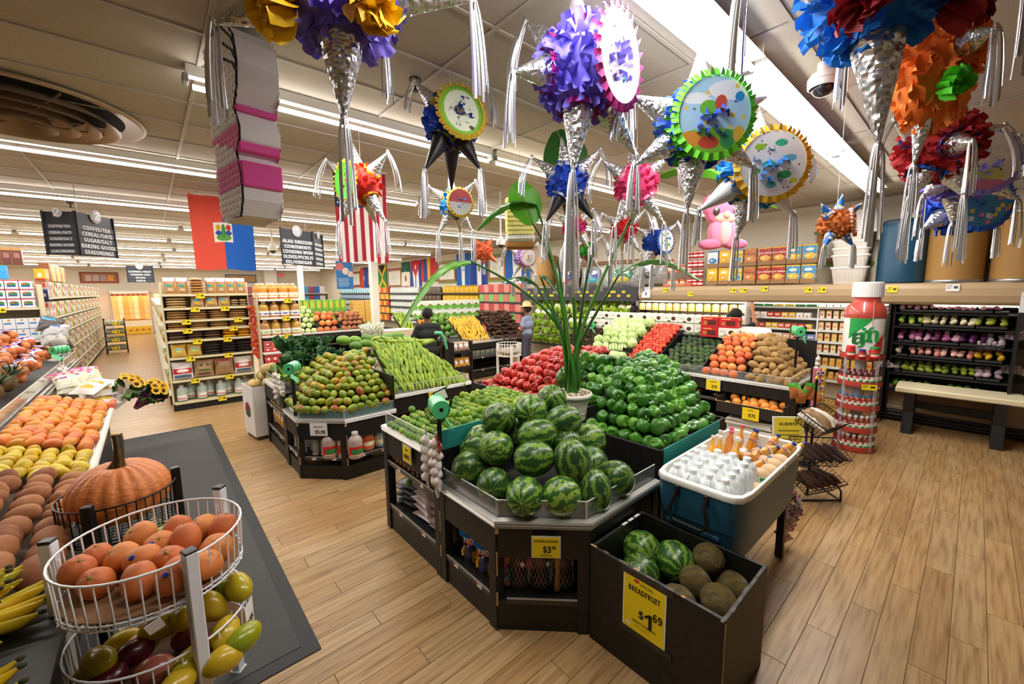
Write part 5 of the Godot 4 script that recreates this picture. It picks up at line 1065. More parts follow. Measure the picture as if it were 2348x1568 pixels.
func step_26_wire_stand():
	var o = thing("wire_basket_stand", "black wire stand with tilted baskets of roots by the long counter", "stand", V(4.82, 0, -0.96), -0.75)
	var m = mat("131315", 0.4, 0.4)
	part(o, "pole", tubem([V(0, 0.0, 0.0), V(0, 1.2, 0)], 0.011, 8), m)
	part(o, "base_bar", tubem([V(-0.24, 0.01, 0.12), V(0.24, 0.01, 0.12)], 0.008, 6), m)
	part(o, "base_arch", tubem([V(-0.24, 0.0, 0.12), V(-0.24, 0.1, 0.12), V(-0.18, 0.19, 0.12), V(0, 0.24, 0.1), V(0.18, 0.19, 0.12), V(0.24, 0.1, 0.12), V(0.24, 0.0, 0.12)], 0.009, 6), m)
	for s in [-1, 1]: part(o, "base_foot", tubem([V(0.24 * s, 0.01, 0.12), V(0.24 * s, 0.01, -0.2)], 0.008, 6), m)
	part(o, "finial", MB.new().ball(V(0, 1.21, 0), V(0.016, 0.02, 0.016), 10, 6), mat("d8b020", 0.4))
	for k in 3:
		var y = [0.2, 0.48, 0.8][k]; var F = Transform3D(eul(0.5, [0.3, -0.1, 0.5][k], 0), V(0.02, y, 0.04))
		var rim = [V(-0.22, 0.07, -0.12), V(0.22, 0.07, -0.12), V(0.22, 0.07, 0.16), V(-0.22, 0.07, 0.16), V(-0.22, 0.07, -0.12)].map(func(p): return F * p)
		var base = [V(-0.17, -0.07, -0.1), V(0.17, -0.07, -0.1), V(0.17, -0.07, 0.12), V(-0.17, -0.07, 0.12), V(-0.17, -0.07, -0.1)].map(func(p): return F * p)
		part(o, "basket_rim", tubem(rim, 0.006, 6), m); part(o, "basket_base_wire", tubem(base, 0.005, 6), m)
		var w = MB.new()
		for i in 9:
			var t = i / 8.0
			w.tube([F * V(lerpf(-0.22, 0.22, t), 0.07, -0.12), F * V(lerpf(-0.17, 0.17, t), -0.07, -0.1), F * V(lerpf(-0.17, 0.17, t), -0.07, 0.12), F * V(lerpf(-0.22, 0.22, t), 0.07, 0.16)], 0.003, 4)
			w.tube([F * V(-0.22, 0.07, lerpf(-0.12, 0.16, t)), F * V(-0.17, -0.07, lerpf(-0.1, 0.12, t)), F * V(0.17, -0.07, lerpf(-0.1, 0.12, t)), F * V(0.22, 0.07, lerpf(-0.12, 0.16, t))], 0.003, 4)
		part(o, "basket_wires", w, m)
		for i in 8:
			var p = o.transform * (F * V(-0.13 + 0.04 * i, 0.0 + 0.03 * (i % 2), 0.02))
			if k < 2: put("yuca", p, o.basis * yto(F.basis * V(0.35, 0.2, 1)), "dark brown cassava root in the %s wire basket, %s from the left" % [["lowest", "middle"][k], ordn(i)], "cassava roots in the wire stand", "cassava_root", "vegetable", 1.05, [0, 2][k])
			elif i < 5: bag("root_bag", "white netted bag of roots in the top wire basket, %s from the left" % ordn(i), "bag", p + V(0, 0.03, 0), V(0.16, 0.26, 0.09), mat(["d8d2c4", "8a6a44", "e0dccf", "cfc6b4", "7a5a3a"][i], 0.6), o.basis * F.basis * eul(-PI / 2, rf(-0.3, 0.3), rf(-0.3, 0.3)), "root bags in the top wire basket", 0.02)
	for k in 6: bag("green_veg_bag", "small orange bag with a green clip hanging above the wire stand, %s from the left" % ordn(k), "bag", V(5.06 + 0.05 * k, 1.0 - 0.035 * (k % 3), -1.2 + 0.03 * k), V(0.1, 0.17, 0.06), tmat(paint(48, 64, "d8884a", [["r", 0, 0, 1, 0.25, "3fb43c"], ["d", 5, 5, 14, "c07030"]]), 0.3), eul(rf(-0.3, 0.3), -0.7, rf(-0.3, 0.3)), "clipped bags above the wire stand")
	for k in 10: bag("snack_bag", "small %s snack packet on the pole rack beside the bottle display, %s from the top" % [["pink", "yellow"][k % 2], ordn(k)], "bag", V(5.62 + 0.07 * (k % 2), 1.12 - 0.09 * (k / 2), -1.12 + 0.03 * (k % 2)), V(0.1, 0.12, 0.04), tmat(paint(48, 48, ["c8788a", "e0b83c"][k % 2], [["e", 0.5, 0.5, 0.25, 0.25, "f0e8d8"], ["e", 0.5, 0.5, 0.12, 0.12, "5a2a6a"]]), 0.3), Basis(Vector3.UP, -0.8), "snack packets beside the bottle display")
	var rk = thing("packet_pole", "thin black pole rack holding snack packets beside the bottle display", "rack", V(5.66, 0, -1.15)); part(rk, "pole", tubem([V(0, 0, -0.03), V(0, 1.25, -0.03)], 0.01, 8), m); part(rk, "foot", MB.new().hard_lathe([Vector2(0, 0), Vector2(0.12, 0), Vector2(0.11, 0.015), Vector2(0, 0.02)], 20), m)
	var ps = thing("yellow_poster", "yellow poster leaning on the end of the potato counter behind the wire stand", "poster", V(5.62, 0.3, -1.35), -0.8); bx(ps, "white_border", Z0, V(0.36, 0.5, 0.01), mat("e8e8e0", 0.6)); bx(ps, "sheet", V(0, 0, 0.006), V(0.33, 0.47, 0.003), mat("e4d23a", 0.6))
	text(ps, "lettering", "ALBERTO", 0.035, mat("2a2a1c", 0.6), V(0, 0.16, 0.008)); for k in 4: bx(ps, "print_line", V(0, 0.08 - 0.05 * k, 0.008), V(0.24, 0.012, 0.001), mat("6a6428", 0.6))
	ps.rotation.x = -0.15
func step_28_bench():
	var o = thing("slab_bench", "black bench with a thick cream slab top before the vegetable shelves", "bench")
	bx(o, "seat_slab", V(8.2, 0.625, -0.06), V(0.56, 0.075, 1.2), mat("eee3bd", 0.5), 0.014, Basis(Vector3.UP, 0.03))
	var bw = mat("1a1c20", 0.5)
	for z in [-0.5, 0.34]: part(o, "leg", MB.new().prism([Vector2(-0.23, 0), Vector2(0.23, 0), Vector2(0.19, 0.3), Vector2(0.22, 0.587), Vector2(-0.22, 0.587), Vector2(-0.17, 0.3)], -0.055, 0.055), bw, V(8.15, 0, z))
	bx(o, "rear_stretcher", V(8.36, 0.35, -0.08), V(0.03, 0.1, 0.74), bw, 0.003)

# ---------------------------------------------------------------- the flowering pot with its giant leaves
func blade(pts, w, fold, hex, under):                             # a big paddle leaf along a path; w: widths, fold: how far the halves droop
	var m = MB.new(); var P = PackedVector3Array(); var n = pts.size()
	for j in n:
		var t = (pts[mini(j + 1, n - 1)] - pts[maxi(j - 1, 0)]).normalized()
		var sd = t.cross(under).normalized(); var dn = sd.cross(t).normalized()
		for i in 9:
			var u = i / 4.0 - 1.0
			P.append(pts[j] + sd * u * w[j] * cos(fold[j]) + (-dn if dn.y > 0 else dn) * absf(u) * w[j] * sin(fold[j]) + V(0, 0.006 * sin(u * 14.0 + j * 2.0), 0))
	return m.sheet(P, 8, n - 1, false, null, false)
func curve(a, b, c, d, n = 14):
	var out = []
	for i in n + 1: out.append(a.bezier_interpolate(b, c, d, float(i) / n))
	return out
func step_30_plant():
	var base = V(2.74, 0.95, -2.3)
	var o = thing("potted_plant", "tall bird of paradise plant with long stalks in a white pot of pebbles", "plant", base)
	part(o, "pot", MB.new().lathe([Vector2(0.0, 0), Vector2(0.115, 0), Vector2(0.12, 0.01), Vector2(0.124, 0.06), Vector2(0.128, 0.062), Vector2(0.128, 0.072), Vector2(0.126, 0.075), Vector2(0.145, 0.16), Vector2(0.148, 0.163), Vector2(0.15, 0.175), Vector2(0.149, 0.18), Vector2(0.155, 0.205), Vector2(0.172, 0.21), Vector2(0.177, 0.222), Vector2(0.175, 0.24), Vector2(0.165, 0.246), Vector2(0.155, 0.24), Vector2(0.152, 0.2)], 48), mat("e6e2d4", 0.35))
	part(o, "soil", MB.new().ball(V(0, 0.2, 0), V(0.15, 0.028, 0.15), 24, 6), mat("4a3c2c", 0.95))
	for k in 150:
		var a = rf(0, TAU); var r = 0.148 * sqrt(rf(0, 1))
		part(o, "pebble", cached("peb%d" % (k % 4), func(): return MB.new().ball(Z0, V(0.012, 0.008, 0.01) * (0.9 + 0.2 * (k % 4)), 7, 5, func(d, p): return p * (1.0 + 0.2 * sin(d.x * 5.0 + k)))), mat(["c8bca4", "a8977c", "e0d6c4", "8a7a64", "b8a68c"][ri(5)], 0.8), V(r * cos(a), 0.232 + 0.02 * (1.0 - r / 0.15) + rf(0, 0.008), r * sin(a)), eul(rf(0, 6), rf(0, 6), 0))
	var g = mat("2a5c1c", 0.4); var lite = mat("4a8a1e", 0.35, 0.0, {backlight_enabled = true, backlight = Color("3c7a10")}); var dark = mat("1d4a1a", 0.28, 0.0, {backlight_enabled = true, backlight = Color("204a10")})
	var W = func(x, y, z): return V(x, y, z) - base
	# stalk: end point, bend; leaf: path and half width
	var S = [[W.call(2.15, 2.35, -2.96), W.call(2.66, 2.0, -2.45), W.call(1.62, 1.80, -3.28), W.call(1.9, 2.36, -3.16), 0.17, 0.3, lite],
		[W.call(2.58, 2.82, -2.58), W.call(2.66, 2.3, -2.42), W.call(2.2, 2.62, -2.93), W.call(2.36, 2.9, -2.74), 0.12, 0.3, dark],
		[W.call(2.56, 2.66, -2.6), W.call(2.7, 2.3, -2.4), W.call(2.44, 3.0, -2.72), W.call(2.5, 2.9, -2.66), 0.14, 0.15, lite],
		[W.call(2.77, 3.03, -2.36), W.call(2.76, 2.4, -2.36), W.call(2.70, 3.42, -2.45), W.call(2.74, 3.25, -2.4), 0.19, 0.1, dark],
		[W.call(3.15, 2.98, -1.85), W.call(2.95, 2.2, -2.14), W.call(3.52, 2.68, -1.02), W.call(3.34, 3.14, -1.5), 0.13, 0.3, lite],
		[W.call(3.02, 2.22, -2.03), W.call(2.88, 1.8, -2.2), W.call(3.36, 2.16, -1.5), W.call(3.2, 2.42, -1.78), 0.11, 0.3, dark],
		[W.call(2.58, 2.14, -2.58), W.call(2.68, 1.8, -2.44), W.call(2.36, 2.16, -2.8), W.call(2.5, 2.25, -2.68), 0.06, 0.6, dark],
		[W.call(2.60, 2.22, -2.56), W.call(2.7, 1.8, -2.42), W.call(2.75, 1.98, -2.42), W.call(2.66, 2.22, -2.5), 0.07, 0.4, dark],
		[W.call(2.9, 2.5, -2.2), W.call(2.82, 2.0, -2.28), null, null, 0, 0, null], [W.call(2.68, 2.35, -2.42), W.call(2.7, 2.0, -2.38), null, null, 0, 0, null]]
	for k in S.size():
		var q = S[k]; var a = k * 2.39; var root = V(0.045 * cos(a), 0.23, 0.045 * sin(a))
		var pts = curve(root, root + V(0, 0.45, 0) + (q[1] - root) * 0.1, q[1], q[0])
		var ww = []
		for i in pts.size(): ww.append(lerpf(0.024, 0.0085, pow(i / 14.0, 0.6)))
		var st = part(o, "stalk", tubem(pts, ww, 8), mat(["2f6a1e", "3c7a20", "245018"][k % 3], 0.4))
		if q[2] != null:
			var L = curve(q[0], q[0].lerp(q[3], 0.6) , q[3], q[2], 16); var w = []; var f = []
			for i in 17:
				var t = i / 16.0
				w.append(q[4] * pow(sin(PI * clampf(0.03 + 0.95 * t, 0.0, 1.0)), 0.55)); f.append(q[5])
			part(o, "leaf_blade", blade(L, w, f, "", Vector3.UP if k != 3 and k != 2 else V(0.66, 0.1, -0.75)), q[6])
			part(o, "midrib", tubem(L, 0.006, 6), mat("6a9a3c", 0.4))
	for k in 5:                                                    # short broken leaf bases round the crown
		var a = k * 1.3; var d = V(cos(a) * 0.35, 1, sin(a) * 0.35)
		part(o, "leaf_base", blade(curve(V(0.05 * cos(a), 0.23, 0.05 * sin(a)), V(0.06 * cos(a), 0.35, 0.06 * sin(a)), V(0.09 * cos(a), 0.45, 0.09 * sin(a)), V(0.14 * cos(a), rf(0.5, 0.62), 0.14 * sin(a)), 8), [0.018, 0.022, 0.024, 0.024, 0.022, 0.018, 0.014, 0.008, 0.002], [0.5, 0.5, 0.5, 0.5, 0.5, 0.5, 0.5, 0.5, 0.5], "", V(cos(a), 0.1, sin(a))), mat(["3a6a24", "5a6a2a", "2c5a20"][k % 3], 0.5))

# ---------------------------------------------------------------- the long counter on the left and the wire baskets before it
func step_50_left_counter():
	var c = thing("two_tier_counter", "long two tier counter on the left with steel rails and mangoes", "display counter")
	var st = mat("a9a49c", 0.28, 0.85); var bw = black_wood(); var wd = mat("5a4630", 0.7)
	bx(c, "lower_body", V(-1.2, 0.32, -4.3), V(1.4, 0.64, 5.4), bw, 0.003)
	bx(c, "upper_body", V(-1.75, 0.42, -6.3), V(1.3, 0.84, 9.4), bw, 0.003)
	bx(c, "lower_rail", V(-0.47, 0.7, -4.9), V(0.05, 0.1, 4.3), st, 0.008)
	bx(c, "rail_bumper", V(-0.45, 0.73, -5.6), V(0.05, 0.045, 2.9), mat("d8d0c4", 0.4), 0.012)
	part(c, "rail_grip", tubem([V(-0.44, 0.77, -7.02), V(-0.44, 0.77, -6.75)], 0.035, 12), mat("d86a50", 0.5))
	bx(c, "sloped_bed", V(-0.76, 0.72, -4.9), V(0.62, 0.02, 4.3), wd, 0, eul(0, 0, -0.26))
	for k in 3: bx(c, "upper_rail", V(-1.06 + 0.012 * (k % 2), 0.84 + 0.035 * k, -6.3), V(0.03, 0.026, 9.4), st, 0.006)
	bx(c, "acrylic_guard", V(-1.09, 1.0, -6.3), V(0.008, 0.13, 9.4), glass("f0f4f0", 0.12)); bx(c, "guard_edge", V(-1.09, 1.066, -6.3), V(0.01, 0.006, 9.4), mat("c9cec6", 0.3))
	bx(c, "upper_bed", V(-1.6, 0.96, -6.3), V(1.05, 0.02, 9.4), bw, 0, eul(0, 0, -0.3))
	bx(c, "inner_fascia", V(-1.04, 0.79, -6.3), V(0.02, 0.06, 9.2), wd)
	for q in [[-5.9, "upper"], [-5.2, "lower"]]: card("price_card", "white hanging price strip with a green top on the %s part of the left counter" % q[1], V(-1.01, 0.86, q[0] - 0.6), Basis(Vector3.UP, PI / 2) * eul(0, 0, 0.1), 0.1, 0.2, "eceade", [["4/$5", 0.03, 0, 0.14, "2a2a2a"]], false)
	var L = func(z0, z1): return [V(-0.53, 0, z0), V(-0.53, 0, z1)]
	var t = slope(6, 0.0, 0.77, 0.47, 0.92, 0.02)
	heap("orange_mango", "orange_mango", "orange mango in the lower left tier, %s along row %s from the rail", "orange mangoes in the lower left tier", L.call(-5.0, -6.95), t, 0.118, 0.012, "any", 0.9, 1.05, "fruit")
	heap("lemon", "yellow_mango", "small yellow mango in the lower left tier, %s along row %s from the rail", "yellow mangoes in the lower left tier", L.call(-4.3, -4.96), [[0.0, 0.765], [0.09, 0.79], [0.18, 0.82], [0.27, 0.85], [0.36, 0.88], [0.45, 0.9]], 0.092, 0.012, "any", 0.95, 1.1, "fruit")
	heap("mamey", "brown_mamey", "brown mamey fruit in the lower left tier, %s along row %s from the rail", "brown mameys in the lower left tier", L.call(-3.45, -4.25), slope(4, 0.0, 0.78, 0.42, 0.93), 0.132, 0.014, "any", 0.95, 1.1, "fruit")
	heap("mamey", "large_mamey", "large pinkish mamey nearest the bananas, %s along row %s from the rail", "large pinkish mameys near the bananas", L.call(-2.75, -3.4), [[-0.02, 0.8], [0.14, 0.84], [0.28, 0.9]], 0.155, 0.014, "lay", 1.2, 1.35, "fruit")
	# bananas: hands of fruit, each a bunch with its fingers
	var tb = thing("banana_table", "dark table of yellow bananas at the lower left edge", "table"); bx(tb, "top", V(-0.85, 0.74, -1.95), V(0.95, 0.04, 1.5), bw, 0.003); bx(tb, "skirt", V(-0.85, 0.36, -1.95), V(0.9, 0.72, 1.44), bw)
	var F = fruit("banana")
	for r in 6:
		for k in 5:
			var y = 0.8 + 0.055 * r
			var h = thing("banana_hand", "hand of yellow bananas with green tips, %s from the front in layer %s of the pile" % [ordn(k), ordn(r)], "fruit", V(-0.54 - 0.055 * r + rf(-0.03, 0.03) - 0.3 * (k % 2) * 0.3, y, -1.45 - 0.27 * k - 0.1 * (r % 2)), rf(-0.25, 0.25), "hands of bananas")
			for j in 5:
				var b = eul(rf(-0.06, 0.06), 0.16 * (j - 2), 0) * Basis(V(0, -1, 0), V(1, 0, 0), V(0, 0, 1)) * eul(0, PI, 0)
				var q = F[ri(4)]
				var bn = part(h, "banana", q[0], q[1], V(-0.01 * absf(j - 2), 0.012 * (j % 2), -0.052 * (j - 2)), b.scaled(V(1.12, 1.12, 1.12)))
				if (r + k) % 2 == 0: part(bn, "tip", cached("btip", func(): return MB.new().ball(Z0, V(0.009, 0.012, 0.009), 7, 5)), mat("3a3a1c", 0.8), V(0.025, 0.095, 0))
			part(h, "crown", MB.new().ball(V(-0.11, 0.0, 0), V(0.025, 0.022, 0.09), 8, 6), mat("6f7a2a", 0.7))
	# upper tier: pineapples, lemons in bags, netted onions
	for k in 7:
		var p = V(-1.32 - 0.18 * (k % 2), 1.06 + 0.05 * (k % 2), -5.6 - 0.32 * k)
		var o = thing("pineapple", "pineapple with a spiky green crown on the upper left tier, %s from the near end" % ordn(k), "fruit", p, rf(0, 6), "pineapples on the upper left tier")
		o.basis = eul(rf(-0.3, 0.3), rf(0, 6), rf(-0.2, 0.3) - 0.3)
		part(o, "body", cached("pine", func():
			var m = MB.new()
			return m.ball(Z0, V(0.066, 0.1, 0.066), 20, 14, func(d, q): return q * (1.0 + 0.05 * cos(atan2(d.z, d.x) * 8.0 + d.y * 9.0) * cos(atan2(d.z, d.x) * 8.0 - d.y * 9.0)), func(d): return mixc("7a5a24", "3e2c14", 0.5 - 0.6 * cos(atan2(d.z, d.x) * 8.0 + d.y * 9.0) * cos(atan2(d.z, d.x) * 8.0 - d.y * 9.0)))), vmat(0.7))
		for j in 22:
			var a = j * 2.4; var sp = 0.15 + 0.75 * (1.0 - j / 22.0)
			part(o, "crown_leaf", cached("pleaf", func(): return blade(curve(V(0, 0, 0), V(0, 0.07, 0.0), V(0, 0.13, 0.012), V(0, 0.2, 0.05), 6), [0.011, 0.012, 0.011, 0.009, 0.007, 0.004, 0.001], [0.4, 0.4, 0.4, 0.4, 0.4, 0.4, 0.4], "", V(0, 0, 1))), mat(["2f4a24", "46603a", "5a7048"][j % 3], 0.55), V(0, 0.09, 0), Basis(Vector3.UP, a) * eul(sp, 0, 0))
	var net = mat("c86a34", 0.3, 0.0, {clearcoat_enabled = true})
	for k in 15:
		var p = V(-1.3 - 0.16 * (k % 3), 1.1 + 0.13 * (k % 3) + 0.02 * (k / 3), -7.75 - 0.42 * (k / 3))
		var o = thing("onion_net_bag", "red net bag of brown onions on the upper left tier, %s of the heap" % ordn(k), "bag", p, rf(0, 6), "onion net bags on the upper left tier")
		for j in 9:
			var q = fruit("onion")[j % 3]; var a = j * 2.4
			part(o, "onion", q[0], q[1], V(0.075 * cos(a) * (j % 3) * 0.5, 0.05 * (j / 3) - 0.02, 0.085 * sin(a)), eul(rf(0, 6), rf(0, 6), 0).scaled(V(1.15, 1.15, 1.15)))
		part(o, "wrapper_top", pillow(0.2, 0.14, 0.05, 0.5, 0.04), tmat(paint(64, 48, "dccfe4", [["r", 0.1, 0.2, 0.8, 0.25, "5a3a9a"], ["d", 4, 4, 14, "c8502c"]]), 0.25), V(0.02, 0.12, 0.0), eul(-1.1, rf(-0.5, 0.5), 0.2))
	for k in 7: 
		var o = thing("lemon_bag", "clear bag of yellow lemons with a dark label beside the pineapples, %s from the near end" % ordn(k), "bag", V(-1.66 + 0.1 * (k % 2), 1.24, -6.1 - 0.33 * k), rf(0, 6), "lemon bags on the upper left tier")
		for j in 8: part(o, "lemon", fruit("lemon")[j % 4][0], fruit("lemon")[j % 4][1], V(0.08 * cos(j * 2.4), 0.045 * (j / 4), 0.08 * sin(j * 2.4)), eul(rf(0, 6), rf(0, 6), 0).scaled(V(0.95, 0.95, 0.95)))
		part(o, "film", pillow(0.26, 0.2, 0.06, 0.5, 0.03), tmat(paint(64, 48, "d8b83c", [["r", 0.05, 0.1, 0.4, 0.6, "2a3a5a"], ["r", 0.5, 0.3, 0.3, 0.25, "f0ecd8"], ["d", 3, 3, 14, "6a9a3c"]]), 0.2), V(0, 0.13, 0.02), eul(-1.0, 0, 0))
	# garlic, sunflowers and paper sacks at the far end
	for k in 2: garlic_braid(V(-1.03, 1.1, -8.7 - 0.25 * k), 10, "garlic braid with a red ribbon at the far end of the left counter, %s one" % ["nearer", "farther"][k])
	for k in 3: bag_roll(V(-1.1, 1.25, -9.4), 0.5, "green plastic bag roll at the far end of the left counter", 0.4) if k == 0 else null
	for k in 5: bag("flour_sack", "white paper sack with a yellow print at the end of the lower left tier, %s from the top" % ordn(k), "bag", V(-0.62 + 0.06 * (k % 2), 0.95 - 0.06 * k + 0.0, -7.25 - 0.08 * (k % 3)), V(0.3, 0.34, 0.14), tmat(paint(64, 64, "e6e2dc", [["r", 0.1, 0.35, 0.8, 0.12, "d0a020"], ["e", 0.5, 0.7, 0.3, 0.1, "d8b040"]]), 0.6), eul(-1.1 + rf(-0.3, 0.3), rf(-0.8, 0.8), rf(-0.3, 0.3)), "white sacks on the left counter", 0.03)
	for b in 2:
		var o = thing("sunflower_bouquet", "wrapped bouquet of yellow sunflowers at the end of the left counter, %s" % ["left one", "right one in purple paper"][b], "flowers", V(-0.46 + 0.2 * b, 0.62 - 0.08 * b, -7.35 - 0.2 * b))
		o.basis = eul(0.5, 0.5 - 0.6 * b, -0.35 - 0.35 * b)
		part(o, "wrapper", MB.new().lathe([Vector2(0.03, 0.0), Vector2(0.07, 0.14), Vector2(0.15, 0.33), Vector2(0.17, 0.37)], 14), mat(["e8e6ee", "8a2a7a"][b], 0.2, 0.0, {transparency = BaseMaterial3D.TRANSPARENCY_ALPHA, albedo_color = Color(Color(["f0eef4", "8a2a7a"][b]), 0.45 if b == 0 else 0.95)}))
		for k in 8:
			var a = k * 2.4; var r = 0.035 + 0.09 * sqrt(k / 8.0); var hd = part(o, "flower_head", cached("sfc", func(): return MB.new().ball(Z0, V(0.03, 0.012, 0.03), 14, 6)), mat("2a1a0c", 0.9), V(r * cos(a), 0.42 + 0.05 * (1.0 - r * 6.0), r * sin(a)), yto(V(r * cos(a) * 5.0, 1, r * sin(a) * 5.0)))
			part(hd, "petals", cached("sfp", func():
				var m = MB.new()
				for j in 18:
					var q = TAU * j / 18; m.at(V(0.026 * cos(q), 0, 0.026 * sin(q)), Basis(Vector3.UP, -q) * eul(0, 0, 0.3 + 0.2 * (j % 2)))
					m.prism([Vector2(0, -0.009), Vector2(0.02, -0.011), Vector2(0.042, 0), Vector2(0.02, 0.011), Vector2(0, 0.009)], -0.001, 0.001, Basis(V(1, 0, 0), V(0, 0, -1), V(0, 1, 0)))
				return m), mat("e8b414", 0.5))
		for k in 9: part(o, "leaf", cached("leaf%d" % (k % 4), func(): return leafm(0.2, 0.3, 0.09, k % 4)), mat(["3a6a1e", "5a8a2c"][k % 2], 0.5), V(0.06 * cos(k * 2.0), 0.2, 0.06 * sin(k * 2.0)), yto(V(cos(k * 2.0) * 0.7, 1, sin(k * 2.0) * 0.7)).scaled(V(0.6, 0.75, 0.6)))
	for k in 6: bag("salad_bag", "clear salad bag with a magenta header past the sunflowers, %s in the heap" % ordn(k), "bag", V(-0.95 + 0.1 * (k % 3), 0.86 + 0.08 * (k / 3), -8.2 - 0.2 * (k % 3)), V(0.24, 0.28, 0.08), tmat(paint(64, 64, "e0dcc8", [["r", 0, 0, 1, 0.25, "c0508a"], ["r", 0.1, 0.4, 0.5, 0.12, "8a4a7a"], ["d", 5, 5, 30, "d0d8a0"]]), 0.2), eul(-0.8, rf(-0.5, 0.5), rf(-0.3, 0.3)), "salad bags past the sunflowers", 0.03)

func step_52_wire_baskets():
	var wm = mat("eceef2", 0.35, 0.1); var bm = mat("101012", 0.4, 0.3)
	var C = V(-0.075, 0, -2.30); var r = 0.318
	var o = thing("white_wire_stand", "white round two basket wire stand on square posts full of fruit", "stand")
	wire_basket(o, C, r, 0.86, 1.05, 44, wm, 0.0034)
	wire_basket(o, C, r, 0.46, 0.66, 44, wm, 0.0034)
	for p in [V(-0.405, 0, -2.47), V(0.03, 0, -1.985), V(0.19, 0, -2.56)]:
		var a = atan2(p.x - C.x, p.z - C.z); var b = Basis(Vector3.UP, a)
		bx(o, "square_post", p + V(0, 0.54, 0), V(0.045, 1.08, 0.045), mat("e2e6ee", 0.35), 0.004, b)
		bx(o, "post_cap", p + V(0, 1.085, 0), V(0.046, 0.014, 0.046), mat("141414", 0.4), 0.004, b)
		for k in 3: bx(o, "slot_clip", p + b * V(0, 0.98 - 0.06 * k, -0.025), V(0.012, 0.035, 0.008), wm, 0.002, b)
		bx(o, "foot", p + V(0, 0.008, 0), V(0.06, 0.016, 0.06), mat("d0d0d4", 0.4), 0.003, b)
	part(o, "cardboard_liner", MB.new().hard_lathe([Vector2(0, 0.882), Vector2(0.3, 0.882), Vector2(0.3, 0.888), Vector2(0, 0.888)], 36), mat("8a6444", 0.9), C)
	part(o, "cardboard_liner", MB.new().hard_lathe([Vector2(0, 0.482), Vector2(0.3, 0.482), Vector2(0.3, 0.488), Vector2(0, 0.488)], 36), mat("6a4c34", 0.9), C)
	bx(o, "paper_scrap", C + V(-0.02, 0.84, 0.33), V(0.05, 0.05, 0.003), mat("e8e8e8", 0.7), 0, eul(0.2, 0.1, 0.3))
	card("price_card", "white price card clipped to the right of the lower white basket", C + V(0.30, 0.64, 0.13), Basis(Vector3.UP, 1.1), 0.09, 0.15, "eceae4", [["2/$5", 0.03, 0, 0.09, "2a2a2a"]], false)
	var S = [[-0.26, -2.25, 0], [-0.13, -2.13, 1], [-0.02, -2.05, 2], [-0.27, -2.45, 0], [-0.19, -2.38, 1], [-0.12, -2.28, 2], [-0.13, -2.57, 0], [0.0, -2.48, 1], [0.1, -2.45, 0], [0.17, -2.34, 1], [0.13, -2.2, 0], [0.03, -2.33, 2], [0.08, -2.09, 0], [-0.03, -2.2, 1], [-0.32, -2.35, 2], [-0.06, -2.4, 0]]
	for k in S.size():
		var q = S[k]; var y = 0.945 + 0.012 * (q[2])
		var f = put("squash", V(q[0], y, q[1]), eul(rf(-0.7, 0.7), rf(0, 6), rf(-0.7, 0.7)), "round orange fruit in the upper white wire basket, %s of the layer" % ordn(k), "round orange fruit in the white basket", "orange_fruit", "fruit", 0.98, ri(3))
		if k in [0, 2, 5, 8, 13, 15]: part(f, "blue_sticker", cached("stk", func(): return MB.new().ball(Z0, V(0.013, 0.003, 0.011), 12, 4)), mat("1c3fb0", 0.3), f.basis.orthonormalized().inverse() * (V(-0.45, 0.62, 0.64).normalized() * 0.0655), f.basis.orthonormalized().inverse() * yto(V(-0.45, 0.62, 0.64)))
	var P = [[-0.26, 0.6, -2.14, 3], [-0.12, 0.62, -2.06, 4], [-0.23, 0.58, -2.38, 0], [-0.18, 0.62, -2.22, 3], [-0.09, 0.66, -2.27, 1], [-0.15, 0.6, -2.3, 0], [-0.01, 0.67, -2.24, 2], [-0.01, 0.6, -2.03, 1], [0.2, 0.72, -2.22, 1], [0.12, 0.62, -2.08, 0], [0.18, 0.6, -2.02, 5], [0.1, 0.58, -1.98, 0], [0.09, 0.68, -2.22, 0], [0.17, 0.66, -2.33, 5], [0.1, 0.66, -2.36, 3], [-0.05, 0.58, -1.97, 0], [-0.3, 0.58, -2.27, 0], [0.0, 0.56, -2.3, 4], [-0.1, 0.56, -2.5, 3], [0.08, 0.56, -2.5, 4], [-0.28, 0.66, -2.2, 1], [0.05, 0.56, -2.12, 4]]
	for k in P.size():
		var q = P[k]; var f = put("passion", V(q[0], q[1] - 0.02, q[2]), yto(V(rf(-1, 1), rf(-0.3, 0.4), rf(-1, 1))), "%s mango in the lower white wire basket, %s of the pile" % [["smooth yellow", "golden yellow", "olive yellow", "wine red", "dusky pink", "green"][q[3]], ordn(k)], "", "smooth_mango", "fruit", 1.0, q[3])
		if k % 3 == 0: part(f, "stem", tubem([V(0, 0.07, 0), V(0.004, 0.095, 0)], 0.005, 6), mat("8a9a3c", 0.7))
	# black stand with the pumpkin
	var D = V(-0.235, 0, -3.27)
	var b = thing("black_wire_stand", "black round wire basket stand holding the big pumpkin", "stand")
	wire_basket(b, D, 0.262, 0.74, 0.95, 40, bm, 0.0032)
	for p in [V(0.03, 0, -3.3), V(-0.34, 0, -2.99), V(-0.38, 0, -3.5)]:
		bx(b, "square_post", p + V(0, 0.5, 0), V(0.045, 1.0, 0.045), bm, 0.004, Basis(Vector3.UP, atan2(p.x - D.x, p.z - D.z)))
		bx(b, "post_foot", p + V(0, 0.008, 0), V(0.06, 0.016, 0.06), bm, 0.003)
	wire_basket(b, D, 0.262, 0.3, 0.46, 30, bm, 0.0032)
	var pk = thing("pumpkin", "huge ribbed orange pumpkin with a long dark stem in the black basket", "pumpkin", D + V(0.01, 0.765, 0.0))
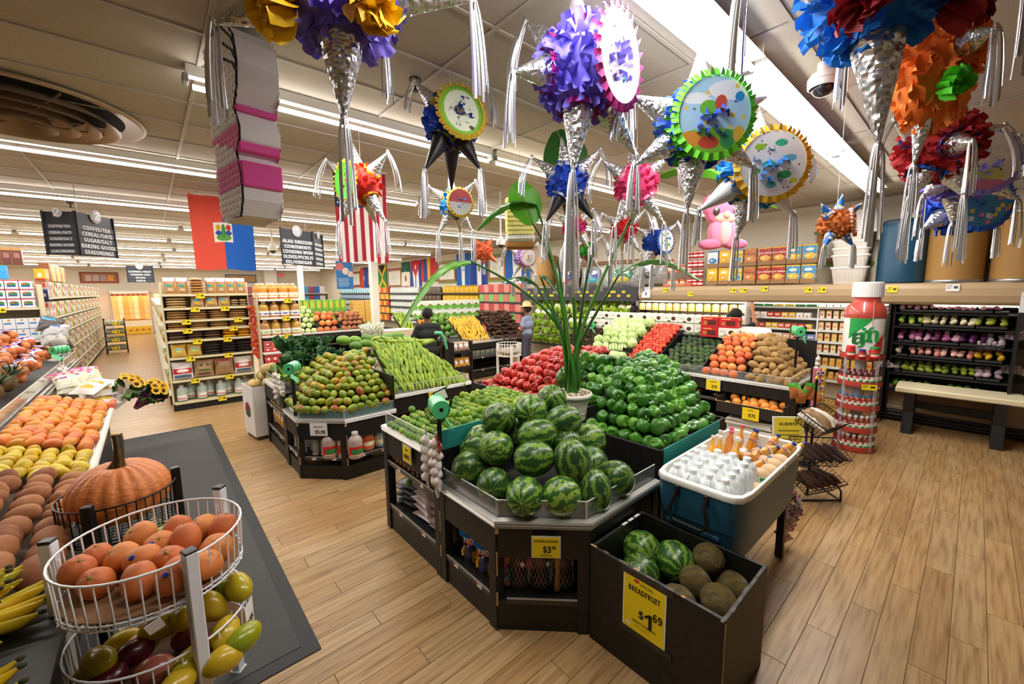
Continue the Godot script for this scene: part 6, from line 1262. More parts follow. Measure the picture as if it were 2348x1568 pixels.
	part(pk, "body", MB.new().ball(V(0, 0.175, 0), V(0.235, 0.185, 0.235), 96, 28, func(d, p):
		var a = atan2(d.z, d.x) * 11.0 + 0.6 * sin(atan2(d.z, d.x) * 2.0); var s = sqrt(d.x * d.x + d.z * d.z)
		return V(p.x, p.y * (1.0 - 0.24 * exp(-pow(s / 0.28, 2.0))), p.z) * (1.0 - 0.035 * pow(absf(sin(a)), 5.0) * (0.4 + s))), mat("d97f42", 0.45, 0.0, pits(0.04, 0.25, 2.0)))
	var sp = []; var sr = []
	for j in 12:
		var t = j / 11.0; sp.append(V(-0.005 + 0.022 * sin(t * 2.2), 0.305 + 0.215 * t, 0.01 * sin(t * 3.0))); sr.append(lerpf(0.03, 0.022, minf(1.0, t * 2.0)) + 0.03 * exp(-t * 12.0))
	var sm = MB.new(); sm.tube(sp, sr, 16)
	for j in sm.v.size():
		var q = sm.v[j]; var a = atan2(q.z, q.x); var w = 1.0 + 0.16 * cos(a * 6.0); sm.v[j] = V(q.x * w, q.y, q.z * w); sm.c[j] = mixc("2c2f22", "8a6a3c", smoothstep(0.3, 0.9, cos(a * 6.0) + 0.25 * sin(q.y * 90.0 + a)))
	part(pk, "stem", sm, vmat(0.75)); part(pk, "cut_end", MB.new().ball(V(0.012, 0.521, 0.0), V(0.024, 0.006, 0.023), 14, 5), mat("c9a46a", 0.8))
	for k in 3: bag("green_bag", "green plastic wrapped bag lying in the low black basket, %s" % ordn(k), "bag", D + V(0.08 * k - 0.02, 0.56 + 0.04 * k, 0.06), V(0.22, 0.16, 0.1), mat(["1f9a3c", "27b04a", "c8d88a"][k], 0.25), eul(-0.9, 0.4 * k, 0.3), "", 0.03)
	var mt = thing("floor_mat", "long dark grey floor mat with a rubber border beside the left counter", "mat")
	bx(mt, "rubber_border", V(0.03, 0.004, -5.2), V(1.1, 0.008, 5.62), mat("2c2d2e", 0.7), 0.003)
	bx(mt, "carpet", V(0.03, 0.007, -5.2), V(0.92, 0.008, 5.44), mat("ffffff", 0.98, 0.0, {albedo_texture = noise_tex(0.14, 512, 512, [[0.2, "363636"], [0.5, "4c4c4a"], [0.8, "5e5e5a"]], false, 4, 13), uv1_triplanar = true, uv1_world_triplanar = true, uv1_scale = V(2.2, 2.2, 2.2)}))

# ---------------------------------------------------------------- east wall: chilled cases, what stands on top of them, flags above
const WEST := Basis(Vector3(0, 0, 1), Vector3(0, 1, 0), Vector3(-1, 0, 0))   # x runs towards +z, z faces -x
func pack(called, label, cat, at, s, tex, group, b = WEST, rough = 0.4):
	return one(called, label, cat, boxm(s, minf(0.006, s.x * 0.08)), tmat(tex, rough), at + V(0, s.y / 2, 0), b, group)
func tuft(k):                                                     # a dense bunch of leaves
	return cached("tuft%d" % k, func():
		var m = MB.new(); var g = RandomNumberGenerator.new(); g.seed = k + 3
		for j in 12:
			var a = j * 2.4; m.at(Z0, yto(V(cos(a) * g.randf_range(0.2, 0.8), 1, sin(a) * g.randf_range(0.2, 0.8))).scaled(Vector3(0.55, 0.65, 0.55))); m.col = mixc("5f8f1e", "b0c83a", g.randf())
			var q = leafm(0.2, 0.3, 0.1, j); var o = m.v.size()
			for i in q.v.size(): m.v.append(m.X * q.v[i]); m.n.append((m.X.basis * q.n[i]).normalized()); m.uv.append(q.uv[i]); m.c.append(m.col)
			for i in q.ix: m.ix.append(o + i)
		return m)
func step_60_cases():
	var tan_ = mat("b9a07c", 0.45); var dark = mat("30323a", 0.5); var white = mat("e8e6e0", 0.5)
	var c = thing("chilled_wall_case", "long chilled wall case with a tan rounded canopy along the east wall", "chilled case")
	var cp = [Vector2(-9.0, 1.86), Vector2(-8.36, 1.82), Vector2(-8.31, 1.86), Vector2(-8.28, 1.95), Vector2(-8.28, 2.05), Vector2(-8.31, 2.11), Vector2(-8.36, 2.13), Vector2(-9.0, 2.13)]
	var RY = Basis(Vector3.UP, PI)
	part(c, "canopy", MB.new().prism(cp, -1.6, 5.05, RY), tan_)
	part(c, "dark_canopy", MB.new().prism([Vector2(-9.0, 1.80), Vector2(-8.29, 1.80), Vector2(-8.29, 2.13), Vector2(-9.0, 2.13)], 5.07, 8.9, RY), dark)
	bx(c, "back_panel", V(8.97, 1.0, -3.65), V(0.04, 2.0, 10.5), mat("d8d4cc", 0.6))
	bx(c, "lower_front", V(8.72, 0.33, -3.65), V(0.3, 0.5, 10.5), mat("a8957a", 0.5), 0.01)
	bx(c, "step_ledge", V(8.6, 0.22, -3.65), V(0.12, 0.06, 10.5), mat("a8957a", 0.5), 0.01)
	for k in 3: bx(c, "black_bumper", V(8.57 - 0.012 * (k % 2), 0.06 + 0.045 * k, -3.65), V(0.05, 0.04, 10.5), mat("1a1a1c", 0.4), 0.008)
	for y in [1.75, 1.555, 1.36, 1.17, 0.98, 0.75, 0.52]:
		bx(c, "shelf", V(8.72, y - 0.012, -1.83), V(0.46, 0.02, 1.95), white); bx(c, "shelf_lip", V(8.49, y - 0.01, -1.83), V(0.012, 0.04, 1.95), mat("dcdcd8", 0.4))
	bx(c, "upright", V(8.6, 1.0, -0.84), V(0.6, 1.65, 0.03), mat("16161a", 0.5)); bx(c, "upright", V(8.68, 1.0, -1.75), V(0.4, 1.65, 0.02), white); bx(c, "upright", V(8.6, 1.0, -2.82), V(0.6, 1.65, 0.03), white); bx(c, "upright", V(8.6, 1.0, -5.2), V(0.6, 1.65, 0.03), mat("3a3a3e", 0.5))
	for q in [[-1.8, 1.9, 18.0], [-4.0, 2.3, 26.0], [-7.0, 3.4, 34.0], [0.1, 1.0, 3.0]]:
		var z = q[0]; bx(c, "case_lamp", V(8.5, 1.805, z), V(0.06, 0.02, q[1]), mat("ffffff", 0.4, 0.0, {emission_enabled = true, emission = Color("fff6e8"), emission_energy_multiplier = 3.0})); area("case_lamp_glow", V(8.5, 1.79, z), Vector2(q[1], 0.06), q[2] * 0.06, "fff4e4", Basis(Vector3.UP, PI / 2) * Basis(Vector3.RIGHT, -PI / 2 + 0.35))
	# green vegetables, tier on tier
	for r in 6:
		bx(c, "veg_step", V(8.86 - 0.1 * r, 1.56 - 0.2 * r, -7.0), V(0.14, 0.04, 3.5), mat("2a2c30", 0.6))
		for k in 15:
			var p = V(8.78 - 0.1 * r, 1.62 - 0.2 * r, -8.6 + 0.235 * k); var wt = (k / 3 + r) % 3 == 1 and r < 3
			var o = thing("vegetable_bunch", "%s bunch in the chilled case, %s from the left in tier %s" % ["white stemmed" if wt else "leafy green", ordn(k), ordn(r)], "vegetable", p + V(rf(-0.02, 0.02), 0, 0), rf(0, 6), "vegetable bunches in the chilled case")
			if wt: part(o, "stems", cached("stems", func(): return MB.new().ball(V(0, 0, 0), V(0.08, 0.1, 0.11), 18, 8, func(d, q): return q * (1.0 + 0.12 * cos(9.0 * atan2(d.z, d.x))))), mat("e8e8c8", 0.5))
			part(o, "leaves", tuft(k % 3), vmat(0.5), V(0, 0.02 if not wt else 0.07, 0))
	for k in 10: put("orange_mango", V(8.62, 1.3 + 0.04 * (k % 2), -5.95 + 0.07 * k), yto(V(-0.6, 1, 0.2)), "carrot bunch beside the greens in the chilled case, %s from the left" % ordn(k), "carrots in the chilled case", "carrot", "vegetable", 1.0, 3, false)
	# cut fruit packs with white labels
	for r in 4:
		bx(c, "rack_bar", V(8.62, 1.76 - 0.22 * r, -4.0), V(0.02, 0.02, 2.3), mat("1a1a1a", 0.5))
		for k in 14:
			var o = pack("cut_fruit_pack", "clear pack of cut fruit with a white label, %s from the left in hanging row %s" % [ordn(k), ordn(r)], "pack", V(8.6, 1.6 - 0.22 * r, -5.12 + 0.165 * k), V(0.13, 0.16, 0.07), paint(32, 32, ["d8c068", "b8c048", "e0a03c", "d89a80", "e8d89c"][(k * 3 + r) % 5], [["d", 4, 4, 30, "f0e4a0"], ["d", 3, 3, 14, "8a9a30"]]), "cut fruit packs in the chilled case")
			bx(o, "label", V(0.02, 0.05, 0.037), V(0.06, 0.07, 0.002), mat("f6f6f4", 0.5), 0, eul(0, 0, rf(-0.3, 0.3)))
	var T = [[1.75, 0.15, 0.16, "bag", [["2c8a4c", "green topped cheese bag"], ["d8d060", "yellow cheese bag"]]], [1.555, 0.1, 0.09, "tub", [["f0ece4", "white tub"], ["c8402c", "red tub"], ["e0b83c", "yellow tub"]]], [1.36, 0.09, 0.09, "tub", [["c84a34", "red tub"], ["e8c040", "yellow tub"], ["d86a4a", "coral tub"]]], [1.17, 0.11, 0.1, "pack", [["6a94c0", "blue pack"], ["e8e0d0", "white pack"], ["d8a080", "peach pack"]]], [0.98, 0.12, 0.12, "pack", [["d89a9a", "pink pack"], ["e8d8b8", "cream pack"]]], [0.75, 0.12, 0.13, "jar", [["c83a3a", "red jar"], ["d8b860", "amber jar"]]], [0.52, 0.12, 0.13, "pack", [["c0b090", "buff pack"], ["a84a3a", "brick pack"]]]]
	for q in T:
		for k in int(0.98 / (q[1] + 0.012)):
			var e = q[4][(k / 2) % q[4].size()]
			pack("chilled_" + q[3], "%s in the chilled case, shelf %s, %s from the left" % [e[1], ["the top", "second", "third", "fourth", "fifth", "sixth", "the bottom"][T.find(q)], ordn(k)], q[3], V(8.54, q[0], -2.74 + (q[1] + 0.012) * (k + 0.5)), V(q[1], q[2], 0.12), paint(32, 32, e[0], [["r", 0.1, 0.3, 0.8, 0.3, "f0e8dc"], ["e", 0.5, 0.7, 0.2, 0.12, "c83a2c"]]), "packs in the chilled case")
		for k in 9: pack("drink_bottle", "small %s drink bottle in the case by the bottle display, %s along its shelf" % [["white", "cream", "orange", "yellow", "white", "amber", "gold"][T.find(q)], ordn(k)], "bottle", V(8.54, q[0], -1.7 + 0.095 * k), V(0.07, 0.14, 0.07), paint(32, 32, ["f0e4d0", "f0ecdc", "e8d8c0", "e0c888", "e8dcc8", "d8a838", "c8923c"][T.find(q)], [["r", 0, 0, 1, 0.2, "e0b070"], ["r", 0.15, 0.4, 0.7, 0.3, ["e08a4c", "d0602c", "e8b040"][k % 3]]]), "drink bottles by the bottle display")
	for k in 2: carton("basket_crate", "wooden slatted crate at the foot of the chilled case, %s" % ["left one", "right one"][k], "crate", V(8.3, 0.01, -1.05 - 0.42 * k), V(0.3, 0.2, 0.38), paint(48, 32, "b8904c", [["r", 0, 0.3, 1, 0.05, "4a3418"], ["r", 0, 0.65, 1, 0.05, "4a3418"], ["l", 0.1, 0.4, 0.7, 0.2, 2, "3a2a14"]]))
	# roots and squash on black stepped shelves
	var s = thing("black_vegetable_shelf", "black stepped shelf unit of roots and squash behind the bench", "shelf unit")
	var bk = mat("141416", 0.55)
	bx(s, "back_board", V(8.9, 1.0, -0.1), V(0.03, 1.7, 1.45), bk); bx(s, "side_board", V(8.62, 1.0, 0.4), V(0.55, 1.7, 0.03), bk); bx(s, "side_board", V(8.7, 1.0, -0.8), V(0.4, 1.7, 0.03), bk)
	var R = [[1.74, [["c:d8a8b0,c890a0,e0b8b8", 26], ["c:d8a8b0,b0788c", 4]]], [1.53, [["c:7ab04a,98b84a", 8], ["c:e0d8b0,d8c890,e8e0c0", 16], ["c:a8b03a,98a030", 9]]], [1.28, [["c:b87898,a05080", 8], ["c:9a4a7a,703058,b890a0", 18], ["c:5a1a54,451240", 10], ["c:8a7c84,a498a0", 7]]], [1.07, [["c:d0c8b4,c0b8a8", 5], ["c:d89888,c87868,e0b0a0", 22], ["c:d8a828,c89a20", 9]]], [0.82, [["c:8a8a78", 3], ["c:7a8a28,8a982c,6a7a24", 26], ["c:a89098,b8a0a8", 8]]], [0.56, [["c:6a9a34,5a8a2c", 12], ["c:4a8a2c,6aa83a", 10]]]]
	for q in R:
		bx(s, "shelf", V(8.66, q[0] - 0.03, -0.2), V(0.44, 0.02, 1.18), bk, 0, eul(0, 0, 0.12)); bx(s, "shelf_edge", V(8.45, q[0] - 0.055, -0.2), V(0.012, 0.02, 1.18), mat("5a5a5c", 0.4))
		var z = -0.74; var tot = 0
		for e in q[1]: tot += e[1]
		for e in q[1]:
			var w = 1.06 * e[1] / tot; var cols = maxi(1, int(w / 0.075)); var n = 0
			part(s, "produce_tray", boxm(V(0.3, 0.03, w - 0.02)), mat("2a2a2c", 0.5), V(8.6, q[0] - 0.012, z + w / 2))
			while n < e[1]:
				var p = V(8.5 + 0.075 * int(n / cols), q[0] + 0.035 + 0.035 * int(n / cols), z + 0.03 + (w - 0.06) * (n % cols) / maxf(cols - 1.0, 1.0))
				put(e[0], p + V(rf(-0.01, 0.01), rf(0, 0.015), rf(-0.012, 0.012)), eul(rf(0, 6), rf(0, 6), rf(0, 6)), "%s on the black shelves behind the bench, %s in its tray" % [{1.74: "pale pink root", 1.53: "pale squash", 1.28: "purple eggplant", 1.07: "pink or yellow vegetable", 0.82: "olive green squash", 0.56: "green chayote"}[q[0]], ordn(n)], "vegetables on the black shelves, height %s" % q[0], "shelf_vegetable", "vegetable", rf(0.85, 1.1)); n += 1
			z += w
	bx(s, "grey_panel", V(8.85, 1.2, 0.95), V(0.03, 1.2, 1.05), mat("6a6460", 0.6)); bx(s, "black_band", V(8.8, 1.33, 0.95), V(0.03, 0.2, 1.05), bk); bx(s, "black_band", V(8.8, 0.85, 0.95), V(0.03, 0.2, 1.05), bk)
	for k in 4: for j in 14: put("c:b8a8ac,a4949c,c8b8bc", V([8.62, 8.6, 8.5, 8.48][k], [1.38, 0.92, 1.24, 0.86][k] + 0.035 * (j / 5), [0.42, 0.42, 0.18, -0.86][k] + 0.045 * (j % 5 - 2)), eul(rf(0, 6), rf(0, 6), 0), "pale mauve root heaped in net tray %s beside the black shelves, %s of the heap" % [ordn(k), ordn(j)], "mauve roots in net trays", "net_root", "vegetable", 0.72)
	for q in [[-4.85, 2.0, 0.2, 0.22], [0.52, 1.87, 0.28, 0.26]]: part(thing("paper_notice", "white printed paper notice on the canopy, %s" % ("by the cut fruit" if q[0] < 0 else "at the right edge"), "sign", V(8.265, q[1], q[0])), "sheet", boxm(V(q[2], q[3], 0.004)), tmat(paint(48, 48, "eceef2", [["l", 0.1, 0.1, 0.8, 0.2, 2, "5a6aa0"], ["e", 0.5, 0.6, 0.15, 0.2, "8a90b0"]])), Z0, WEST)
	for q in [[-4.4, 2.05], [-3.86, 1.97], [-3.05, 2.04], [-2.87, 2.04], [-2.52, 2.06], [-1.87, 2.04], [-1.68, 2.04], [-1.22, 2.07], [-0.83, 2.04]]: shelf_tag("on the tan canopy, %s" % ["by the notice", "low by the soup cans", "under the fruity cereal", "under the yellow cereal", "under the corn flakes", "under the blue cereal", "right of the blue cereal", "under the white tubs", "under the blue barrel"][[-4.4, -3.86, -3.05, -2.87, -2.52, -1.87, -1.68, -1.22, -0.83].find(q[0])], V(8.27, q[1], q[0]), WEST, "f0d820", 0.11, 0.09)
	shelf_tag("on the tan canopy under the brown drums", V(8.27, 2.06, -0.22), WEST, "f2f2f0", 0.13, 0.1)
	for k in 26: shelf_tag("on the dark canopy, %s from the left" % ordn(k), V(8.28, 2.02 - 0.09 * (k % 2), -8.6 + 0.132 * k + (0.2 if k % 7 > 4 else 0.0)), WEST, "f0d820", 0.09, 0.05)

func step_62_case_tops():
	# cereal cartons two rows high in their display trays
	var Q = [["e8ecf0", "2a7ac8", "white and blue fruity", ""], ["e0b81c", "d89a18", "yellow puffed", ""], ["e8c41c", "3a8ac8", "yellow oat ring", "Cheerios"], ["b8683a", "c8803c", "brown honey", "Cheerios"], ["a81c24", "e0a83c", "dark red corn flake", "Corn Flakes"], ["a81c24", "e0a83c", "dark red corn flake", "Corn Flakes"], ["3c94cc", "e8b838", "light blue flake", ""], ["3c94cc", "e8b838", "light blue flake", ""]]
	var z = -3.62
	for k in Q.size():
		for r in 2:
			var q = Q[k] if not (k == 0 and r == 0) else Q[1]
			var o = pack("cereal_box", "%s cereal box on top of the case, %s row, %s from the left" % [q[2], ["lower", "upper"][r], ordn(k)], "box", V(8.46, 2.2 + 0.335 * r, z + 0.11), V(0.2, 0.27, 0.09), paint(64, 96, q[0], [["r", 0.0, 0.0, 1, 0.08, q[1]], ["e", 0.5, 0.7, 0.42, 0.2, q[1]], ["e", 0.5, 0.3, 0.3, 0.1, "f0e8dc" if q[3] == "" else q[0]], ["e", 0.4, 0.68, 0.12, 0.07, "f4e0a0"], ["d", 4, 4, 12, "f0e4c8"]]), "", WEST)
			if q[3] != "": text(o, "lettering", q[3], 0.03, mat("f4ead8" if k > 3 else "5a2a14", 0.5), V(0, 0.035, 0.0455), Basis(), "Droid Serif", 700, 0.95)
			bx(o, "carton_tray", V(0, -0.14, 0.0), V(0.215, 0.075, 0.105), mat("9a7650", 0.8))
		z += 0.225 if k != 3 else 0.24
	for k in 9:
		var p = V(8.5, [2.13, 2.42, 2.56][k / 4], -4.42 + 0.14 * (k % 4)); bottle("orange_can", "orange lidded canister on the case top left of the cereal, %s of the tower" % ordn(k), "can", "can", p, 1.35, mat("d86a3c", 0.4), mat("e8e0d8", 0.4), tmat(paint(48, 48, "d8703c", [["e", 0.5, 0.5, 0.3, 0.25, "f0dcc8"]])), 0.1, 0.9, "orange canisters on the case top")
	for k in 12:
		bottle("red_can", "red and white tall can on the case top beside the cereal, %s of the tower" % ordn(k), "can", "can", V(8.48, 2.13 + 0.19 * (k / 3), -3.98 + 0.11 * (k % 3)), 1.3, mat("c82430", 0.4), mat("d8d8d8", 0.4), tmat(paint(48, 48, "c82430", [["r", 0.2, 0.15, 0.6, 0.3, "f0ece8"], ["r", 0, 0.75, 1, 0.2, "f0ece8"]])), 0.1, 0.95, "red cans on the case top")
	carton("cardboard_tray", "open cardboard tray of orange cans on the case top", "tray", V(8.5, 2.13, -4.2), V(0.3, 0.06, 0.62), paint(32, 32, "c8643c", [["l", 0.1, 0.3, 0.8, 0.4, 2, "f0e0d0"]]))
	# big clear bedding bags
	var bt = [["2a3a7a", "c83038"], ["3a4a9a", "3ab0c0"], ["1f6a4a", "c8b838"], ["8a8a90", "30343c"]]
	for k in 4:
		var m = tmat(paint(96, 96, "9a9894", [["e", 0.5, 0.5, 0.34, 0.3, bt[k][0]], ["e", 0.45, 0.68, 0.28, 0.12, bt[k][1]], ["e", 0.6, 0.35, 0.12, 0.1, "e8e8ec"], ["d", 5, 3, 26, "c4c4c4"]]), 0.16, {clearcoat_enabled = true})
		bag("bedding_bag", "big clear plastic bag of folded bedding on the case top, %s from the left" % ordn(k), "bag", V(8.52, 2.4 if k < 3 else 2.46, [-7.35, -6.45, -5.55, -4.9][k]), V(0.86, 0.56, 0.34), m, WEST * eul(-0.12, 0, rf(-0.06, 0.06)), "bedding bags on the case top", 0.05)
	var pal = thing("wooden_slat_stack", "stack of long wooden slats lying behind the bedding bags", "wood", V(8.78, 2.62, -6.4)); for k in 4: bx(pal, "slat", V(0, 0.05 * k, 0.03 * k), V(0.1, 0.035, 1.9), mat("8a6238", 0.8), 0.004)
	bx(pal, "batten", V(0, -0.26, -0.7), V(0.1, 0.46, 0.08), mat("7a5632", 0.8), 0.004); bx(pal, "batten", V(0, -0.26, 0.7), V(0.1, 0.46, 0.08), mat("7a5632", 0.8), 0.004)
	# tubs, barrel and drums
	for k in 5:
		var o = thing("white_tub", "stacked ribbed white tub on the case top beside the blue barrel, %s from the bottom" % ordn(k), "tub", V(8.6, 2.13 + [0, 0.19, 0.3, 0.41, 0.52][k], -1.4), 0.1)
		part(o, "tub", sq([Vector2(0, 0), Vector2(0.17, 0), Vector2(0.205, 0.24), Vector2(0.22, 0.245), Vector2(0.22, 0.275), Vector2(0.2, 0.275), Vector2(0.17, 0.02)], 40, 8.0, 1.12), mat("e6e2da", 0.45))
		for j in 9: bx(o, "rib", V(-0.197, 0.14, -0.17 + 0.042 * j), V(0.008, 0.16, 0.008), mat("d8d4cc", 0.5), 0, eul(0, 0, 0.13))
	var tl = thing("upright_white_tub", "tall white tub standing upside down on the tub stack", "tub", V(8.62, 2.925, -1.25)); part(tl, "tub", sq([Vector2(0, 0.36), Vector2(0.13, 0.36), Vector2(0.16, 0.03), Vector2(0.172, 0.025), Vector2(0.172, 0), Vector2(0.15, 0)], 32, 6.0), mat("e6e2da", 0.45)); part(tl, "rim", sq([Vector2(0.172, 0), Vector2(0.178, 0.006), Vector2(0.178, 0.03), Vector2(0.172, 0.036)], 32, 6.0), mat("dedad2", 0.45))
	var bl = thing("blue_barrel", "tall blue plastic barrel on the case top", "barrel", V(8.62, 2.13, -0.8))
	part(bl, "barrel", MB.new().lathe([Vector2(0, 0), Vector2(0.25, 0), Vector2(0.275, 0.03), Vector2(0.275, 0.3), Vector2(0.268, 0.31), Vector2(0.275, 0.32), Vector2(0.275, 0.82), Vector2(0.25, 0.9), Vector2(0.24, 0.91), Vector2(0.24, 0.94), Vector2(0, 0.94)], 36), mat("1d4a66", 0.4)); part(bl, "hoop", MB.new().hard_lathe([Vector2(0.24, 0.88), Vector2(0.258, 0.88), Vector2(0.258, 0.92), Vector2(0.24, 0.92)], 36), mat("16384e", 0.4))
	for k in 3:
		var o = thing("brown_drum", "big brown fibre drum with metal hoops on the case top, %s" % ["left of the two on the right", "rightmost", "far one beyond the bedding bags"][k], "drum", V(8.62, 2.13, [-0.24, 0.38, -8.2][k]))
		var hh = 0.9; part(o, "drum", MB.new().hard_lathe([Vector2(0, 0), Vector2(0.29, 0), Vector2(0.29, hh), Vector2(0.27, hh), Vector2(0.27, hh - 0.05), Vector2(0, hh - 0.05)], 40), mat("a0783f", 0.7))
		for y in [0.02, hh - 0.01]: part(o, "metal_hoop", MB.new().lathe([Vector2(0.29, y - 0.02), Vector2(0.299, y - 0.01), Vector2(0.299, y + 0.01), Vector2(0.29, y + 0.02)], 40), mat("a8acb0", 0.35, 0.8))

func flag(called, label, at, b, w, h, tex, sway = 0.03, emblem = null):
	var m = MB.new(); var P = PackedVector3Array(); var s = 0.004
	for j in 15:
		for i in 19:
			var u = i / 18.0; var v = j / 14.0
			P.append(V((u - 0.5) * w * (1.0 - 0.03 * v), -v * h - 0.012 * sin(u * 9.0), sway * (0.3 + v) * sin(u * 11.0 + v * 1.5)))
	m.sheet(P, 18, 14, false, null, false)
	var o = thing(called, label, "flag", at); o.basis = b
	part(o, "cloth", m, tmat(tex, 0.75, {backlight_enabled = true, backlight = Color("606060")}))
	return o
func framed(label, z0, z1, y0, y1, rim):
	var o = thing("framed_poster", label, "framed poster", V(8.96, (y0 + y1) / 2, (z0 + z1) / 2), -PI / 2); var w = z1 - z0; var h = y1 - y0
	bx(o, "print", V(0, 0, 0.012), V(w - 0.1, h - 0.1, 0.008), tmat(paint(64, 64, "dcdcd4", [["l", 0.15, 0.12, 0.7, 0.75, 9, "b4bcb0"], ["e", 0.35, 0.5, 0.14, 0.1, "b8c8a8"]])))
	for e in [-1, 1]: bx(o, "frame_side", V(e * (w / 2 - 0.04), 0, 0.015), V(0.08, h, 0.03), mat("9a6a3c", 0.6), 0.004); bx(o, "frame_rail", V(0, e * (h / 2 - 0.04), 0.015), V(w - 0.16, 0.08, 0.03), mat("9a6a3c", 0.6), 0.004); bx(o, "mount_board", V(0, e * (h / 2 + 0.03), 0.004), V(w + 0.1, 0.05, 0.008), mat(rim, 0.7))
	return o
func tri_paint(w, h, ops, fn): # a print whose pixels come from a rule
	var im = Image.create(w, h, false, Image.FORMAT_RGB8)
	for y in h:
		for x in w: im.set_pixel(x, y, Color(fn.call((x + 0.5) / w, (y + 0.5) / h)))
	return lay(im)
func step_64_flags():
	var E = WEST
	flag("wall_flag", "Puerto Rican flag with a blue triangle and star hung high on the east wall", V(8.93, 3.36, -24.6), E, 0.9, 0.95, tri_paint(48, 64, [], func(u, v): return "1c3f8c" if v * 0.9 < 0.8 and absf(u - 0.5) < 0.5 * (1.0 - v / 0.8) else ("c8242c" if int(u * 5) % 2 == 0 else "eeeae4")))
	flag("wall_flag", "red and blue flag with a small white patch between two framed posters", V(8.93, 3.38, -22.2), E, 0.95, 1.1, paint(32, 48, "d83a34", [["r", 0.5, 0, 0.5, 1, "1c3f9c"], ["r", 0.38, 0.45, 0.24, 0.2, "e8e4d8"]]))
	flag("wall_flag", "Jamaican flag in green, black and gold hung lengthwise on the east wall", V(8.93, 3.38, -19.9), E, 0.95, 1.2, tri_paint(48, 64, [], func(u, v): return "e8c020" if absf(absf(u - 0.5) - absf(v - 0.5)) < 0.09 else ("1a1a1a" if absf(v - 0.5) > absf(u - 0.5) and v < 0.5 else ("2a8a3c" if absf(u - 0.5) > absf(v - 0.5) else "2a8a3c"))))
	flag("wall_flag", "Mexican flag hung lengthwise with green at the top", V(8.93, 3.4, -17.4), E, 0.75, 1.25, paint(32, 48, "eeeae2", [["r", 0, 0, 1, 0.36, "1a5c40"], ["r", 0, 0.86, 1, 0.14, "c42430"], ["e", 0.5, 0.6, 0.2, 0.12, "8a8458"], ["e", 0.5, 0.6, 0.1, 0.08, "5a6a3c"]]))
	flag("wall_flag", "Cuban flag with a red triangle and white star", V(8.93, 3.42, -16.45), E, 0.85, 1.2, tri_paint(48, 64, [], func(u, v): return "f0ece8" if pow(u - 0.5, 2) + pow(v - 0.26, 2) < 0.008 else ("c42434" if v < 0.75 and absf(u - 0.5) < 0.5 * (1.0 - v / 0.75) else ("24489c" if int(u * 5) % 2 == 0 else "eceae6"))))
	flag("wall_flag", "Colombian style flag in red, blue and yellow bands", V(8.93, 3.44, -15.3), E, 1.25, 0.95, paint(48, 32, "e8b81c", [["r", 0, 0, 0.18, 1, "c82834"], ["r", 0.18, 0, 0.2, 1, "2a4a9c"], ["r", 0.62, 0, 0.38, 1, "c82834"]]))
	flag("wall_flag", "Honduran flag hung lengthwise, blue and white with small stars", V(8.93, 3.46, -12.8), E, 0.85, 1.2, paint(48, 64, "eceef0", [["r", 0, 0, 0.33, 1, "1f62b8"], ["r", 0.66, 0, 0.34, 1, "1f62b8"], ["e", 0.5, 0.42, 0.04, 0.03, "3a78c0"], ["e", 0.42, 0.52, 0.04, 0.03, "3a78c0"], ["e", 0.58, 0.52, 0.04, 0.03, "3a78c0"], ["e", 0.42, 0.36, 0.04, 0.03, "3a78c0"], ["e", 0.58, 0.36, 0.04, 0.03, "3a78c0"]]))
	flag("wall_flag", "Salvadoran flag hung lengthwise, dark blue and white with an emblem", V(8.93, 3.44, -11.85), E, 0.95, 1.2, paint(48, 64, "eceef0", [["r", 0, 0, 0.36, 1, "1c3f9c"], ["r", 0.7, 0, 0.3, 1, "1c3f9c"], ["e", 0.52, 0.5, 0.1, 0.1, "6a8a5a"]]))
	flag("wall_flag", "Nicaraguan flag hung lengthwise, blue and white with a small triangle", V(8.93, 3.48, -9.8), E, 1.15, 1.2, paint(48, 64, "eceef0", [["r", 0, 0, 0.3, 1, "1f62b8"], ["r", 0.7, 0, 0.3, 1, "1f62b8"], ["e", 0.5, 0.5, 0.1, 0.08, "8ab09a"]]))
	for q in [["framed white poster beside the Puerto Rican flag", -24.0, -22.8, 2.4, 3.15, "a0282c"], ["framed white poster with a blue backing by the column", -21.7, -20.5, 2.4, 3.1, "2a5a9c"], ["large framed poster between the Jamaican and Mexican flags", -19.25, -17.85, 2.3, 3.12, "a0384c"], ["framed poster between the Colombian and Honduran flags", -14.6, -13.35, 2.45, 3.2, "7a9a4a"], ["large framed poster on a green backing behind the orange star", -11.3, -10.4, 2.45, 3.25, "7a9a4a"], ["framed poster on the wall behind the white tubs", -1.95, -1.2, 2.5, 3.0, "6a8a3a"]]: framed(q[0], q[1], q[2], q[3], q[4], q[5])
	# the two big ceiling flags
	var us = paint(96, 128, "eceae6", [["r", 0.0, 0, 0.0770, 1, "b01c30"], ["r", 0.154, 0, 0.077, 1, "b01c30"], ["r", 0.308, 0, 0.077, 1, "b01c30"], ["r", 0.462, 0, 0.077, 1, "b01c30"], ["r", 0.616, 0, 0.077, 1, "b01c30"], ["r", 0.77, 0, 0.077, 1, "b01c30"], ["r", 0.923, 0, 0.077, 1, "b01c30"], ["r", 0, 0, 0.54, 0.42, "1c2a5c"], ["d", 2, 2, 0, "ffffff"]])
	var star = flag("hanging_flag", "United States flag hung lengthwise from the ceiling behind the pinatas", V(1.93, 3.46, -4.75), Basis(Vector3.UP, -0.15), 0.58, 1.02, us, 0.012)
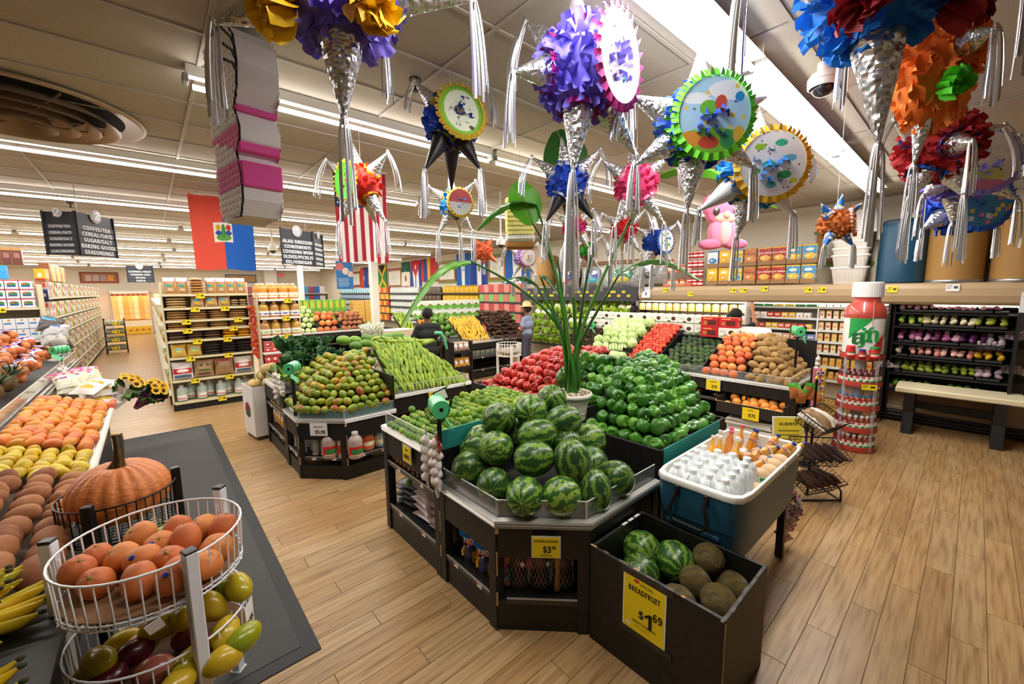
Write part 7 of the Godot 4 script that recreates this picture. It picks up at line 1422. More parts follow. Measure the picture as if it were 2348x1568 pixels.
	for j in 6: for i in 5: part(star, "star", cached("star", func():
		var P = []
		for k in 10: P.append(Vector2(0, 0.014 if k % 2 == 0 else 0.006).rotated(TAU * k / 10))
		return MB.new().prism(P, 0, 0.003)), mat("f4f2ee", 0.6), V(-0.26 + 0.06 * i, -0.05 - 0.066 * j, 0.016))
	var ht = flag("hanging_flag", "red and blue Haitian flag with a white emblem panel hung from the ceiling", V(0.9, 3.45, -7.2), Basis(Vector3.UP, -0.08), 0.74, 1.02, paint(128, 128, "e2503c", [["r", 0.5, 0, 0.5, 1, "1560c0"], ["r", 0.35, 0.36, 0.3, 0.27, "ece8dc"], ["e", 0.5, 0.56, 0.12, 0.05, "5a9a3c"], ["e", 0.5, 0.47, 0.03, 0.09, "3a8a3c"], ["e", 0.42, 0.5, 0.05, 0.03, "2a50a0"], ["e", 0.58, 0.5, 0.05, 0.03, "2a50a0"], ["e", 0.42, 0.43, 0.04, 0.04, "d8a03c"], ["e", 0.58, 0.43, 0.04, 0.04, "c83a34"]]), 0.01)
	for f in [star, ht]: bx(f, "hanging_bar", V(0, 0.005, 0), V(0.6, 0.02, 0.012), mat("d8d8d4", 0.5)); for e in [-1, 1]: part(f, "hook_wire", tubem([V(0.27 * e, 0, 0), V(0.27 * e, 0.06, 0)], 0.003, 5), mat("8a8a8a", 0.4))

# ---------------------------------------------------------------- grocery shelving and the far produce islands
func shelving(o, F, L, levels, depth, hexb, top, kick = 0.12):
	var b = mat(hexb, 0.5)
	fb(o, "back_panel", F, V(L / 2, top / 2, -depth), V(L, top, 0.03), mat("cfc4a4", 0.6))
	fb(o, "kick_plate", F, V(L / 2, kick / 2, -0.05), V(L, kick, 0.04), mat("17171a", 0.5))
	for e in [0.012, L - 0.012]: fb(o, "upright", F, V(e, top / 2, -depth / 2 - 0.05), V(0.024, top, depth - 0.1), mat("d8cfae", 0.5))
	for y in levels: fb(o, "shelf", F, V(L / 2, y - 0.015, -depth / 2), V(L - 0.05, 0.022, depth - 0.02), b); fb(o, "shelf_lip", F, V(L / 2, y - 0.012, 0), V(L - 0.05, 0.04, 0.014), b)
# a row of alike goods along a shelf; s: pitch, height, depth
func row(called, label, cat, F, x0, x1, y, s, prints, group, tiers = 1, shape = "box", capm = null):
	var n = maxi(1, int((x1 - x0) / s.x + 0.01))
	for t in tiers:
		for i in n:
			var p = V(x0 + s.x * (i + 0.5), y + s.y * t, -s.z / 2 - 0.015); var pr = prints[(i * 7 + t * 3) % prints.size()] if shape != "run" else prints[i % prints.size()]
			var l = label + ", %s from the left" % ordn(i) + ("" if tiers == 1 else " in layer %s" % ordn(t)); var m = tmat(pr, 0.4) if pr is Dictionary else mat(pr, 0.4)
			match shape:
				"bag": one(called, l, cat, cached("upb%s" % s, func(): return pillow(s.x * 0.98, s.y * 0.98, s.z * 0.8, 0.4, 0.02)), m, F * (p + V(0, s.y / 2, 0)), F.basis * eul(rf(-0.12, 0), rf(-0.1, 0.1), rf(-0.03, 0.03)), group)
				"flat": one(called, l, cat, cached("flt%s" % s, func(): return pillow(s.x * 0.98, s.z, s.y * 1.25, 0.4, 0.01)), m, F * (p + V(0, s.y / 2, 0)), F.basis * eul(-PI / 2 + rf(0, 0.08), 0, 0), group)
				"bottle":
					var o = one(called, l, cat, cached("btl", func(): return sq([Vector2(0, 0), Vector2(0.46, 0), Vector2(0.48, 0.03), Vector2(0.48, 0.55), Vector2(0.4, 0.72), Vector2(0.16, 0.86), Vector2(0.15, 0.93)], 14, 3.0)), m, F * p, F.basis.scaled_local(V(s.x, s.y, s.x)), group)
					if capm != null: part(o, "cap", cached("btc", func(): return MB.new().lathe([Vector2(0.19, 0.9), Vector2(0.19, 1.0), Vector2(0, 1.0)], 8)), capm)
				_: one(called, l, cat, boxm(V(s.x * 0.96, s.y * 0.97, s.z), 0.003), m, F * (p + V(0, s.y / 2, 0)), F.basis, group)
func tags(F, L, y, n, where):
	for k in n: shelf_tag("on %s, %s along" % [where, ordn(k)], F * V(L * (k + 0.5 + rf(-0.2, 0.2)) / n, y - 0.03, 0.012), F.basis, "f0d820", 0.13, 0.085)
func step_70_bean_rack():
	var F = frame(V(0.17, 0, -9.3), V(1.47, 0, -9.3)); var L = 1.3
	var o = thing("bean_shelf_unit", "cream shelf unit of rice and bean bags facing the floor mat", "shelf unit")
	shelving(o, F, L, [2.08, 1.84, 1.62, 1.46, 1.26, 0.96, 0.55, 0.15], 0.5, "d9cfa8", 2.3)
	var rice = paint(48, 64, "c08e58", [["r", 0, 0, 1, 0.28, "e8e0dc"], ["r", 0.1, 0.28, 0.8, 0.05, "c8685c"], ["e", 0.35, 0.5, 0.2, 0.09, "2a9ab8"], ["e", 0.6, 0.52, 0.18, 0.08, "58a04a"], ["e", 0.5, 0.76, 0.25, 0.1, "d8c8b0"]])
	var bean = paint(48, 64, "b89468", [["e", 0.4, 0.4, 0.22, 0.1, "2a9ab8"], ["e", 0.5, 0.66, 0.26, 0.13, "d8b03c"], ["d", 4, 4, 14, "a07a4c"]])
	var flat = [paint(48, 32, "a88450", [["r", 0, 0.4, 0.7, 0.3, "d0b02c"]]), paint(48, 32, "b8905c", [["r", 0.2, 0.4, 0.6, 0.25, "c8a83c"]])]
	var dark = [paint(48, 32, "6a5240", [["l", 0.05, 0.3, 0.9, 0.4, 3, "8a7058"]]), paint(48, 32, "7a5f48", [["l", 0.05, 0.3, 0.9, 0.4, 3, "937a60"]])]
	row("rice_bag", "tall tan rice bag with a clear top on the top shelf", "bag", F, 0.05, 0.4, 2.085, V(0.17, 0.3, 0.14), [rice], "rice bags on the top shelf", 1, "bag")
	row("flat_rice_bag", "flat tan bag in the pile on the top shelf", "bag", F, 0.4, 0.64, 2.085, V(0.23, 0.048, 0.3), ["b98a58", "c29660"], "flat bags on the top shelf", 6, "flat")
	row("rice_bag", "tall tan rice bag right of the flat pile on the top shelf", "bag", F, 0.64, 1.28, 2.085, V(0.155, 0.3, 0.14), [rice], "rice bags on the top shelf", 1, "bag")
	row("flat_bean_bag", "flat bean bag with a blue band on the second shelf", "bag", F, 0.05, 0.36, 1.845, V(0.3, 0.045, 0.3), [paint(48, 24, "bfa070", [["r", 0.1, 0.4, 0.8, 0.2, "2a3a8a"]])], "flat bags on the second shelf", 4, "flat")
	row("bean_bag", "upright bean bag with a blue emblem on the second shelf", "bag", F, 0.4, 1.02, 1.845, V(0.2, 0.22, 0.1), [bean], "bean bags on the second shelf", 1, "bag")
	row("flat_bean_bag", "dark striped flat bag on the right of the second shelf", "bag", F, 1.0, 1.28, 1.845, V(0.13, 0.045, 0.26), [paint(48, 24, "a08a68", [["r", 0.1, 0.4, 0.8, 0.2, "3a3a5a"]]), bean], "flat bags on the second shelf", 3, "flat")
	row("flat_bean_bag", "flat tan and yellow bag on the third shelf", "bag", F, 0.04, 1.28, 1.625, V(0.3, 0.04, 0.3), flat, "flat bags on the third shelf", 4, "flat")
	row("flat_bean_bag", "flat tan and yellow bag on the fourth shelf", "bag", F, 0.04, 1.28, 1.465, V(0.3, 0.04, 0.3), flat, "flat bags on the fourth shelf", 3, "flat")
	row("flat_bean_bag", "flat brown bean bag on the fifth shelf", "bag", F, 0.04, 0.8, 1.265, V(0.25, 0.045, 0.3), dark, "brown bags on the fifth shelf", 4, "flat")
	row("flat_corn_bag", "flat yellow corn bag on the right of the fifth shelf", "bag", F, 0.82, 1.28, 1.265, V(0.23, 0.06, 0.3), ["d8a028", "cf9420"], "yellow bags on the fifth shelf", 3, "flat")
	row("corn_sack", "plump yellow sack with a blue emblem on the sixth shelf", "bag", F, 0.05, 0.5, 0.965, V(0.22, 0.24, 0.14), [paint(48, 48, "d8b04c", [["e", 0.5, 0.5, 0.28, 0.16, "6ab0c8"], ["e", 0.5, 0.55, 0.2, 0.08, "d8d03c"]])], "yellow sacks on the sixth shelf", 1, "bag")
	row("flat_bean_bag", "flat black and yellow bag on the sixth shelf", "bag", F, 0.52, 1.28, 0.965, V(0.25, 0.05, 0.3), [paint(48, 24, "3a3430", [["r", 0.1, 0.2, 0.7, 0.4, "a8a02c"], ["r", 0.5, 0.6, 0.4, 0.2, "a8646c"]])], "black and yellow bags on the sixth shelf", 4, "flat")
	row("large_rice_sack", "large rice sack on the seventh shelf", "bag", F, 0.03, 1.29, 0.555, V(0.31, 0.33, 0.18), [paint(64, 64, "e2ddd6", [["r", 0.05, 0.4, 0.9, 0.3, "c42c30"], ["e", 0.5, 0.52, 0.3, 0.1, "ecE8e0"], ["r", 0.1, 0.75, 0.8, 0.2, "5a7098"]]), paint(64, 64, "a5865c", [["e", 0.35, 0.3, 0.1, 0.08, "5a4a30"], ["e", 0.65, 0.3, 0.1, 0.08, "5a4a30"], ["r", 0.2, 0.55, 0.6, 0.1, "4a6a3c"], ["r", 0.2, 0.75, 0.6, 0.12, "5a3a58"]]), paint(64, 64, "a07e58", [["r", 0.1, 0.1, 0.8, 0.12, "b84a44"], ["l", 0.2, 0.4, 0.6, 0.3, 3, "7a5a3c"]])], "large sacks on the seventh shelf", 1, "bag")
	for k in 8: bottle("water_jug", "clear gallon jug with a white label on the bottom shelf of the bean rack, %s from the left" % ordn(k), "jug", "jug", F * V(0.14 + 0.29 * (k % 4) + 0.13 * (k / 4), 0.165, -0.13 - 0.16 * (k / 4)), 1.0, mat("bcd0cc", 0.15, 0.0, {clearcoat_enabled = true}), mat("dce8e8", 0.4), tmat(paint(48, 48, "eceae4", [["r", 0.1, 0.15, 0.5, 0.2, "c83a4a"], ["e", 0.6, 0.7, 0.16, 0.12, "6a8a3c"]])), 0.1, 0.42, "clear jugs on the bottom shelf", F.basis * eul(0, rf(-0.5, 0.5), 0), 0.0, true)
	var T = [[2.08, 1], [1.84, 2], [1.62, 2], [1.46, 2], [1.26, 2], [0.96, 2], [0.55, 2], [0.15, 1]]
	for q in T: tags(F, L, q[0], q[1], "the bean rack shelf %s" % ordn(T.find(q)))
	for k in 18: bag("orange_snack_bag", "orange foil snack bag on the hanging strip between the racks, %s from the top" % ordn(k), "bag", F * V(1.36 + 0.05 * (k % 3 - 1) + 0.02 * (k % 2), 1.78 - 0.055 * k, 0.02 + 0.02 * (k % 3)), V(0.12, 0.16, 0.05), tmat(paint(32, 48, "c8502c", [["r", 0.1, 0.3, 0.8, 0.2, "a83a20"], ["d", 3, 3, 8, "e88a5c"]]), 0.25), F.basis * eul(rf(-0.4, 0.4), rf(-0.5, 0.5), rf(-0.7, 0.7)), "orange snack bags on the strip", 0.03)
	# juice rack
	var G = frame(V(1.55, 0, -9.0), V(2.3, 0, -9.0)); var j = thing("juice_shelf_unit", "white narrow shelf unit of juice jugs beside the bean rack", "shelf unit")
	shelving(j, G, 0.75, [1.965, 1.615, 1.26, 0.94, 0.72, 0.5, 0.15], 0.42, "e8e6e0", 2.1)
	for r in 3:
		for k in 8: bottle("juice_jug", "%s juice jug with a white label, %s in the %s row of the %s shelf" % [["orange", "yellow", "pale amber"][r], ordn(k % 4), ["front", "back"][k / 4], ["top", "second", "third"][r]], "jug", "jug", G * V(0.11 + 0.178 * (k % 4) - 0.05 * (k / 4), [1.97, 1.62, 1.265][r], -0.1 - 0.17 * (k / 4)), 1.08, mat([["d8902c"], ["c0962c", "b88c4a"], ["b98a50", "c89a3c"]][r][k % mini(2, [1, 2, 2][r])], 0.2, 0.0, {clearcoat_enabled = true}), mat("e8d8c0", 0.4), tmat(paint(48, 48, "ece8e0", [["e", 0.12, 0.4, 0.1, 0.14, ["e0a02c", "2a4a9c", "8ab83c"][r]], ["e", 0.37, 0.45, 0.1, 0.12, ["e8b83c", "2a4a9c", "8ab83c"][r]], ["e", 0.62, 0.4, 0.1, 0.14, ["e0a02c", "2a4a9c", "8ab83c"][r]], ["e", 0.87, 0.45, 0.1, 0.12, ["d87a1c", "2a4a9c", "e0c03c"][r]], ["r", 0, 0, 1, 0.1, "c84a5c"]])), 0.1, 0.45, "juice jugs on the white rack", G.basis * eul(0, rf(0.6, 1.0), 0), 3.0, true)
	for r in 3: row("red_can", "red coffee can on the lower juice rack shelf %s" % ordn(r), "can", G, 0.05, 0.72, [0.945, 0.725, 0.505][r], V(0.11, 0.105 if r == 0 else 0.18, 0.1), [paint(32, 32, "c01c24", [["e", 0.5, 0.5, 0.3, 0.2, "e8c8b8"], ["r", 0, 0, 1, 0.1, "b8b8b8"]])], "red cans on the juice rack", 2 if r == 0 else 1)
	for y in [1.965, 1.615, 1.26]: tags(G, 0.75, y, 1, "the juice rack at height %s" % y)
func step_72_grocery_aisles():
	var milk = paint(48, 48, "e6e6ee", [["r", 0, 0, 1, 0.16, "b86a78"], ["e", 0.5, 0.5, 0.36, 0.2, "3a8a4a"], ["e", 0.4, 0.42, 0.14, 0.12, "c85a3c"], ["r", 0.15, 0.65, 0.7, 0.16, "24489c"]])
	var cans = paint(48, 32, "e8eaf0", [["r", 0.1, 0.4, 0.6, 0.16, "5a8ac8"], ["e", 0.5, 0.15, 0.12, 0.1, "d89a4c"], ["r", 0, 0.94, 1, 0.06, "4a7ac0"]])
	var E = frame(V(-3.2, 0, -11.3), V(-1.48, 0, -11.3)); var o = thing("end_cap_shelf", "white end shelf of boxed milk powder and white cans at the far left", "shelf unit")
	shelving(o, E, 1.72, [1.87, 1.28, 0.9, 0.45], 0.5, "e4dcc4", 2.3)
	row("milk_box", "white box with a green farm print, upper pile of the end shelf", "box", E, 0.35, 1.7, 1.88, V(0.165, 0.165, 0.12), [milk], "milk powder boxes", 3)
	row("tea_box", "white box with a red band on top of the milk boxes", "box", E, 0.35, 1.15, 2.38, V(0.17, 0.13, 0.12), [paint(32, 32, "e8e8ec", [["r", 0.1, 0.4, 0.8, 0.35, "c0404c"]])], "red banded boxes on the end shelf", 2); row("blue_pack", "bright blue pack on top of the milk boxes", "pack", E, 1.2, 1.45, 2.38, V(0.1, 0.12, 0.1), ["3a9ad8"], "blue packs on the end shelf", 2)
	row("dark_canister", "tall brown canister at the top of the end shelf", "can", E, 1.0, 1.62, 2.63, V(0.12, 0.3, 0.11), [paint(32, 64, "5a3028", [["r", 0, 0, 1, 0.15, "a8743c"], ["r", 0.2, 0.3, 0.6, 0.3, "8a5a58"]])], "brown canisters on the end shelf"); row("red_carton", "dark red carton at the top left of the end shelf", "box", E, 0.4, 0.9, 2.64, V(0.25, 0.24, 0.15), ["b02c3c"], "red cartons on the end shelf")
	row("milk_can", "white can with a blue word on the second level of the end shelf", "can", E, 0.35, 1.7, 1.29, V(0.15, 0.2, 0.14), [cans], "white cans on the end shelf", 2); row("formula_can", "white can with a dark red label on the third level of the end shelf", "can", E, 0.5, 1.7, 0.91, V(0.17, 0.22, 0.15), [paint(32, 32, "e8e6e6", [["r", 0.15, 0.35, 0.7, 0.3, "8a2a34"]])], "red label cans on the end shelf")
	tags(E, 1.72, 1.87, 2, "the milk powder shelf")
	# long run on the left of the aisle, its face towards +x
	var G = frame(V(-1.42, 0, -11.9), V(-1.42, 0, -23.5)); var g = thing("aisle_shelf_run", "long packed grocery shelf run on the left side of the aisle", "shelf unit")
	shelving(g, G, 11.6, [2.05, 1.66, 1.32, 0.9, 0.5, 0.15], 0.5, "ddd5bc", 2.3)
	var mix = [paint(32, 48, "c8b8a8", [["r", 0.1, 0.1, 0.8, 0.3, "c84a3c"], ["r", 0.1, 0.6, 0.8, 0.25, "e8e4dc"]]), paint(32, 48, "d8a838", [["r", 0.1, 0.5, 0.8, 0.3, "a8642c"], ["r", 0.2, 0.1, 0.6, 0.2, "f0e8d8"]]), paint(32, 48, "d4d0d8", [["e", 0.5, 0.4, 0.3, 0.2, "5a6ab0"], ["r", 0.1, 0.75, 0.8, 0.15, "c8687a"]]), paint(32, 48, "4a8a4c", [["r", 0.1, 0.3, 0.8, 0.4, "e0e8d0"]]), paint(32, 48, "e0d8c8", [["r", 0.1, 0.2, 0.8, 0.3, "d87a4a"], ["d", 3, 3, 12, "8a7a6a"]])]
	for r in 6: row("grocery_pack", "mixed grocery pack on the left aisle run, shelf %s from the floor" % ordn(5 - r), "pack", G, 0.05, 11.5, [2.06, 1.67, 1.33, 0.91, 0.51, 0.16][r], V(0.21, [0.3, 0.3, 0.26, 0.34, 0.32, 0.26][r], 0.16), mix, "grocery packs on the left aisle run")
	row("yellow_lid_jar", "big jar with a yellow lid and label at the near end of the aisle run", "jar", G, 0.02, 0.5, 2.36, V(0.16, 0.24, 0.14), [paint(32, 32, "d8c020", [["r", 0, 0, 1, 0.2, "e0b81c"], ["r", 0, 0.8, 1, 0.2, "b83a2c"], ["e", 0.5, 0.5, 0.2, 0.2, "e8e8e8"]])], "yellow lidded jars"); row("blue_jar", "dark blue jar on the near end of the aisle run", "jar", G, 0.02, 0.6, 1.99, V(0.14, 0.22, 0.12), [paint(32, 32, "1c2448", [["r", 0.2, 0.4, 0.6, 0.3, "b8a8d0"], ["r", 0, 0, 1, 0.18, "2a4aa0"]])], "blue jars")
	row("tall_canister", "tall brown or yellow canister on top of the aisle run", "can", G, 0.6, 3.0, 2.38, V(0.22, 0.36, 0.14), [paint(32, 48, "a8643c", [["r", 0.1, 0.3, 0.8, 0.3, "c88a5c"]]), "d8b420", paint(32, 48, "e8e0b0", [["r", 0.1, 0.4, 0.8, 0.4, "d8d080"]])], "canisters on the aisle run")
	for k in 9: bag("grey_sack", "crumpled grey plastic sack hanging at the aisle end, %s of the heap" % ordn(k), "bag", V(-1.38 + 0.05 * (k % 2), 1.55 - 0.12 * k, -11.35 + 0.03 * (k % 3)), V(0.34, 0.3, 0.14), tmat(paint(48, 48, ["5a5656", "c8c8cc", "d8d4d0"][k % 3], [["r", 0.1, 0.1, 0.5, 0.2, ["2a8ab8", "3a6ab0", "3a9a4a"][k % 3]], ["d", 4, 3, 14, "8a8888"]]), 0.3), eul(-0.2, rf(-0.3, 0.6), rf(-0.3, 0.3)), "sacks at the aisle end", 0.04)
	# the run behind the bean rack, hung with yellow bags
	var K = frame(V(0.12, 0, -26.0), V(0.12, 0, -9.9)); var w = thing("second_shelf_run", "grocery shelf run on the right side of the aisle behind the bean rack", "shelf unit"); shelving(w, K, 16.1, [1.9, 1.5, 1.1, 0.7, 0.2], 0.5, "ddd5bc", 2.1)
	for r in 4: row("grocery_bag", "yellow green bag on the right aisle run, level %s" % ordn(r), "bag", K, 0.1, 16.0, [0.22, 0.72, 1.12, 1.52][r], V(0.3, 0.32, 0.16), [mix[1], "a8a44c", mix[3], "c8c078"], "bags on the right aisle run", 1, "bag")
	# wheeled black rack in the aisle, glowing case and signs at the far end
	var c = thing("wheeled_rack", "black wheeled rack with yellow tags standing in the aisle", "rack", V(-0.97, 0, -20.3), 0.0); var bm = mat("141416", 0.5)
	for x in [-0.27, 0.27]: for z in [-0.2, 0.2]: part(c, "post", tubem([V(x, 0.08, z), V(x * 0.96, 1.25, z)], 0.014, 6), bm); part(c, "wheel", MB.new().hard_lathe([Vector2(0, -0.015), Vector2(0.045, -0.015), Vector2(0.045, 0.015), Vector2(0, 0.015)], 14), bm, V(x, 0.045, z), eul(0, 0, PI / 2))
	for k in 4: bx(c, "tray", V(0, 0.14 + 0.29 * k, 0), V(0.56, 0.03, 0.42), bm); shelf_tag("on the wheeled rack, level %s" % ordn(k), V(-1.0 + 0.03 * k, 0.2 + 0.29 * k, -20.07), Basis(), "f0d820", 0.2, 0.1); for i in 3: bag("produce_bag", "pale bag on level %s of the wheeled rack, %s" % [ordn(k), ordn(i)], "bag", V(-1.15 + 0.18 * i, 0.24 + 0.29 * k, -20.25), V(0.2, 0.17, 0.1), mat(["a8a888", "b8b49c"][i % 2], 0.4), eul(-0.6, 0, 0), "bags on the wheeled rack")
	var h = thing("heated_case", "brightly lit warm food case at the far end of the aisle", "display case", V(-0.68, 0, -29.55)); var wm = mat("d8c8a8", 0.5)
	bx(h, "base", V(0, 0.35, 0), V(1.5, 0.7, 0.7), wm, 0.01); bx(h, "back", V(0, 1.4, -0.33), V(1.5, 1.5, 0.04), mat("f0d8b0", 0.5)); bx(h, "hood", V(0, 2.22, 0), V(1.5, 0.1, 0.7), mat("d8d4cc", 0.5)); bx(h, "warm_lamp", V(0, 2.155, 0.1), V(1.4, 0.03, 0.3), mat("ffffff", 0.4, 0.0, {emission_enabled = true, emission = Color("ffb870"), emission_energy_multiplier = 3.0})); area("warm_case_glow", V(-0.68, 2.13, -29.4), Vector2(1.4, 0.5), 2.6, "ffac60")
	row("warm_food_pack", "warm lit food pack in the far case", "pack", frame(V(-1.4, 0, -29.35), V(0.05, 0, -29.35)), 0.02, 1.44, 0.78, V(0.2, 0.3, 0.2), ["f0c070", "f4dca0", "e8a850"], "food packs in the far case", 4); row("dark_bottle", "dark bottle along the top of the far case", "bottle", frame(V(-1.4, 0, -29.3), V(0.05, 0, -29.3)), 0.0, 1.4, 2.0, V(0.1, 0.24, 0.1), ["3a2a24", "6a3a3c"], "dark bottles in the far case", 1, "bottle"); row("yellow_carton", "yellow carton at the foot of the far case", "box", frame(V(-1.4, 0, -29.15), V(0.05, 0, -29.15)), 0.0, 1.5, 0.01, V(0.24, 0.4, 0.2), [paint(32, 32, "d8a818", [["e", 0.5, 0.5, 0.3, 0.2, "a8641c"]])], "yellow cartons")
	var cb = thing("cork_board", "red framed cork board above the far end of the aisle", "board", V(-1.75, 2.95, -29.94)); bx(cb, "frame", Z0, V(1.4, 0.55, 0.04), mat("8a2430", 0.6), 0.006); bx(cb, "cork", V(0, 0, 0.012), V(1.28, 0.44, 0.03), mat("9a7248", 0.8)); for k in 4: bx(cb, "notice", V(-0.4 + 0.27 * k, -0.02, 0.03), V(0.22, 0.3, 0.004), mat(["c8a8a0", "b8a4a8", "a89098", "e0903c"][k], 0.6))
	var b2 = thing("blue_board", "blue framed board above the shelf beyond the bean rack", "board", V(4.4, 2.95, -29.94)); bx(b2, "frame", Z0, V(1.6, 0.5, 0.04), mat("2a5a8c", 0.6), 0.006); bx(b2, "cork", V(0, 0, 0.012), V(1.5, 0.4, 0.03), mat("b08a5c", 0.8))
	var ex = thing("exit_sign", "small red exit sign high on the north wall", "sign", V(6.6, 3.2, -29.982)); bx(ex, "plate", Z0, V(0.36, 0.22, 0.03), mat("d8a0a0", 0.5)); text(ex, "lettering", "EXIT", 0.13, mat("d02030", 0.5, 0.0, {emission_enabled = true, emission = Color("e02434"), emission_energy_multiplier = 0.8}), V(0, 0, 0.017))
	for k in 3: var co = part(self, "column", MB.new().box(Z0, V([0.22, 0.22, 0.7][k], 3.5, [0.22, 0.22, 0.4][k]), 0.01), mat("e8e4da", 0.7), V([5.5, 5.63, 5.9][k], 1.75, [-12.9, -21.8, -29.6][k])); co.set_meta("kind", "structure")
func far_table(label, A, B, h, depth):
	var o = thing("produce_table", label, "display table"); bay(o, A, B, h, {guard = 0.06, shelves = [0.2, 0.5], apron = 0.15}); var F = frame(A, B); fb(o, "table_bed", F, V(A.distance_to(B) / 2, h - 0.05, -depth / 2), V(A.distance_to(B), 0.04, depth), black_wood()); fb(o, "body", F, V(A.distance_to(B) / 2, h / 2 - 0.05, -depth + 0.2), V(A.distance_to(B), h - 0.1, 0.05), black_wood()); return o
func far_heap(o, kind, called, label, A, B, y, gap, n, pose, s, up, cat = "vegetable"): # a heap drawn in by n tiers
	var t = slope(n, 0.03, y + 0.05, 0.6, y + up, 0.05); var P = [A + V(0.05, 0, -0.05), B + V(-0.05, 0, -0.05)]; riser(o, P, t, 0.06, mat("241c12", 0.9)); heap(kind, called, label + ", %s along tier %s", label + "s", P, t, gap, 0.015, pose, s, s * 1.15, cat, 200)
func step_74_far_islands():
	var a = far_table("far black table of ripe plantains and yuca behind the red peppers", V(5.3, 0, -7.7), V(7.2, 0, -7.7), 0.9, 1.2)
	far_heap(a, "ripe_plantain", "ripe_plantain", "ripe yellow plantain on the far table", V(5.3, 0, -7.7), V(6.2, 0, -7.7), 0.9, 0.06, 8, "hang", 1.15, 0.5, "fruit"); far_heap(a, "yuca", "yuca_root", "brown yuca root on the far table", V(6.2, 0, -7.7), V(7.2, 0, -7.7), 0.9, 0.085, 9, "out", 1.05, 0.62)
	for k in 12: pack("pantry_tub", "small dark tub on the open shelf under the far table, %s from the left" % ordn(k), "tub", V(5.5 + 0.15 * k, 0.52, -7.85), V(0.12, 0.15, 0.12), paint(32, 32, "5a6a5a", [["r", 0, 0.2, 1, 0.3, "a8a08c"], ["r", 0, 0, 1, 0.15, "d8d8d4"]]), "tubs under the far table", Basis())
	var b = far_table("far black table of papayas and orange fruit behind the shopper", V(4.6, 0, -9.1), V(6.4, 0, -9.1), 0.9, 1.0)
	far_heap(b, "papaya", "round_papaya", "green papaya on the table behind the shopper", V(5.3, 0, -9.1), V(6.4, 0, -9.1), 0.9, 0.19, 5, "any", 1.0, 0.5, "fruit"); far_heap(b, "orange", "orange", "orange fruit beside the ripe plantains", V(5.0, 0, -8.8), V(5.4, 0, -8.8), 0.95, 0.12, 4, "any", 0.9, 0.35, "fruit"); far_heap(b, "plantain", "green_banana", "green banana left of the shopper", V(4.55, 0, -9.1), V(5.0, 0, -9.1), 1.0, 0.07, 6, "hang", 1.2, 0.5, "fruit")
	row("white_produce_box", "white printed box with green fruit stacked behind the papayas", "box", frame(V(5.4, 0, -9.9), V(7.5, 0, -9.9)), 0, 2.1, 1.32, V(0.26, 0.25, 0.3), [paint(48, 48, "e8ece0", [["e", 0.5, 0.7, 0.5, 0.3, "6ab03c"], ["e", 0.5, 0.45, 0.1, 0.14, "9a3a24"]])], "white boxes behind the papayas", 2); var lg = thing("box_ledge", "ledge carrying the white printed boxes behind the papayas", "shelf", V(6.45, 0.66, -10.06)); bx(lg, "top", V(0, 0.64, 0), V(2.2, 0.03, 0.4), black_wood()); bx(lg, "front", V(0, 0, 0.16), V(2.2, 1.26, 0.03), black_wood())
	var c = far_table("far table of taro, squash and bagged roots near the column", V(3.0, 0, -13.0), V(5.3, 0, -13.0), 0.9, 1.1)
	far_heap(c, "mamey", "taro_root", "brown taro root on the table near the column", V(4.4, 0, -13.0), V(5.3, 0, -13.0), 0.9, 0.16, 5, "any", 1.2, 0.5); far_heap(c, "grapefruit", "cut_squash", "orange cut squash on the table near the column", V(3.7, 0, -13.0), V(4.4, 0, -13.0), 0.9, 0.19, 4, "any", 1.5, 0.5); far_heap(c, "cabbage", "wrapped_root", "pale wrapped root on the table near the column", V(3.0, 0, -13.0), V(3.7, 0, -13.0), 0.9, 0.17, 6, "any", 0.8, 0.7)
	row("green_carton", "bright green carton stacked beyond the far tables", "box", frame(V(3.6, 0, -14.6), V(5.2, 0, -14.6)), 0, 1.6, 1.0, V(0.2, 0.42, 0.3), [paint(32, 64, "6aa83c", [["r", 0.1, 0.1, 0.5, 0.6, "a8c83c"], ["r", 0.6, 0.2, 0.2, 0.5, "d8903c"]])], "green cartons", 2); row("tortilla_pack", "yellow flat pack in the pile right of the green cartons", "pack", frame(V(5.35, 0, -14.4), V(6.2, 0, -14.4)), 0, 0.85, 1.0, V(0.42, 0.06, 0.4), ["d8a84c", "e0b45c"], "yellow packs", 13); var lh = thing("long_ledge", "dark ledge carrying the green cartons and yellow packs", "shelf", V(4.9, 0.49, -14.8)); bx(lh, "top", V(0, 0.48, 0), V(2.7, 0.03, 0.5), black_wood()); bx(lh, "front", V(0, 0, 0.2), V(2.7, 0.95, 0.03), black_wood())
	row("white_flat_box", "pale flat box in the pile left of the shopper", "box", frame(V(3.75, 0, -8.3), V(4.45, 0, -8.3)), 0, 0.7, 0.05, V(0.68, 0.15, 0.5), ["d8c8a8", "e0d0b4"], "pale flat boxes", 8)
	for k in 12: bag("bagged_greens", "clear bag of pale greens in the stack by the flat boxes, %s from the bottom" % ordn(k), "bag", V(3.45 + 0.12 * (k % 3), 0.3 + 0.32 * (k / 3), -8.6), V(0.3, 0.34, 0.16), tmat(paint(48, 48, "a8a890", [["d", 5, 5, 24, "e4e6d8"], ["d", 4, 4, 12, "6a9a4c"]]), 0.25), eul(rf(-0.3, 0.3), rf(-0.5, 0.5), rf(-0.3, 0.3)), "bags of greens", 0.04)
	var bs = thing("snack_rack", "black rack of snack bags between the shopper and the plantains", "rack", V(4.55, 0, -6.75)); for x in [-0.22, 0.22]: bx(bs, "upright", V(x, 0.55, 0), V(0.03, 1.1, 0.3), black_wood()); 
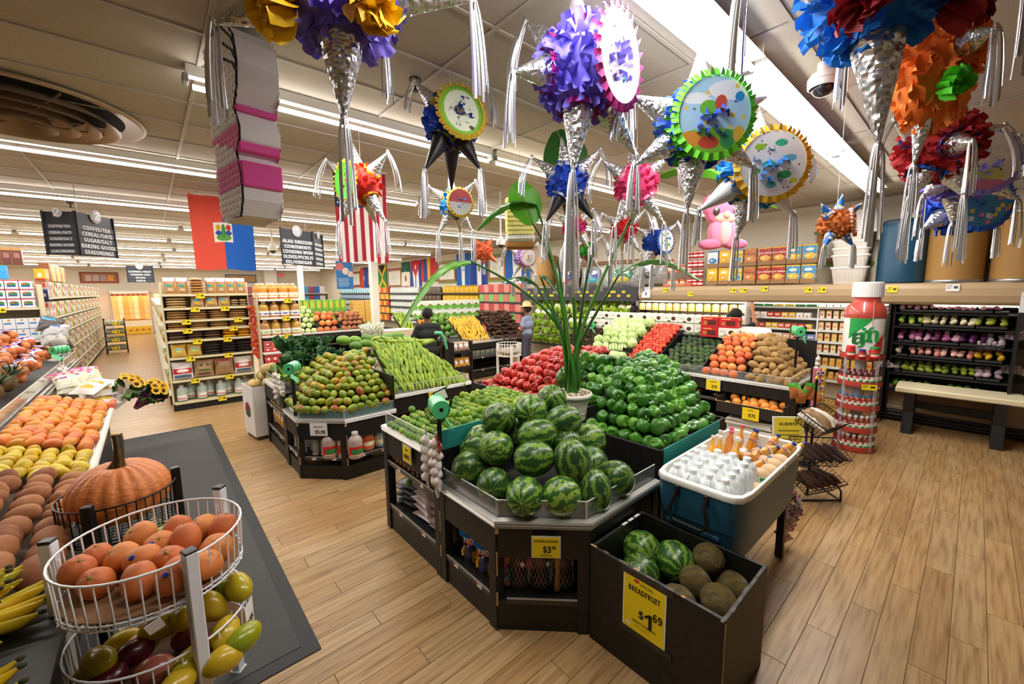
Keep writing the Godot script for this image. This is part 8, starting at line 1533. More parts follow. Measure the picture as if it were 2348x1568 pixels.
	for k in 3: bx(bs, "shelf", V(0, 0.25 + 0.32 * k, 0), V(0.42, 0.03, 0.32), black_wood()); for i in 6: bag("nut_bag", "clear snack bag on shelf %s of the snack rack, %s" % [ordn(k), ordn(i)], "bag", V(4.42 + 0.13 * (i % 3), 0.36 + 0.32 * k, -6.68 - 0.08 * (i / 3)), V(0.13, 0.18, 0.07), tmat(paint(32, 32, ["b07a3c", "d89a2c", "a88a7a"][k], [["d", 4, 4, 16, "e0c8b0"], ["r", 0.2, 0.3, 0.5, 0.3, "e8e4dc"]]), 0.3), eul(-0.3, rf(-0.3, 0.3), 0), "snack rack bags", 0.03)
	var wb = thing("white_wire_bin", "white wire bin of bagged nuts behind the red peppers", "bin", V(5.4, 0, -6.2)); wire_basket(wb, Z0, 0.25, 0.78, 1.02, 26, mat("ecebe6", 0.4), 0.005); for k in 3: bx(wb, "post", V(0.25 * cos(k * 2.1), 0.5, 0.25 * sin(k * 2.1)), V(0.04, 1.0, 0.04), mat("ecebe6", 0.4)); part(wb, "nut_bags", pillow(0.4, 0.4, 0.16, 0.4, 0.05), mat("c8b8a4", 0.4), V(0, 0.86, 0), eul(-PI / 2, 0, 0))
	# shelves along the east wall beyond the cases
	var F = frame(V(8.5, 0, -25.0), V(8.5, 0, -9.1)); var g = thing("wall_shelf_run", "long grocery shelving along the east wall under the flags", "shelf unit"); shelving(g, F, 15.9, [2.0, 1.7, 1.4, 1.05, 0.7, 0.3], 0.45, "3a3a3c", 2.0)
	var seg = [[0.1, 4.5, "teal_bottle", "blue or teal bottle", "bottle", [["4ab0c0", "d8e8e8"], ["3a7ab0", "c8c8c8"]], "bottle"], [4.5, 6.6, "snack_pack", "orange and yellow pack", "pack", [["d8a83c", "c8502c"], ["d8803c", "e0b83c"]], "box"], [6.7, 9.4, "clear_bottle", "clear water bottle", "bottle", [["d4dcd8", "c8d4d0"], ["d8e0dc", "c8d4d8"]], "bottle"], [9.5, 11.2, "dark_bottle", "small dark bottle", "bottle", [["5a4a3c", "6a6a5a"], ["4a3a34", "7a5a3a"]], "bottle"], [11.3, 13.6, "yellow_bottle", "bright yellow oil bottle", "bottle", [["e0b41c", "d8a814"], ["e4bc24", "d8a814"]], "bottle"], [13.7, 15.8, "tea_carton", "red, green or pink carton", "box", [["b8444c", "d88a7a"], ["7ab85a", "c8746a"]], "box"]]
	for q in seg: for r in 5: row(q[2], "%s on the east wall shelving, level %s" % [q[3], ordn(r)], q[4], F, q[0], q[1], [2.01, 1.71, 1.41, 1.06, 0.71][r], V(0.15 if q[6] == "bottle" else 0.26, [0.27, 0.26, 0.25, 0.3, 0.3][r], 0.2), q[5][r % 2], q[3] + "s on the east wall shelving", 1, q[6], mat("e8e4dc" if q[2] != "yellow_bottle" else "e8c83c", 0.5))
	var N = frame(V(2.6, 0, -24.0), V(7.6, 0, -24.0)); var n = thing("north_shelf_run", "low grocery shelving before the north wall", "shelf unit"); shelving(n, N, 5.0, [2.0, 1.5, 1.0, 0.5], 0.5, "8a7a60", 2.1)
	for r in 4: row("household_pack", "blue or red household pack on the north shelving, level %s" % ordn(r), "pack", N, 0.05, 4.9, [2.02, 1.52, 1.02, 0.52][r], V(0.28, 0.38, 0.2), ["2a5a9c", "3a8ab0", "c8c8cc", "8a3a4a", "4a9a6a"], "household packs on the north shelving")
	var hs = thing("hanging_blue_sign", "blue hanging sign with round photos over the far tables", "sign", V(3.7, 2.5, -10.4), 0.1); bx(hs, "board", Z0, V(0.42, 0.68, 0.02), mat("1f6fb0", 0.5), 0.003)
	for k in 3: part(hs, "round_photo", MB.new().hard_lathe([Vector2(0, 0), Vector2([0.1, 0.085, 0.075][k], 0), Vector2([0.1, 0.085, 0.075][k], 0.004), Vector2(0, 0.004)], 20), mat(["c86a6a", "d8d0c8", "d8b8b0"][k], 0.5), V([-0.12, 0.02, 0.14][k], [0.2, 0.1, 0.03][k], 0.01), eul(PI / 2, 0, 0))
	for k in 6: bx(hs, "print_line", V(-0.04, -0.09 - 0.035 * k, 0.011), V(0.3 - 0.03 * (k % 3), 0.012, 0.002), mat("a8c8e4", 0.5)); 
	for e in [-1, 1]: part(hs, "hanging_rod", tubem([V(0.17 * e, 0.34, 0), V(0.17 * e, 0.98, 0)], 0.006, 5), mat("d8d8d4", 0.5))

# ---------------------------------------------------------------- pinatas hung from the ceiling
const RV := Vector3(0.749, 0, 0.663)                             # along the shop's diagonal, to the right
const TV := Vector3(-0.663, 0, 0.749)                            # towards the entrance
func foil(): return mat("d6d8dc", 0.24, 0.85, {normal_enabled = true, normal_texture = noise_tex(0.06, 128, 128, [], true, 2, 6), normal_scale = 0.5})
func tassel(o, at, l, n, away = Vector3.ZERO):
	var m = cached("tas%.2f%d%s" % [l, n, away], func():
		var b = MB.new(); var g = RandomNumberGenerator.new(); g.seed = int(l * 100.0) + n
		for k in n:
			var P = PackedVector3Array(); var a = TAU * k / n + g.randf(); var w = g.randf_range(0.005, 0.009) * (0.6 + l); var ll = l * g.randf_range(0.75, 1.0); var sd = V(cos(a + 1.2), 0, sin(a + 1.2))
			for j in 8:
				var t = j / 7.0; var c = V(cos(a), 0, sin(a)) * (0.012 + 0.045 * l * sqrt(t)) + V(0, -ll * t, 0) + away * (1.0 - pow(1.0 - t, 2.0)) * l
				for e in 3: P.append(c + sd * w * (e - 1) * (0.5 + 0.5 * t) + V(cos(a), 0, sin(a)) * (0.004 if e == 1 else 0.0))
			b.sheet(P, 2, 7, false, null, false)
		return b)
	var t = part(o, "tassel", m, mat("e2e4e8", 0.22, 0.8), at)
	part(t, "knot", cached("knot", func(): return MB.new().ball(Z0, V(0.014, 0.018, 0.014), 8, 6, func(d, p): return p * (1.0 + 0.3 * sin(d.x * 9.0 + d.y * 7.0)))), foil())
func ruffle(R, n, s, seed):
	return cached("ruf%.2f%d%.2f" % [R, n, s], func():
		var m = MB.new(); var g = RandomNumberGenerator.new(); g.seed = seed
		for k in n:
			var y = 1.0 - 2.0 * (k + 0.5) / n; var a = k * 2.39996; var d = V(sqrt(1 - y * y) * cos(a), y, sqrt(1 - y * y) * sin(a)); var B = yto(d, g.randf() * 6.0)
			var P = PackedVector3Array(); var tip = g.randf_range(0.7, 1.2) * s
			for j in 4:
				for i in 5:
					var u = i / 2.0 - 1.0; var t = j / 3.0
					P.append(d * R * 0.9 + B * V(u * s * 0.6 * (1.0 - 0.35 * t), tip * t, s * (0.35 * t * t + 0.25 * sin(u * 4.0 + k) * t)))
			m.sheet(P, 4, 3, false, null, false)
		return m)
# cones: right, up, towards, length (in body radii), kind: s silver, k black, or a colour; tassel length
func pinata(label, at, R, hex, hex2, cones, disc = null, dd = Vector3.ZERO, n = 130):
	var o = thing("pinata", label, "pinata", at)
	part(o, "body", cached("pb%.2f" % R, func(): return MB.new().ball(Z0, V(R, R, R) * 0.95, 20, 14)), mat(hex, 0.8))
	part(o, "crepe_ruffles", ruffle(R, n, R * 0.28, 3), mat(hex, 0.75, 0.0, {backlight_enabled = true, backlight = Color(hex).darkened(0.5)}))
	for q in cones:
		var d = (RV * q[0] + V(0, 1, 0) * q[1] + TV * q[2]).normalized(); var L = q[3] * R; var r = R * 0.42
		part(o, "cone", cached("pc%.3f%.3f" % [r, L], func(): return MB.new().lathe([Vector2(r, 0), Vector2(r * 0.04 + 0.002, L)], 18)), tmat(q[4], 0.4) if q[4] is Dictionary else (foil() if q[4] == "s" else mat("141416" if q[4] == "k" else q[4], 0.4)), d * R * 0.8, yto(d))
		part(o, "crepe_collar", cached("pl%.3f" % r, func():
			var m = MB.new()
			for k in 22: m.at(V(r * cos(TAU * k / 22), 0, r * sin(TAU * k / 22)), Basis(Vector3.UP, -TAU * k / 22)); m.quad(V(0, -0.3 * r, -0.2 * r), V(0.0, -0.3 * r, 0.2 * r), V(0.22 * r, 0.32 * r, 0.17 * r), V(0.12 * r, 0.28 * r, -0.2 * r))
			return m), mat(hex2, 0.75), d * R * 0.86, yto(d))
		if q[5] > 0.0: tassel(o, d * (R * 0.8 + L), q[5], 9, V(d.x, 0.0, d.z) * (0.35 if q[1] > 0.2 else 0.05))
	if disc != null:
		var d = (RV * dd.x + V(0, 1, 0) * dd.y + TV * dd.z).normalized(); var x = V(0, 1, 0).cross(d).normalized(); var Bd = Basis(x, d.cross(x), d)
		var P = []; for k in 40: P.append(Vector2(cos(TAU * k / 40), sin(TAU * k / 40)) * R * 0.95)
		part(o, "printed_disc", cached("pd%.2f" % R, func(): return MB.new().prism(P, 0, 0.012)), tmat(disc, 0.4), d * R * 0.95, Bd)
		part(o, "disc_fringe", cached("pf%.2f" % R, func():
			var m = MB.new()
			for k in 48: m.at(V(R * 0.95 * cos(TAU * k / 48), R * 0.95 * sin(TAU * k / 48), 0), Basis(V(0, 0, 1), TAU * k / 48)); m.quad(V(-0.04 * R, -0.06 * R, 0.016), V(0.13 * R, -0.07 * R, 0.0), V(0.16 * R, 0.05 * R, 0.02 * (k % 2)), V(-0.03 * R, 0.06 * R, 0.018))
			return m), mat(hex2, 0.75), d * R * 0.95, Bd)
	part(o, "hanging_string", tubem([V(0, R * 0.5, 0), V(0, 3.49 - at.y, 0)], 0.0015, 4), mat("d8d8d0", 0.6))
	return o
func rosette(o, at, d, s, hex):
	part(o, "paper_rosette", cached("ros%.2f" % s, func():
		var m = MB.new(); var g = RandomNumberGenerator.new(); g.seed = 9
		for k in 16:
			var P = PackedVector3Array(); var B = Basis(Vector3.UP, k * 2.4) * eul(0, 0, 0.25 + 0.08 * (k % 6))
			for j in 5:
				for i in 5:
					var t = j / 4.0; var u = i / 2.0 - 1.0
					P.append(B * V(u * s * 0.42 * sin(PI * (0.15 + 0.75 * t)), s * 1.1 * t, s * 0.2 * sin(u * 3.0 + k) * t + s * 0.25 * t * t))
			m.sheet(P, 4, 4, false, null, false)
		return m), mat(hex, 0.6, 0.0, {backlight_enabled = true, backlight = Color(hex).darkened(0.4)}), at, yto(d))
func step_80_pinatas():
	var sky = paint(128, 128, "a8d4f0", [["e", 0.7, 0.2, 0.3, 0.12, "e8f0f8"], ["e", 0.25, 0.3, 0.2, 0.07, "e8f0f8"], ["e", 0.5, 1.0, 0.7, 0.34, "7ac03c"], ["e", 0.2, 0.8, 0.16, 0.1, "d8943c"], ["e", 0.45, 0.84, 0.14, 0.08, "c8503c"], ["e", 0.7, 0.8, 0.1, 0.12, "3a9a5c"], ["e", 0.85, 0.74, 0.08, 0.1, "e0b83c"], ["e", 0.42, 0.42, 0.12, 0.1, "6ab83c"], ["e", 0.58, 0.36, 0.08, 0.1, "c8503c"], ["e", 0.82, 0.28, 0.06, 0.06, "2a8ad0"], ["d", 6, 6, 16, "e8c850"]])
	var dino = paint(128, 128, "eceef0", [["e", 0.3, 0.25, 0.08, 0.05, "9ac83c"], ["e", 0.6, 0.2, 0.09, 0.05, "3ab88a"], ["e", 0.75, 0.42, 0.09, 0.05, "6ab8d8"], ["e", 0.45, 0.5, 0.1, 0.05, "4ac0a0"], ["e", 0.25, 0.6, 0.08, 0.05, "3aa85c"], ["e", 0.68, 0.66, 0.1, 0.06, "3aa85c"], ["e", 0.5, 0.8, 0.08, 0.05, "5ac0b0"], ["e", 0.82, 0.75, 0.06, 0.04, "c8d03c"], ["d", 3, 3, 36, "5a6a6a"]])
	var uni = paint(128, 128, "f4f2f0", [["e", 0.5, 0.55, 0.05, 0.14, "e0c89a"], ["e", 0.38, 0.68, 0.07, 0.05, "e8b0c0"], ["e", 0.62, 0.7, 0.08, 0.05, "9ad0e0"], ["d", 4, 4, 24, "f0b8c8"], ["d", 4, 4, 18, "b8e0d0"], ["d", 3, 3, 14, "e0c050"]])
	var cld = paint(128, 128, "e8e8e6", [["e", 0.3, 0.3, 0.18, 0.1, "3ab0c0"], ["e", 0.6, 0.45, 0.24, 0.12, "f4f4f2"], ["e", 0.5, 0.75, 0.3, 0.14, "d8e08a"], ["e", 0.5, 0.92, 0.4, 0.12, "e08ac0"], ["d", 4, 4, 12, "404040"]])
	var p = pinata("big purple pinata with yellow paper flowers and silver cones at the upper left", V(0.63, 3.21, -1.65), 0.215, "7a6ad0", "8f80dc", [[0.02, -1, 0.1, 1.45, "s", 0.42], [-0.9, -0.42, 0.25, 1.3, "s", 0.33], [1, 0.02, -0.2, 1.5, "s", 0.42], [0.1, 0.2, -1, 1.2, "s", 0.3]])
	for e in [-1, 1]: rosette(p, RV * 0.12 * e + V(0, -0.13, 0) + TV * 0.12, RV * 0.7 * e + V(0, -0.5, 0) + TV * 0.7, 0.13, "e8b80c")
	pinata("blue pinata with black lower cones, silver upper cones and a green round face", V(1.61, 3.2, -2.4), 0.16, "1440a8", "c8a81c", [[-0.75, 0.8, 0.1, 1.3, "s", 0.2], [0.7, 0.85, 0, 1.4, "s", 0.3], [-0.4, -0.85, 0.35, 1.7, "k", 0.32], [0.5, -0.85, 0.2, 1.6, "k", 0.32], [-0.1, -1, -0.5, 1.9, "k", 0.0]], paint(48, 48, "78b82c", [["e", 0.5, 0.5, 0.38, 0.4, "dfe8d0"], ["e", 0.45, 0.5, 0.12, 0.1, "6a5a4a"], ["e", 0.7, 0.8, 0.05, 0.04, "2a3a2a"]]), V(0.55, 0.1, 0.9), 160)
	pinata("lilac and magenta pinata with a large white printed disc", V(1.65, 3.13, -1.34), 0.2, "7468d4", "b01a7c", [[-0.1, 1, 0, 1.0, "e8e8ea", 0.0], [-0.75, 0.8, -0.3, 1.2, "s", 0.3], [-1, -0.15, 0.3, 0.95, "s", 0.35], [-0.1, -1, 0.1, 1.6, "s", 0.6], [0.9, 0.1, -0.6, 0.9, "s", 0.3], [0.7, -0.8, -0.3, 1.6, "s", 0.3]], uni, V(0.75, -0.05, 0.66), 190)
	pinata("bright green and blue pinata with a scenic landscape disc", V(2.09, 2.88, -0.98), 0.175, "1c48b8", "6ad82c", [[0, 1, 0, 1.25, "e6e8ea", 0.0], [-0.95, 0.42, 0, 1.3, "s", 0.22], [0.95, 0.38, 0, 1.25, "s", 0.0], [0.9, -0.6, 0, 1.2, "s", 0.26], [-0.95, -0.55, 0, 1.2, "s", 0.24], [-0.12, -1, 0.1, 1.6, "s", 0.3]], sky, V(0, -0.08, 1), 150)
	pinata("blue and yellow pinata with a white disc of little green dinosaurs", V(2.74, 2.77, -0.92), 0.185, "1478c8", "e8b41c", [[0, 1, 0, 1.0, "eceef0", 0.0], [0.95, 0.42, -0.2, 1.2, "eceef0", 0.2], [0.85, -0.7, -0.2, 1.2, "d8dadc", 0.28], [-0.9, -0.6, 0, 1.3, "d0d2d4", 0.22], [-0.25, -1, 0, 1.3, "s", 0.26]], dino, V(-0.1, -0.05, 1), 150)
	p = pinata("big sky blue pinata with dark red paper flowers at the upper right", V(2.11, 3.19, -0.34), 0.215, "1674d0", "1a80dc", [[0.02, -1, 0.1, 1.9, "s", 0.42], [1, -0.05, 0.2, 1.35, "s", 0.36], [-1, 0.15, 0, 1.5, "s", 0.42], [0.5, 0.1, -1, 1.2, "s", 0.3]])
	for e in [-1, 1]: rosette(p, RV * 0.14 * e + V(0, -0.12, 0) + TV * 0.12, RV * 0.7 * e + V(0, -0.45, 0) + TV * 0.7, 0.13, "8c1420")
	p = pinata("tall orange pinata with bright green paper leaves and a silver nose cone", V(2.83, 3.14, -0.22), 0.15, "e87a2c", "f08a38", [[0.0, -0.05, 1, 0.8, "s", 0.3], [-0.1, -1, 0, 2.4, "s", 0.25], [0, 1, 0.1, 1.0, "s", 0.0]])
	part(p, "tall_panel", MB.new().ball(Z0, V(0.16, 0.3, 0.1), 20, 14, func(d, q): return V(signf(q.x) * pow(absf(q.x) / 0.16, 0.6) * 0.16, q.y, q.z)), mat("e87a2c", 0.85), V(0, 0, 0), Basis(RV, V(0, 1, 0), TV)); part(p, "panel_ruffles", ruffle(0.15, 130, 0.042, 3), mat("f08a38", 0.75), Z0, Basis(RV * 1.15, V(0, 1.95, 0), TV * 0.75))
	rosette(p, V(0, 0.17, 0) + TV * 0.09, TV, 0.09, "4ac01c"); rosette(p, V(0, -0.17, 0) + TV * 0.09 - RV * 0.04, TV, 0.09, "4ac01c")
	pinata("dark red ruffled pinata with blue ringed silver cones below the orange one", V(3.7, 2.93, -0.23), 0.185, "9c141c", "1c50b0", [[-0.3, -0.2, 1, 0.7, "s", 0.32], [-0.5, -1, 0, 1.0, "s", 0.4], [0.3, -1, 0.3, 1.0, "s", 0.4], [0.9, 0.3, 0.2, 1.0, "s", 0.3], [-0.9, 0.5, 0, 1.0, "s", 0.3]], null, Z0, 190)
	pinata("lavender rimmed pinata with a white cloud printed disc", V(4.39, 2.91, -0.16), 0.2, "7a6cd0", "8a7cdc", [[1, 0.55, 0, 1.5, "s", 0.3], [0.9, -0.5, 0.1, 1.5, "s", 0.34], [-0.9, -0.6, 0.2, 1.0, "s", 0.3], [0, -1, 0, 1.1, "s", 0.3]], cld, V(-0.15, 0, 1), 130)
	pinata("blue pinata with a blue party disc low behind the lavender one", V(4.97, 2.72, -0.15), 0.2, "1440a8", "1c58c8", [[0.95, -0.45, 0, 1.0, "d0d2d4", 0.26], [-0.9, -0.5, 0.1, 1.0, "s", 0.26], [0, 1, 0, 0.6, "s", 0.0]], paint(64, 64, "3a8ac8", [["d", 5, 5, 16, "e87aa0"], ["d", 5, 5, 14, "f0d050"], ["d", 6, 6, 8, "e8e8f0"]]), V(-0.15, 0, 1), 100)
	var cloudy = paint(48, 48, "1f6ac8", [["d", 10, 7, 14, "e8eef4"], ["d", 6, 5, 8, "e0b83c"]])
	pinata("small orange fringed pinata with cloud printed cones before the white tubs", V(3.83, 2.55, -0.73), 0.1, "b8662c", "c8742c", [[-0.8, 0.75, 0.2, 1.3, cloudy, 0.0], [0, 1, 0.2, 1.3, cloudy, 0.0], [0.8, 0.75, 0.2, 1.3, cloudy, 0.0], [-0.6, -0.9, 0.3, 1.3, cloudy, 0.16], [0.55, -0.9, 0.3, 1.2, cloudy, 0.16]], paint(32, 32, "f0e8ec", [["e", 0.4, 0.4, 0.1, 0.1, "e89ab0"]]), V(0.7, 0.1, 0.7), 110)
	var small = [["red and yellow pinata with a plain green mask before the striped flag", V(1.5, 3.03, -3.67), 0.16, "c8281c", "e8b41c", 0.34], ["small light blue and yellow pinata under the black coned one", V(2.33, 2.93, -3.46), 0.13, "1a7ac8", "d8b020", 0.3], ["royal blue pinata with black cones behind the big plant leaf", V(2.62, 2.95, -2.27), 0.15, "1440b0", "c8d0d8", 0.3], ["hot pink pinata between the plant and the green disc", V(2.94, 2.9, -1.84), 0.15, "d8306c", "e89ab8", 0.34], ["small magenta pinata behind the plant stalks", V(3.35, 2.73, -2.8), 0.11, "c82878", "d8a81c", 0.26], ["small red pinata right of the plant stalks", V(3.73, 2.7, -2.46), 0.12, "c81c20", "d8d8dc", 0.3], ["small royal blue pinata with a round white disc near the case tops", V(3.96, 2.57, -2.23), 0.12, "1a4ab0", "2a5ac0", 0.26], ["small green and red pinata low behind the plant stalks", V(3.75, 2.52, -2.95), 0.1, "2c9a2c", "c82c2c", 0.26], ["small lilac pinata behind the curled leaf", V(3.35, 2.47, -3.57), 0.1, "a08ad0", "d8a8c8", 0.24]]
	for k in small.size():
		var q = small[k]; var c = "k" if k == 2 else "s"
		pinata(q[0], q[1], q[2], q[3], q[4], [[-0.15, 1, 0.1, 1.5, c if k != 2 else "s", 0.0], [0.75, 0.7, 0.2, 1.5, "s", q[5]], [-0.85, 0.6, 0, 1.5, "s", q[5]], [-0.5, -0.9, 0.2, 1.7, c, q[5]], [0.6, -0.9, 0.2, 1.7, c, q[5]], [0.1, -0.8, -0.6, 1.6, c, q[5]]], [paint(32, 40, "58c82c", []), paint(32, 32, "e8e8ec", [["r", 0, 0, 1, 0.5, "d8505c"]]), null, null, null, null, dino, null, uni][k], V(-0.6 if k == 0 else 0.5, 0, 0.8), 90)
	pinata("orange star pinata hanging low before the blue and white flags", V(3.13, 2.57, -4.04), 0.1, "c85a30", "d87848", [[-0.7, 0.9, 0, 1.2, "c05028", 0.0], [0.6, 0.9, 0, 1.2, "c05028", 0.0], [-0.8, -0.7, 0.1, 1.4, "c8602c", 0.0], [0.8, -0.7, 0.1, 1.4, "c8602c", 0.0], [0, -1, 0.2, 1.0, "c8602c", 0.12]], null, Z0, 100)
	# block pinatas
	var yb = thing("block_pinata", "pale yellow fringed block pinata with a white and straw lower band", "pinata", V(2.94, 2.82, -3.18)); var Bq = Basis(RV, V(0, 1, 0), TV)
	for q in [["yellow_block", 0.02, 0.36, "f0e284"], ["white_band", -0.2, 0.08, "f0ece4"], ["straw_band", -0.27, 0.07, "a8743c"]]: bx(yb, q[0], V(0, q[1], 0), V(0.3, q[2], 0.18), mat(q[3], 0.85), 0.02, Bq)
	for j in 9: for i in 12: bx(yb, "fringe", Bq * V(-0.13 + 0.026 * i * 0.9, 0.17 - 0.045 * j, 0.094), V(0.02, 0.04, 0.004), mat("f2e690" if j < 8 else "f0ece4", 0.85), 0, Bq * eul(-0.25, 0, 0.1 * ((i + j) % 3 - 1)))
	part(yb, "hanging_string", tubem([V(0, 0.2, 0), V(0, 0.67, 0)], 0.002, 4), mat("d8d8d0", 0.6))
	var wp = thing("figure_pinata", "large white and pink tissue pinata seen from its side at the upper left", "pinata", V(0.50, 3.0, -2.86)); var Bw = Basis(Vector3.UP, -1.42); var hh = Bw * V(0, 0, 1)
	var ol = [Vector2(-0.2, 0.46), Vector2(-0.2, -0.05), Vector2(-0.17, -0.12), Vector2(-0.17, -0.44), Vector2(-0.08, -0.5), Vector2(0.02, -0.47), Vector2(0.15, -0.48), Vector2(0.2, -0.4), Vector2(0.21, -0.28), Vector2(0.17, -0.16), Vector2(0.23, -0.1), Vector2(0.24, -0.04), Vector2(0.19, 0.06), Vector2(0.25, 0.14), Vector2(0.28, 0.26), Vector2(0.26, 0.38), Vector2(0.18, 0.46), Vector2(0.0, 0.48)]
	part(wp, "core", MB.new().prism(ol, -0.1, 0.1), mat("ece8ea", 0.9), Z0, Bw)
	var fr = MB.new(); var pk = MB.new()                          # rows of tissue fringe on the two faces and round the edge
	for j in 27:
		for i in 15:
			var y = 0.45 - 0.035 * j; var x = -0.19 + 0.031 * i
			if not Geometry2D.is_point_in_polygon(Vector2(x, y), PackedVector2Array(ol)): continue
			var m = pk if (y < -0.02 and y > -0.1 - 0.3 * x) or (y < -0.2 and y > -0.33) else fr
			for s in [-1, 1]: m.at(V(x, y, s * 0.102), eul(0.25 * s, 0, 0.15 * sin(i * 3.0 + j))); m.quad(V(-0.017 * s, -0.03, 0), V(0.017 * s, -0.03, 0.004 * s), V(0.017 * s, 0.018, 0), V(-0.017 * s, 0.018, 0))
	part(wp, "white_tissue_fringe", fr, mat("f2eef0", 0.9), Z0, Bw); part(wp, "pink_tissue_fringe", pk, mat("f07ab4", 0.9), Z0, Bw)
	for q in [[-0.27, 0.13], [0.06, 0.03], [-0.13, 0.05]]: bx(wp, "pink_edge_band", Bw * V(0.2, q[0], 0), V(0.05, q[1], 0.204), mat("ee5aa8", 0.85), 0.006, Bw)
	part(wp, "black_outline", tubem(ol.slice(5).map(func(e): return V(e.x * 1.01, e.y * 1.01, 0.1)), 0.006, 6), mat("141414", 0.6), Z0, Bw)
	for k in 3: part(wp, "black_lash", tubem([V(0.27, 0.33 - 0.06 * k, 0.1), V(0.32, 0.34 - 0.06 * k, 0.13), V(0.36, 0.345 - 0.07 * k, 0.18)], 0.007, 6), mat("141414", 0.6), Z0, Bw)
	part(wp, "hanging_string", tubem([V(0, 0.45, 0), V(0, 0.49, 0)], 0.003, 4), mat("d8d8d0", 0.6))
	var pb = thing("bear_pinata", "flat pink bear shaped pinata with round ears and big eyes by the cereal boxes", "pinata", V(4.18, 2.71, -1.66)); var pm = mat("f07a9c", 0.85); var Bb = Basis(RV, V(0, 1, 0), TV)
	var sh = func(nm, c, r, m, z = 0.0): part(pb, nm, MB.new().ball(V(c[0], c[1], z), V(r[0], r[1], 0.05), 24, 10, func(d, q): return V(q.x, q.y, signf(d.z) * pow(absf(d.z), 0.4) * 0.05)), m, Z0, Bb)
	sh.call("ear", [-0.14, 0.16], [0.065, 0.1], pm); sh.call("ear", [0.15, 0.15], [0.06, 0.09], pm); sh.call("head", [0, 0.09], [0.18, 0.12], pm); sh.call("torso", [0, -0.08], [0.14, 0.15], mat("f490ae", 0.85)); sh.call("foot", [-0.12, -0.2], [0.11, 0.05], pm); sh.call("foot", [0.12, -0.2], [0.11, 0.05], pm); sh.call("snout", [0, 0.04], [0.11, 0.055], mat("f0b8a8", 0.85), 0.01); sh.call("belly", [0, -0.09], [0.06, 0.13], mat("f0b4b4", 0.85), 0.012)
	for e in [-1, 1]: part(pb, "eye", MB.new().ball(Z0, V(0.032, 0.04, 0.008), 14, 8), mat("4a3a3a", 0.3), Bb * V(0.095 * e, 0.1, 0.052), Bb); part(pb, "eye_glint", MB.new().ball(Z0, V(0.012, 0.013, 0.006), 10, 6), mat("f4f4f4", 0.3), Bb * V(0.1 * e, 0.115, 0.057), Bb)
	part(pb, "nose", MB.new().ball(Z0, V(0.032, 0.034, 0.012), 14, 8), mat("e8b09a", 0.5), Bb * V(0, 0.065, 0.062), Bb); part(pb, "hanging_string", tubem([V(0, 0.2, 0), V(0, 0.78, 0)], 0.002, 4), mat("d8d8d0", 0.6))

